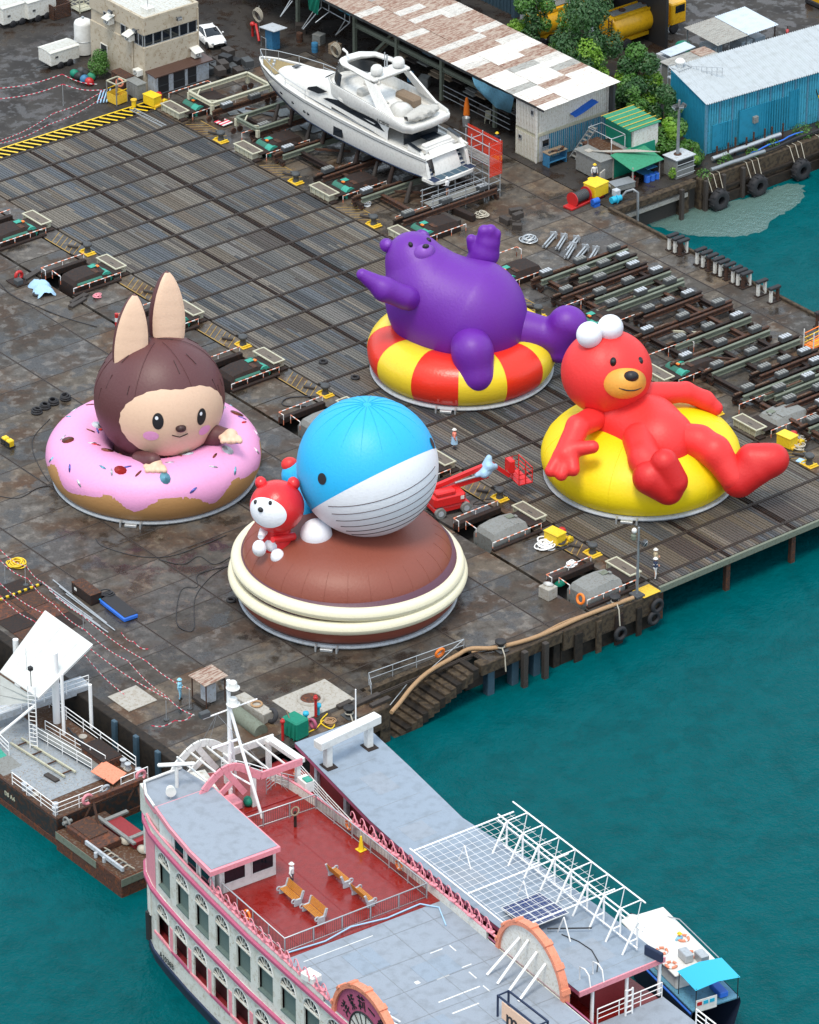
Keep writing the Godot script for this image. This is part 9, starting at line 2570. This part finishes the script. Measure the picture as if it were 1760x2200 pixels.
	for i in 15: put("step", mb().box(V(84.35, -0.2 - i * 0.2 - 0.3, 24.2 + i * 0.5), V(2.4, 0.8, 0.52), ID, 0.03), "face" if i % 3 else "facedark", st)
	var sr2 := thing("stair_railing", "pale pipe railing along the top and side of quay stairs", "railing")
	pipe_rail(sr2, [V(83.2, 0, 23.4), V(82.6, 0, 31.4), V(83.9, 0, 32.2)], 0.95, 1, "galv", 2.2, 0.035)
	put("hand_rail", mb().tube([V(83.2, 0.95, 23.4), V(83.6, -0.3, 27.4), V(83.6, -0.3, 28.6), V(84.2, -2.0, 32.0)], 0.035), "galv", sr2)
	var hp := []
	for q in [[85.4, 0.25, 9.6], [85.1, 0.2, 14], [85.2, 0.22, 18.4], [84.6, 0.25, 21.6], [83.6, 0.3, 23.4], [83.7, -0.2, 25.2], [84.1, -0.9, 27.4], [84.9, -1.7, 29.4], [86.0, -2.4, 31.4], [86.6, -3.0, 32.6]]: hp.append(V(q[0], q[1], q[2]))
	cable("thick brown hose along the quay edge and down the stairs", hp, 0.16, "hose", "hose")
	cable("thin brown hose beside the thick one along quay edge", [V(85.4, 0.1, 9.8), V(84.7, 0.1, 15), V(84.9, 0.1, 19), V(83.8, 0.1, 23.2)], 0.07, "hose", "hose")
	one("lifebuoy", "orange lifebuoy on the railing at the head of quay stairs", "lifebuoy", mb().torus(Vector3.ZERO, 0.34, 0.1, Basis(V(0, 0, 1), 1.3), 22, 8), "orange", V(83.25, 0.7, 25.6))
	one("lifebuoy", "orange lifebuoy on the last winch pit's rail by the floodlight pole", "lifebuoy", mb().torus(Vector3.ZERO, 0.34, 0.1, Basis(V(1, 0, 0), 1.3), 22, 8), "orange", V(83.7, 0.65, 13.1))
	for q in [[V(85.0, 0, 11.0), "black bollard with white rope on quay corner near floodlight pole"], [V(84.7, 0, 21.3), "black bollard wound with rope near stair head"], [V(85.0, 0, 35.0), "black bollard with pale struts at lower quay edge"]]:
		var b := thing("quay_bollard", q[1], "bollard", q[0], 0, "quay bollards")
		put("post", mb().lathe([Vector2(0.3, 0), Vector2(0.22, 0.15), Vector2(0.2, 0.45), Vector2(0.4, 0.6), Vector2(0.4, 0.75), Vector2(0.01, 0.82)], 14), "black", b)
		put("plate", mb().box(V(0, 0.04, 0), V(1.0, 0.08, 0.8), ID, 0.02), "darkgrey", b)
		put("rope", mb().torus(V(0, 0.3, 0), 0.26, 0.06, ID, 18, 6).tube([V(0.3, 0.3, 0.1), V(0.8, 0.05, 0.3), V(0.95, -1.2, 0.3)], 0.05, 5), "rope", b)
	for i in 3: one("dark_baulk", "dark timber baulk at the lower quay edge, %s from the stairs" % ORD[i], "block", mb().box(V(0, 0.12, 0), V(0.4, 0.25, [2.6, 1.7, 1.2][i]), ID, 0.03), "darkwood", [V(84.2, 0, 33.0), V(85.0, 0, 32.3), V(83.7, 0, 34.4)][i], 0.05, "dark baulks at the lower quay")
	var cc := thing("concrete_cube", "concrete cube carrying a white bag beside the last winch pit", "block", V(81.2, 0, 14.0), 0.1)
	put("cube", mb().box(V(0, 0.45, 0), V(1.0, 0.9, 0.95), ID, 0.03), "concpale", cc)
	one("white_bag", "crumpled white bag on top of the concrete cube", "bag", mb().ball(V(0, 0.1, 0), V(0.4, 0.12, 0.25), 12), "white", V(81.1, 0.9, 13.9), 0.4)
	one("concrete_cube", "brown concrete cube half hidden behind the pancake", "block", mb().box(V(0, 0.45, 0), V(0.9, 0.9, 0.8), ID, 0.03), "concpale", V(71.7, 0, 15.4), 0.2)
	one("green_sack", "folded green net beside the last winch pit", "net", mb().ball(V(0, 0.12, 0), V(0.4, 0.16, 0.55), 12), "tarpgreen", V(80.4, 0, 12.2), 0.3)
	var fp := thing("floodlight_pole", "slim floodlight pole with lamps standing at quay's near corner", "lamp", V(85.05, 0, 8.95))
	put("pole", mb().tube([Vector3.ZERO, V(0, 5.6, 0)], [0.11, 0.08], 10), "steel", fp)
	put("base", mb().box(V(0, 0.1, 0), V(0.9, 0.2, 0.8), ID, 0.03), "darkgrey", fp)
	floodlight(fp, V(0, 4.3, 0), V(0.5, 0, -0.86)); floodlight(fp, V(0, 4.5, 0), V(0.9, 0, -0.4))
	put("lamp_head", mb().ball(V(-0.25, 5.3, 0.2), V(0.2, 0.22, 0.2), 12), "white", fp)
	put("camera", mb().box(V(-0.25, 4.8, 0.25), V(0.4, 0.5, 0.35), ID, 0.1), "steelgreen", fp)
	for i in 3: one("tyre_fender", "black tyre fender on the near quay wall, %s from its corner" % ORD[i], "tyre", mb().torus(Vector3.ZERO, 0.42, 0.17, Basis(V(0, 0, 1), PI / 2), 22, 8), "rubber", [V(85.75, -1.0, 7.6), V(85.75, -1.9, 7.9), V(85.9, -1.9, 11.2)][i], 0, "tyre fenders on the near quay wall")
	var cp := mb().box(V(85.0, 0.02, 8.0), V(1.3, 0.04, 1.6), ID, 0.01)
	struct("floor_marking", cp, "yellowpaint")
	# red boom lift
	var bl := thing("boom_lift", "red boom lift with basket parked between whale and timber deck", "lift", V(67.0, 0, 11.6), 1.35)
	put("chassis", mb().box(V(0, 0.55, 0), V(2.9, 0.45, 1.5), ID, 0.08), "redlift", bl)
	put("turret", mb().box(V(-0.2, 1.25, 0), V(2.6, 0.95, 1.7), ID, 0.18), "redlift", bl)
	put("engine_cover", mb().box(V(-0.5, 1.85, 0.4), V(1.6, 0.4, 0.8), ID, 0.1), "redlift", bl)
	put("side_mark", mb().box(V(0.75, 1.35, 0.87), V(0.28, 0.28, 0.03)), "white", bl)
	for x in [-1.05, 1.05]:
		for z in [-0.85, 0.85]:
			var w := put("wheel", mb().tube([V(x, 0.42, z - 0.15), V(x, 0.42, z + 0.15)], 0.42, 20), "grey", bl)
			put("rim", mb().tube([V(x, 0.42, z - 0.17), V(x, 0.42, z + 0.17)], 0.22, 14), "pale", w)
	put("boom", mb().beam(V(-1.2, 2.0, -0.3), V(3.6, 2.9, -0.3), 0.3, 0.34).beam(V(-1.2, 1.6, -0.3), V(3.4, 2.0, -0.3), 0.32, 0.36), "redlift", bl)
	put("ram", mb().line(V(0.6, 2.1, -0.1), V(3.4, 2.3, -0.1), 0.08, 8), "galv", bl)
	put("jib", mb().beam(V(3.7, 2.9, -0.3), V(5.2, 1.5, -0.3), 0.24, 0.28), "redlift", bl)
	put("wrapping", nets([[V(3.2, 2.5, -0.2), V(3.5, 3.4, -0.3), 0.5, 0.25], [V(2.9, 2.4, 0.1), V(3.7, 2.5, -0.5), 0.35, 0.4], [V(3.3, 2.9, 0.1), V(4.0, 2.6, -0.2), 0.3, 0.22], [V(2.4, 2.3, -0.1), V(3.0, 2.5, -0.3), 0.2, 0.3]], 0.14, 0.06), "tarppale", bl)
	put("control_box", mb().box(V(5.3, 2.35, -0.3), V(0.45, 1.1, 0.8), ID, 0.1), "redlift", bl)
	var ba := Node3D.new(); ba.name = "basket"; bl.add_child(ba, true)
	put("floor", mb().box(V(6.0, 1.15, -0.3), V(1.1, 0.08, 2.2)), "redlift", ba)
	for x in [5.45, 6.0, 6.55]:
		for z in [-1.4, -0.3, 0.8]:
			if x != 6.0 or z != -0.3: put("upright", mb().line(V(x, 1.15, z), V(x, 2.4, z), 0.04), "redlift", ba)
	for y in [1.6, 2.0, 2.4]: put("rail", mb().tube([V(5.45, y, -1.4), V(6.55, y, -1.4), V(6.55, y, 0.8), V(5.45, y, 0.8)], 0.04, 6, true), "redlift", ba)
	# white car, crates and other things at the back
	var ca := thing("parked_car", "white two door car parked behind the cream control building", "car", V(-12.2, 0, -25.7), -0.22)
	var rows := []
	for q in [[-2.05, 0.72, 0.45, 0.62], [-1.95, 0.83, 0.3, 0.85], [-1.1, 0.88, 0.22, 0.92], [0.9, 0.88, 0.22, 0.86], [1.7, 0.82, 0.25, 0.72], [2.05, 0.6, 0.35, 0.58]]:
		rows.append([V(q[0], q[2], -q[1]), V(q[0], (q[2] + q[3]) / 2, -q[1] - 0.03), V(q[0], q[3], -q[1] * 0.93), V(q[0], q[3] + 0.05, 0), V(q[0], q[3], q[1] * 0.93), V(q[0], (q[2] + q[3]) / 2, q[1] + 0.03), V(q[0], q[2], q[1])])
	put("body", mb().skin(rows), "carpaint", ca)
	var rf := []
	for q in [[-1.6, 0.72, 0.9], [-0.9, 0.62, 1.28], [0.0, 0.6, 1.32], [0.85, 0.74, 0.9]]: rf.append([V(q[0], 0.88, -0.78), V(q[0], q[2], -q[1]), V(q[0], q[2] + 0.04, 0), V(q[0], q[2], q[1]), V(q[0], 0.88, 0.78)])
	put("cabin", mb().skin(rf), "glassdark", ca)
	put("roof", mb().box(V(-0.45, 1.33, 0), V(0.95, 0.05, 1.2), Basis(V(0, 0, 1), 0.04), 0.02), "carpaint", ca)
	for s in [-1, 1]:
		put("pillar", mb().beam(V(0.0, 1.34, s * 0.62), V(0.85, 0.92, s * 0.76), 0.07).beam(V(-0.9, 1.3, s * 0.63), V(-1.6, 0.92, s * 0.74), 0.12), "carpaint", ca)
		put("mirror", mb().ball(V(0.6, 0.98, s * 0.98), V(0.08, 0.08, 0.12), 8), "carpaint", ca)
		put("headlight", mb().ball(V(1.88, 0.62, s * 0.58), V(0.2, 0.09, 0.14), 10), "galv", ca)
		for x in [-1.3, 1.3]: put("wheel", mb().tube([V(x, 0.32, s * 0.78), V(x, 0.32, s * 0.93)], 0.32, 18), "rubber", ca)
	put("grille", mb().box(V(2.03, 0.5, 0), V(0.06, 0.16, 0.8)), "black", ca)
	var n := 0
	for i in 4:
		for j in 4:
			if (i + j) % 3 == 2 and j > 1: continue
			one("black_crate", "black timber crate in the stack behind cream control building, %s from front" % ORD[n], "crate", mb().box(V(0, 0.3, 0), V(1.1, 0.6, 0.8), ID, 0.03), ["darkwood", "black", "darkgrey"][n % 3], V(-7.8 + 0.95 * j, (0.6 if (i * 2 + j) % 3 == 0 else 0.0), -24.4 + 1.0 * i), 0.3 * sin(n * 2.0), "black crates behind the tower")
			n += 1
	for i in 7: one("stored_sack", "dark bundled sack beside the white box trailer, %s in the pile" % ORD[i], "sack", mb().ball(V(0, 0.3, 0), V(0.5, 0.35, 0.4), 10), ["tarpgreen", "black", "bluepaint", "redpaint", "darkgrey", "rubber", "netgreen"][i], V(-13.6 + 0.75 * (i % 4), 0, -11.9 - 0.75 * (i / 4)), i, "sacks by the white trailer")
	for i in 4: one("blue_pipe", "pale blue pipe lying beside the yellow cage, %s of four" % ORD[i], "pipe", mb().line(V(-1.3, 0.08, 0), V(1.3, 0.08, 0), 0.07, 8), "tarppale", V(-8.6 + 0.15 * i, 0.03 * i, -11.0 - 0.22 * i), -0.75, "blue pipes by the yellow cage")
	one("red_tub", "small red tub between yellow cage and grey locker", "tub", mb().lathe([Vector2(0.01, 0.02), Vector2(0.3, 0.02), Vector2(0.38, 0.45), Vector2(0.3, 0.42), Vector2(0.01, 0.1)], 16), "redpaint", V(-6.89, 0, -12.43))
	var sp := thing("striped_board", "red and white striped board lying beside the slip", "board", V(2.58, 0.15, -16.1), 0.1)
	for i in 6: put("stripe", mb().box(V(-0.5 + 0.2 * i, 0.05, 0), V(0.2, 0.05, 1.1)), "white" if i % 2 else "tapered", sp)
	for i in 6: one("scaffold_tubes", "bundled pale scaffold tubes at slip head, %s of the bundles" % ORD[i], "pipe", mb().line(V(0, 0.2, -1.3), V(0, 0.2, 1.3), 0.09, 6).line(V(0.25, 0.2, -1.3), V(0.25, 0.2, 1.3), 0.09, 6).line(V(0.12, 0.4, -1.3), V(0.12, 0.4, 1.3), 0.09, 6).box(V(0.12, 0.3, -0.9), V(0.6, 0.6, 0.05)), "galv", V(37.6 + 0.85 * i, 0, -23.0 - 0.5 * (i % 3)), 0.5 + 0.1 * (i % 2), "scaffold tube bundles")
	heap("wire_basket", "round basket of pale wire offcuts beside the scaffold tubes", "basket", V(36.4, 0, -21.8), 0.8, "galv", 15)
	var wf := thing("work_platform", "orange and white railed work platform at the picture's right edge", "platform", V(64.8, 0, -27.42), 0.1)
	for y in [0.5, 0.9, 1.3]: put("rail", mb().tube([V(-0.5, y, 0.9), V(0.5, y, 0.9), V(0.5, y, -0.9), V(-0.5, y, -0.9)], 0.045, 6, true), "yellow" if y < 1.0 else "orange", wf)
	for x in [-0.5, 0.5]:
		for z in [-0.9, 0.9]: put("post", mb().line(V(x, 0, z), V(x, 1.7, z), 0.05), "white", wf)
	put("deck", mb().box(V(0, 0.3, 0), V(1.0, 0.1, 1.8)), "orange", wf)
	one("rubber_wheel", "blue folded sheet beside the black bollard at right deck edge", "tarpaulin", mb().box(V(0, 0.08, 0), V(0.7, 0.12, 0.6), ID, 0.04), "tarppale", V(77.83, 0, -13.74), 0.3)
	one("hanging_cloth", "orange cloth hanging on a post under the shed roof edge", "cloth", mb().tube([V(0, 1.9, 0), V(0.03, 1.2, 0.02), V(0, 0.3, 0)], [0.1, 0.24, 0.3], 9), "orange", V(14.95, 0.2, -32.98))
	one("waste_bin", "grey bin with blue rim under the orange hanging cloth", "bin", mb().lathe([Vector2(0.3, 0), Vector2(0.36, 0.8), Vector2(0.3, 0.78), Vector2(0.01, 0.5)], 18), "steel", V(15.87, 0, -32.17))
	var ch := thing("plastic_chair", "cream plastic garden chair under the shed by the post", "chair", V(16.51, 0, -34.03), 0.7)
	put("seat", mb().box(V(0, 0.42, 0), V(0.5, 0.05, 0.48), ID, 0.02), "cream", ch)
	put("backrest", mb().box(V(0, 0.75, -0.24), V(0.5, 0.55, 0.05), Basis(V(1, 0, 0), -0.2), 0.02), "cream", ch)
	for s in [-0.21, 0.21]:
		for z in [-0.2, 0.2]: put("leg", mb().line(V(s, 0, z * 1.1), V(s, 0.42, z), 0.03), "cream", ch)
	heap("yellow_rope", "yellow rope heap on floor beside the orange netted scaffold", "rope", V(22.89, 0, -29.73), 0.6, "yellow", 16)
	plant_bush("potted_tree", "leafy green tree in a pot before the cream control building", V(-12.1, 0, -13.5), 0.95, 2.6, "leafmid", 2200)
	for i in 9: one("timber_shore", "timber shore propping the yacht's near side, %s from the stern" % ORD[i], "prop", mb().tube([V(0, 0, 0), V(-0.1, 1.7, -0.7)], [0.22, 0.14], 8), "rustdark" if i % 2 else "darkwood", V(24.5 - 2.4 * i, 0.9 if i % 2 else 0.0, -18.6 - 0.1 * i), 0, "shores under the yacht")

func build_people() -> void:
	person("person in a white hat and white shirt standing behind a bench on the red deck", V(107.28, 7.02, 57), 2.2, 1.72, "cloth", "jeans", "white", 0)
	person("person in white helmet and clear raincoat on timber deck between whale and red bear", V(60.04, 0.03, 5.3), 2.6, 1.7, "hivis", "jeans", "white", 0, true)
	person("person in navy jacket with white band and white trousers at the deck corner", V(84.1, 0.03, 6.4), 2.5, 1.74, "navy", "cloth", "white", 1)
	person("person in beige jacket and white helmet behind the navy jacketed one", V(83.1, 0.03, 5.5), 2.4, 1.72, "beige", "jeans", "white", 1)
	person("person in dark overalls and yellow helmet beside the white containers", V(21.4, 0, -31.0), 0.4, 1.72, "navy", "navy", "yellow", 2)
	person("person in white shirt and yellow helmet beside the big grey steel box", V(31.3, 0, -33.4), 1.2, 1.7, "cloth", "jeans", "yellow", 0)
	person("person in white shirt on the scaffold under the yacht's stern", V(27.2, 0.98, -20.8), -1.2, 1.7, "cloth", "jeans", "cloth", 2)
	person("person in pale blue overalls near the barrier tape on lower quay", V(76.0, 0, 42.7), 2.2, 1.65, "workblue", "workblue", "workblue", 1)
	person("person in yellow helmet on the far side of the small launch", V(120.58, 0.2, 36.59), 1.5, 1.7, "workblue", "jeans", "yellow", 2)

# one person: a continuous body, with jacket, trousers and helmet over it
func person(label: String, at: Vector3, turn: float, h: float, top: String, leg: String, hat: String, pose: int, coat := false) -> void:
	var t := thing("person", label, "person", at, turn)
	var s := h / 1.75
	var P := func(x: float, y: float, z: float) -> Vector3: return V(x, y, z) * s
	var body := []
	var jk := []
	var tr := []
	jk.append([P.call(0, 1.02, 0), P.call(0, 1.36, 0), 0.145 * s, 0.165 * s])
	jk.append([P.call(-0.12, 1.40, 0), P.call(0.12, 1.40, 0), 0.085 * s, 0.085 * s])
	tr.append([P.call(-0.05, 0.94, 0), P.call(0.05, 0.94, 0), 0.145 * s, 0.145 * s])
	body.append([P.call(0, 1.40, 0), P.call(0, 1.56, 0.01), 0.06 * s, 0.055 * s])
	body.append([P.call(0, 1.62, 0.015), P.call(0, 1.67, 0.01), 0.088 * s, 0.095 * s])
	body.append([P.call(0, 1.60, 0.10), P.call(0, 1.63, 0.09), 0.018 * s, 0.016 * s])
	for e in [-1, 1]:
		var f := 0.05 if pose == 2 and e > 0 else 0.0
		tr.append([P.call(0.09 * e, 0.9, 0), P.call(0.10 * e, 0.5, 0.03 + f), 0.095 * s, 0.068 * s])
		tr.append([P.call(0.10 * e, 0.5, 0.03 + f), P.call(0.11 * e, 0.1, 0.0), 0.068 * s, 0.052 * s])
		var el := P.call(0.27 * e, 1.14, -0.04) as Vector3
		var wr := (P.call(0.25 * e, 0.92, 0.06) if pose == 0 else (P.call(0.12 * e, 1.12, 0.2) if pose == 1 else P.call(0.26 * e, 1.05, 0.24))) as Vector3
		jk.append([P.call(0.20 * e, 1.39, 0), el, 0.072 * s, 0.056 * s])
		jk.append([el, wr, 0.054 * s, 0.042 * s])
		var d := (wr - el).normalized()
		body.append([P.call(0.20 * e, 1.39, 0), el, 0.05 * s, 0.045 * s])
		body.append([el, wr + d * 0.03, 0.042 * s, 0.03 * s])
		body.append([wr + d * 0.04, wr + d * 0.09, 0.034 * s, 0.034 * s])
		var sx := d.cross(V(0, 0, 1) if pose == 0 else V(0, 1, 0)).normalized()
		for k in 4: body.append([wr + d * 0.09 + sx * (k - 1.5) * 0.02, wr + d * (0.16 - 0.008 * absf(k - 1.2)) + sx * (k - 1.5) * 0.022, 0.011, 0.009])
		body.append([wr + d * 0.05 + sx * 0.03, wr + d * 0.1 + sx * 0.06, 0.012, 0.01])
		body.append([P.call(0.09 * e, 0.9, 0), P.call(0.11 * e, 0.08, 0), 0.08 * s, 0.045 * s])
		put("shoe", mb().ball(P.call(0.11 * e, 0.045, 0.05), V(0.05, 0.045, 0.13) * s, 10), "black", t)
	body.append([P.call(0, 0.92, 0), P.call(0, 1.38, 0), 0.12 * s, 0.14 * s])
	put("body", nets(body, 0.03, 0.03), "skin", t)
	put("jacket", nets(jk, 0.035, 0.05), top, t)
	put("trousers", nets(tr, 0.035, 0.04), leg, t)
	put("helmet" if hat != "cloth" and hat != "workblue" else "cap", mb().lathe([Vector2(0.17, 1.69), Vector2(0.122, 1.7), Vector2(0.118, 1.75), Vector2(0.085, 1.8), Vector2(0.01, 1.825)], 16, Transform3D(Basis.from_scale(V(s, s, s * 1.1)), Vector3.ZERO)), hat, t)
	for e in [-1, 1]: put("eye", mb().ball(P.call(0.035 * e, 1.65, 0.095), 0.012 * s, 6), "ink", t)
	if top == "navy" and leg == "cloth": put("band", mb().lathe([Vector2(0.172, 1.22), Vector2(0.176, 1.3)], 18), "cloth", t)
	if coat: put("raincoat", mb().lathe([Vector2(0.27, 0.45), Vector2(0.22, 0.8), Vector2(0.2, 1.1)], 18), "tarppale", t)
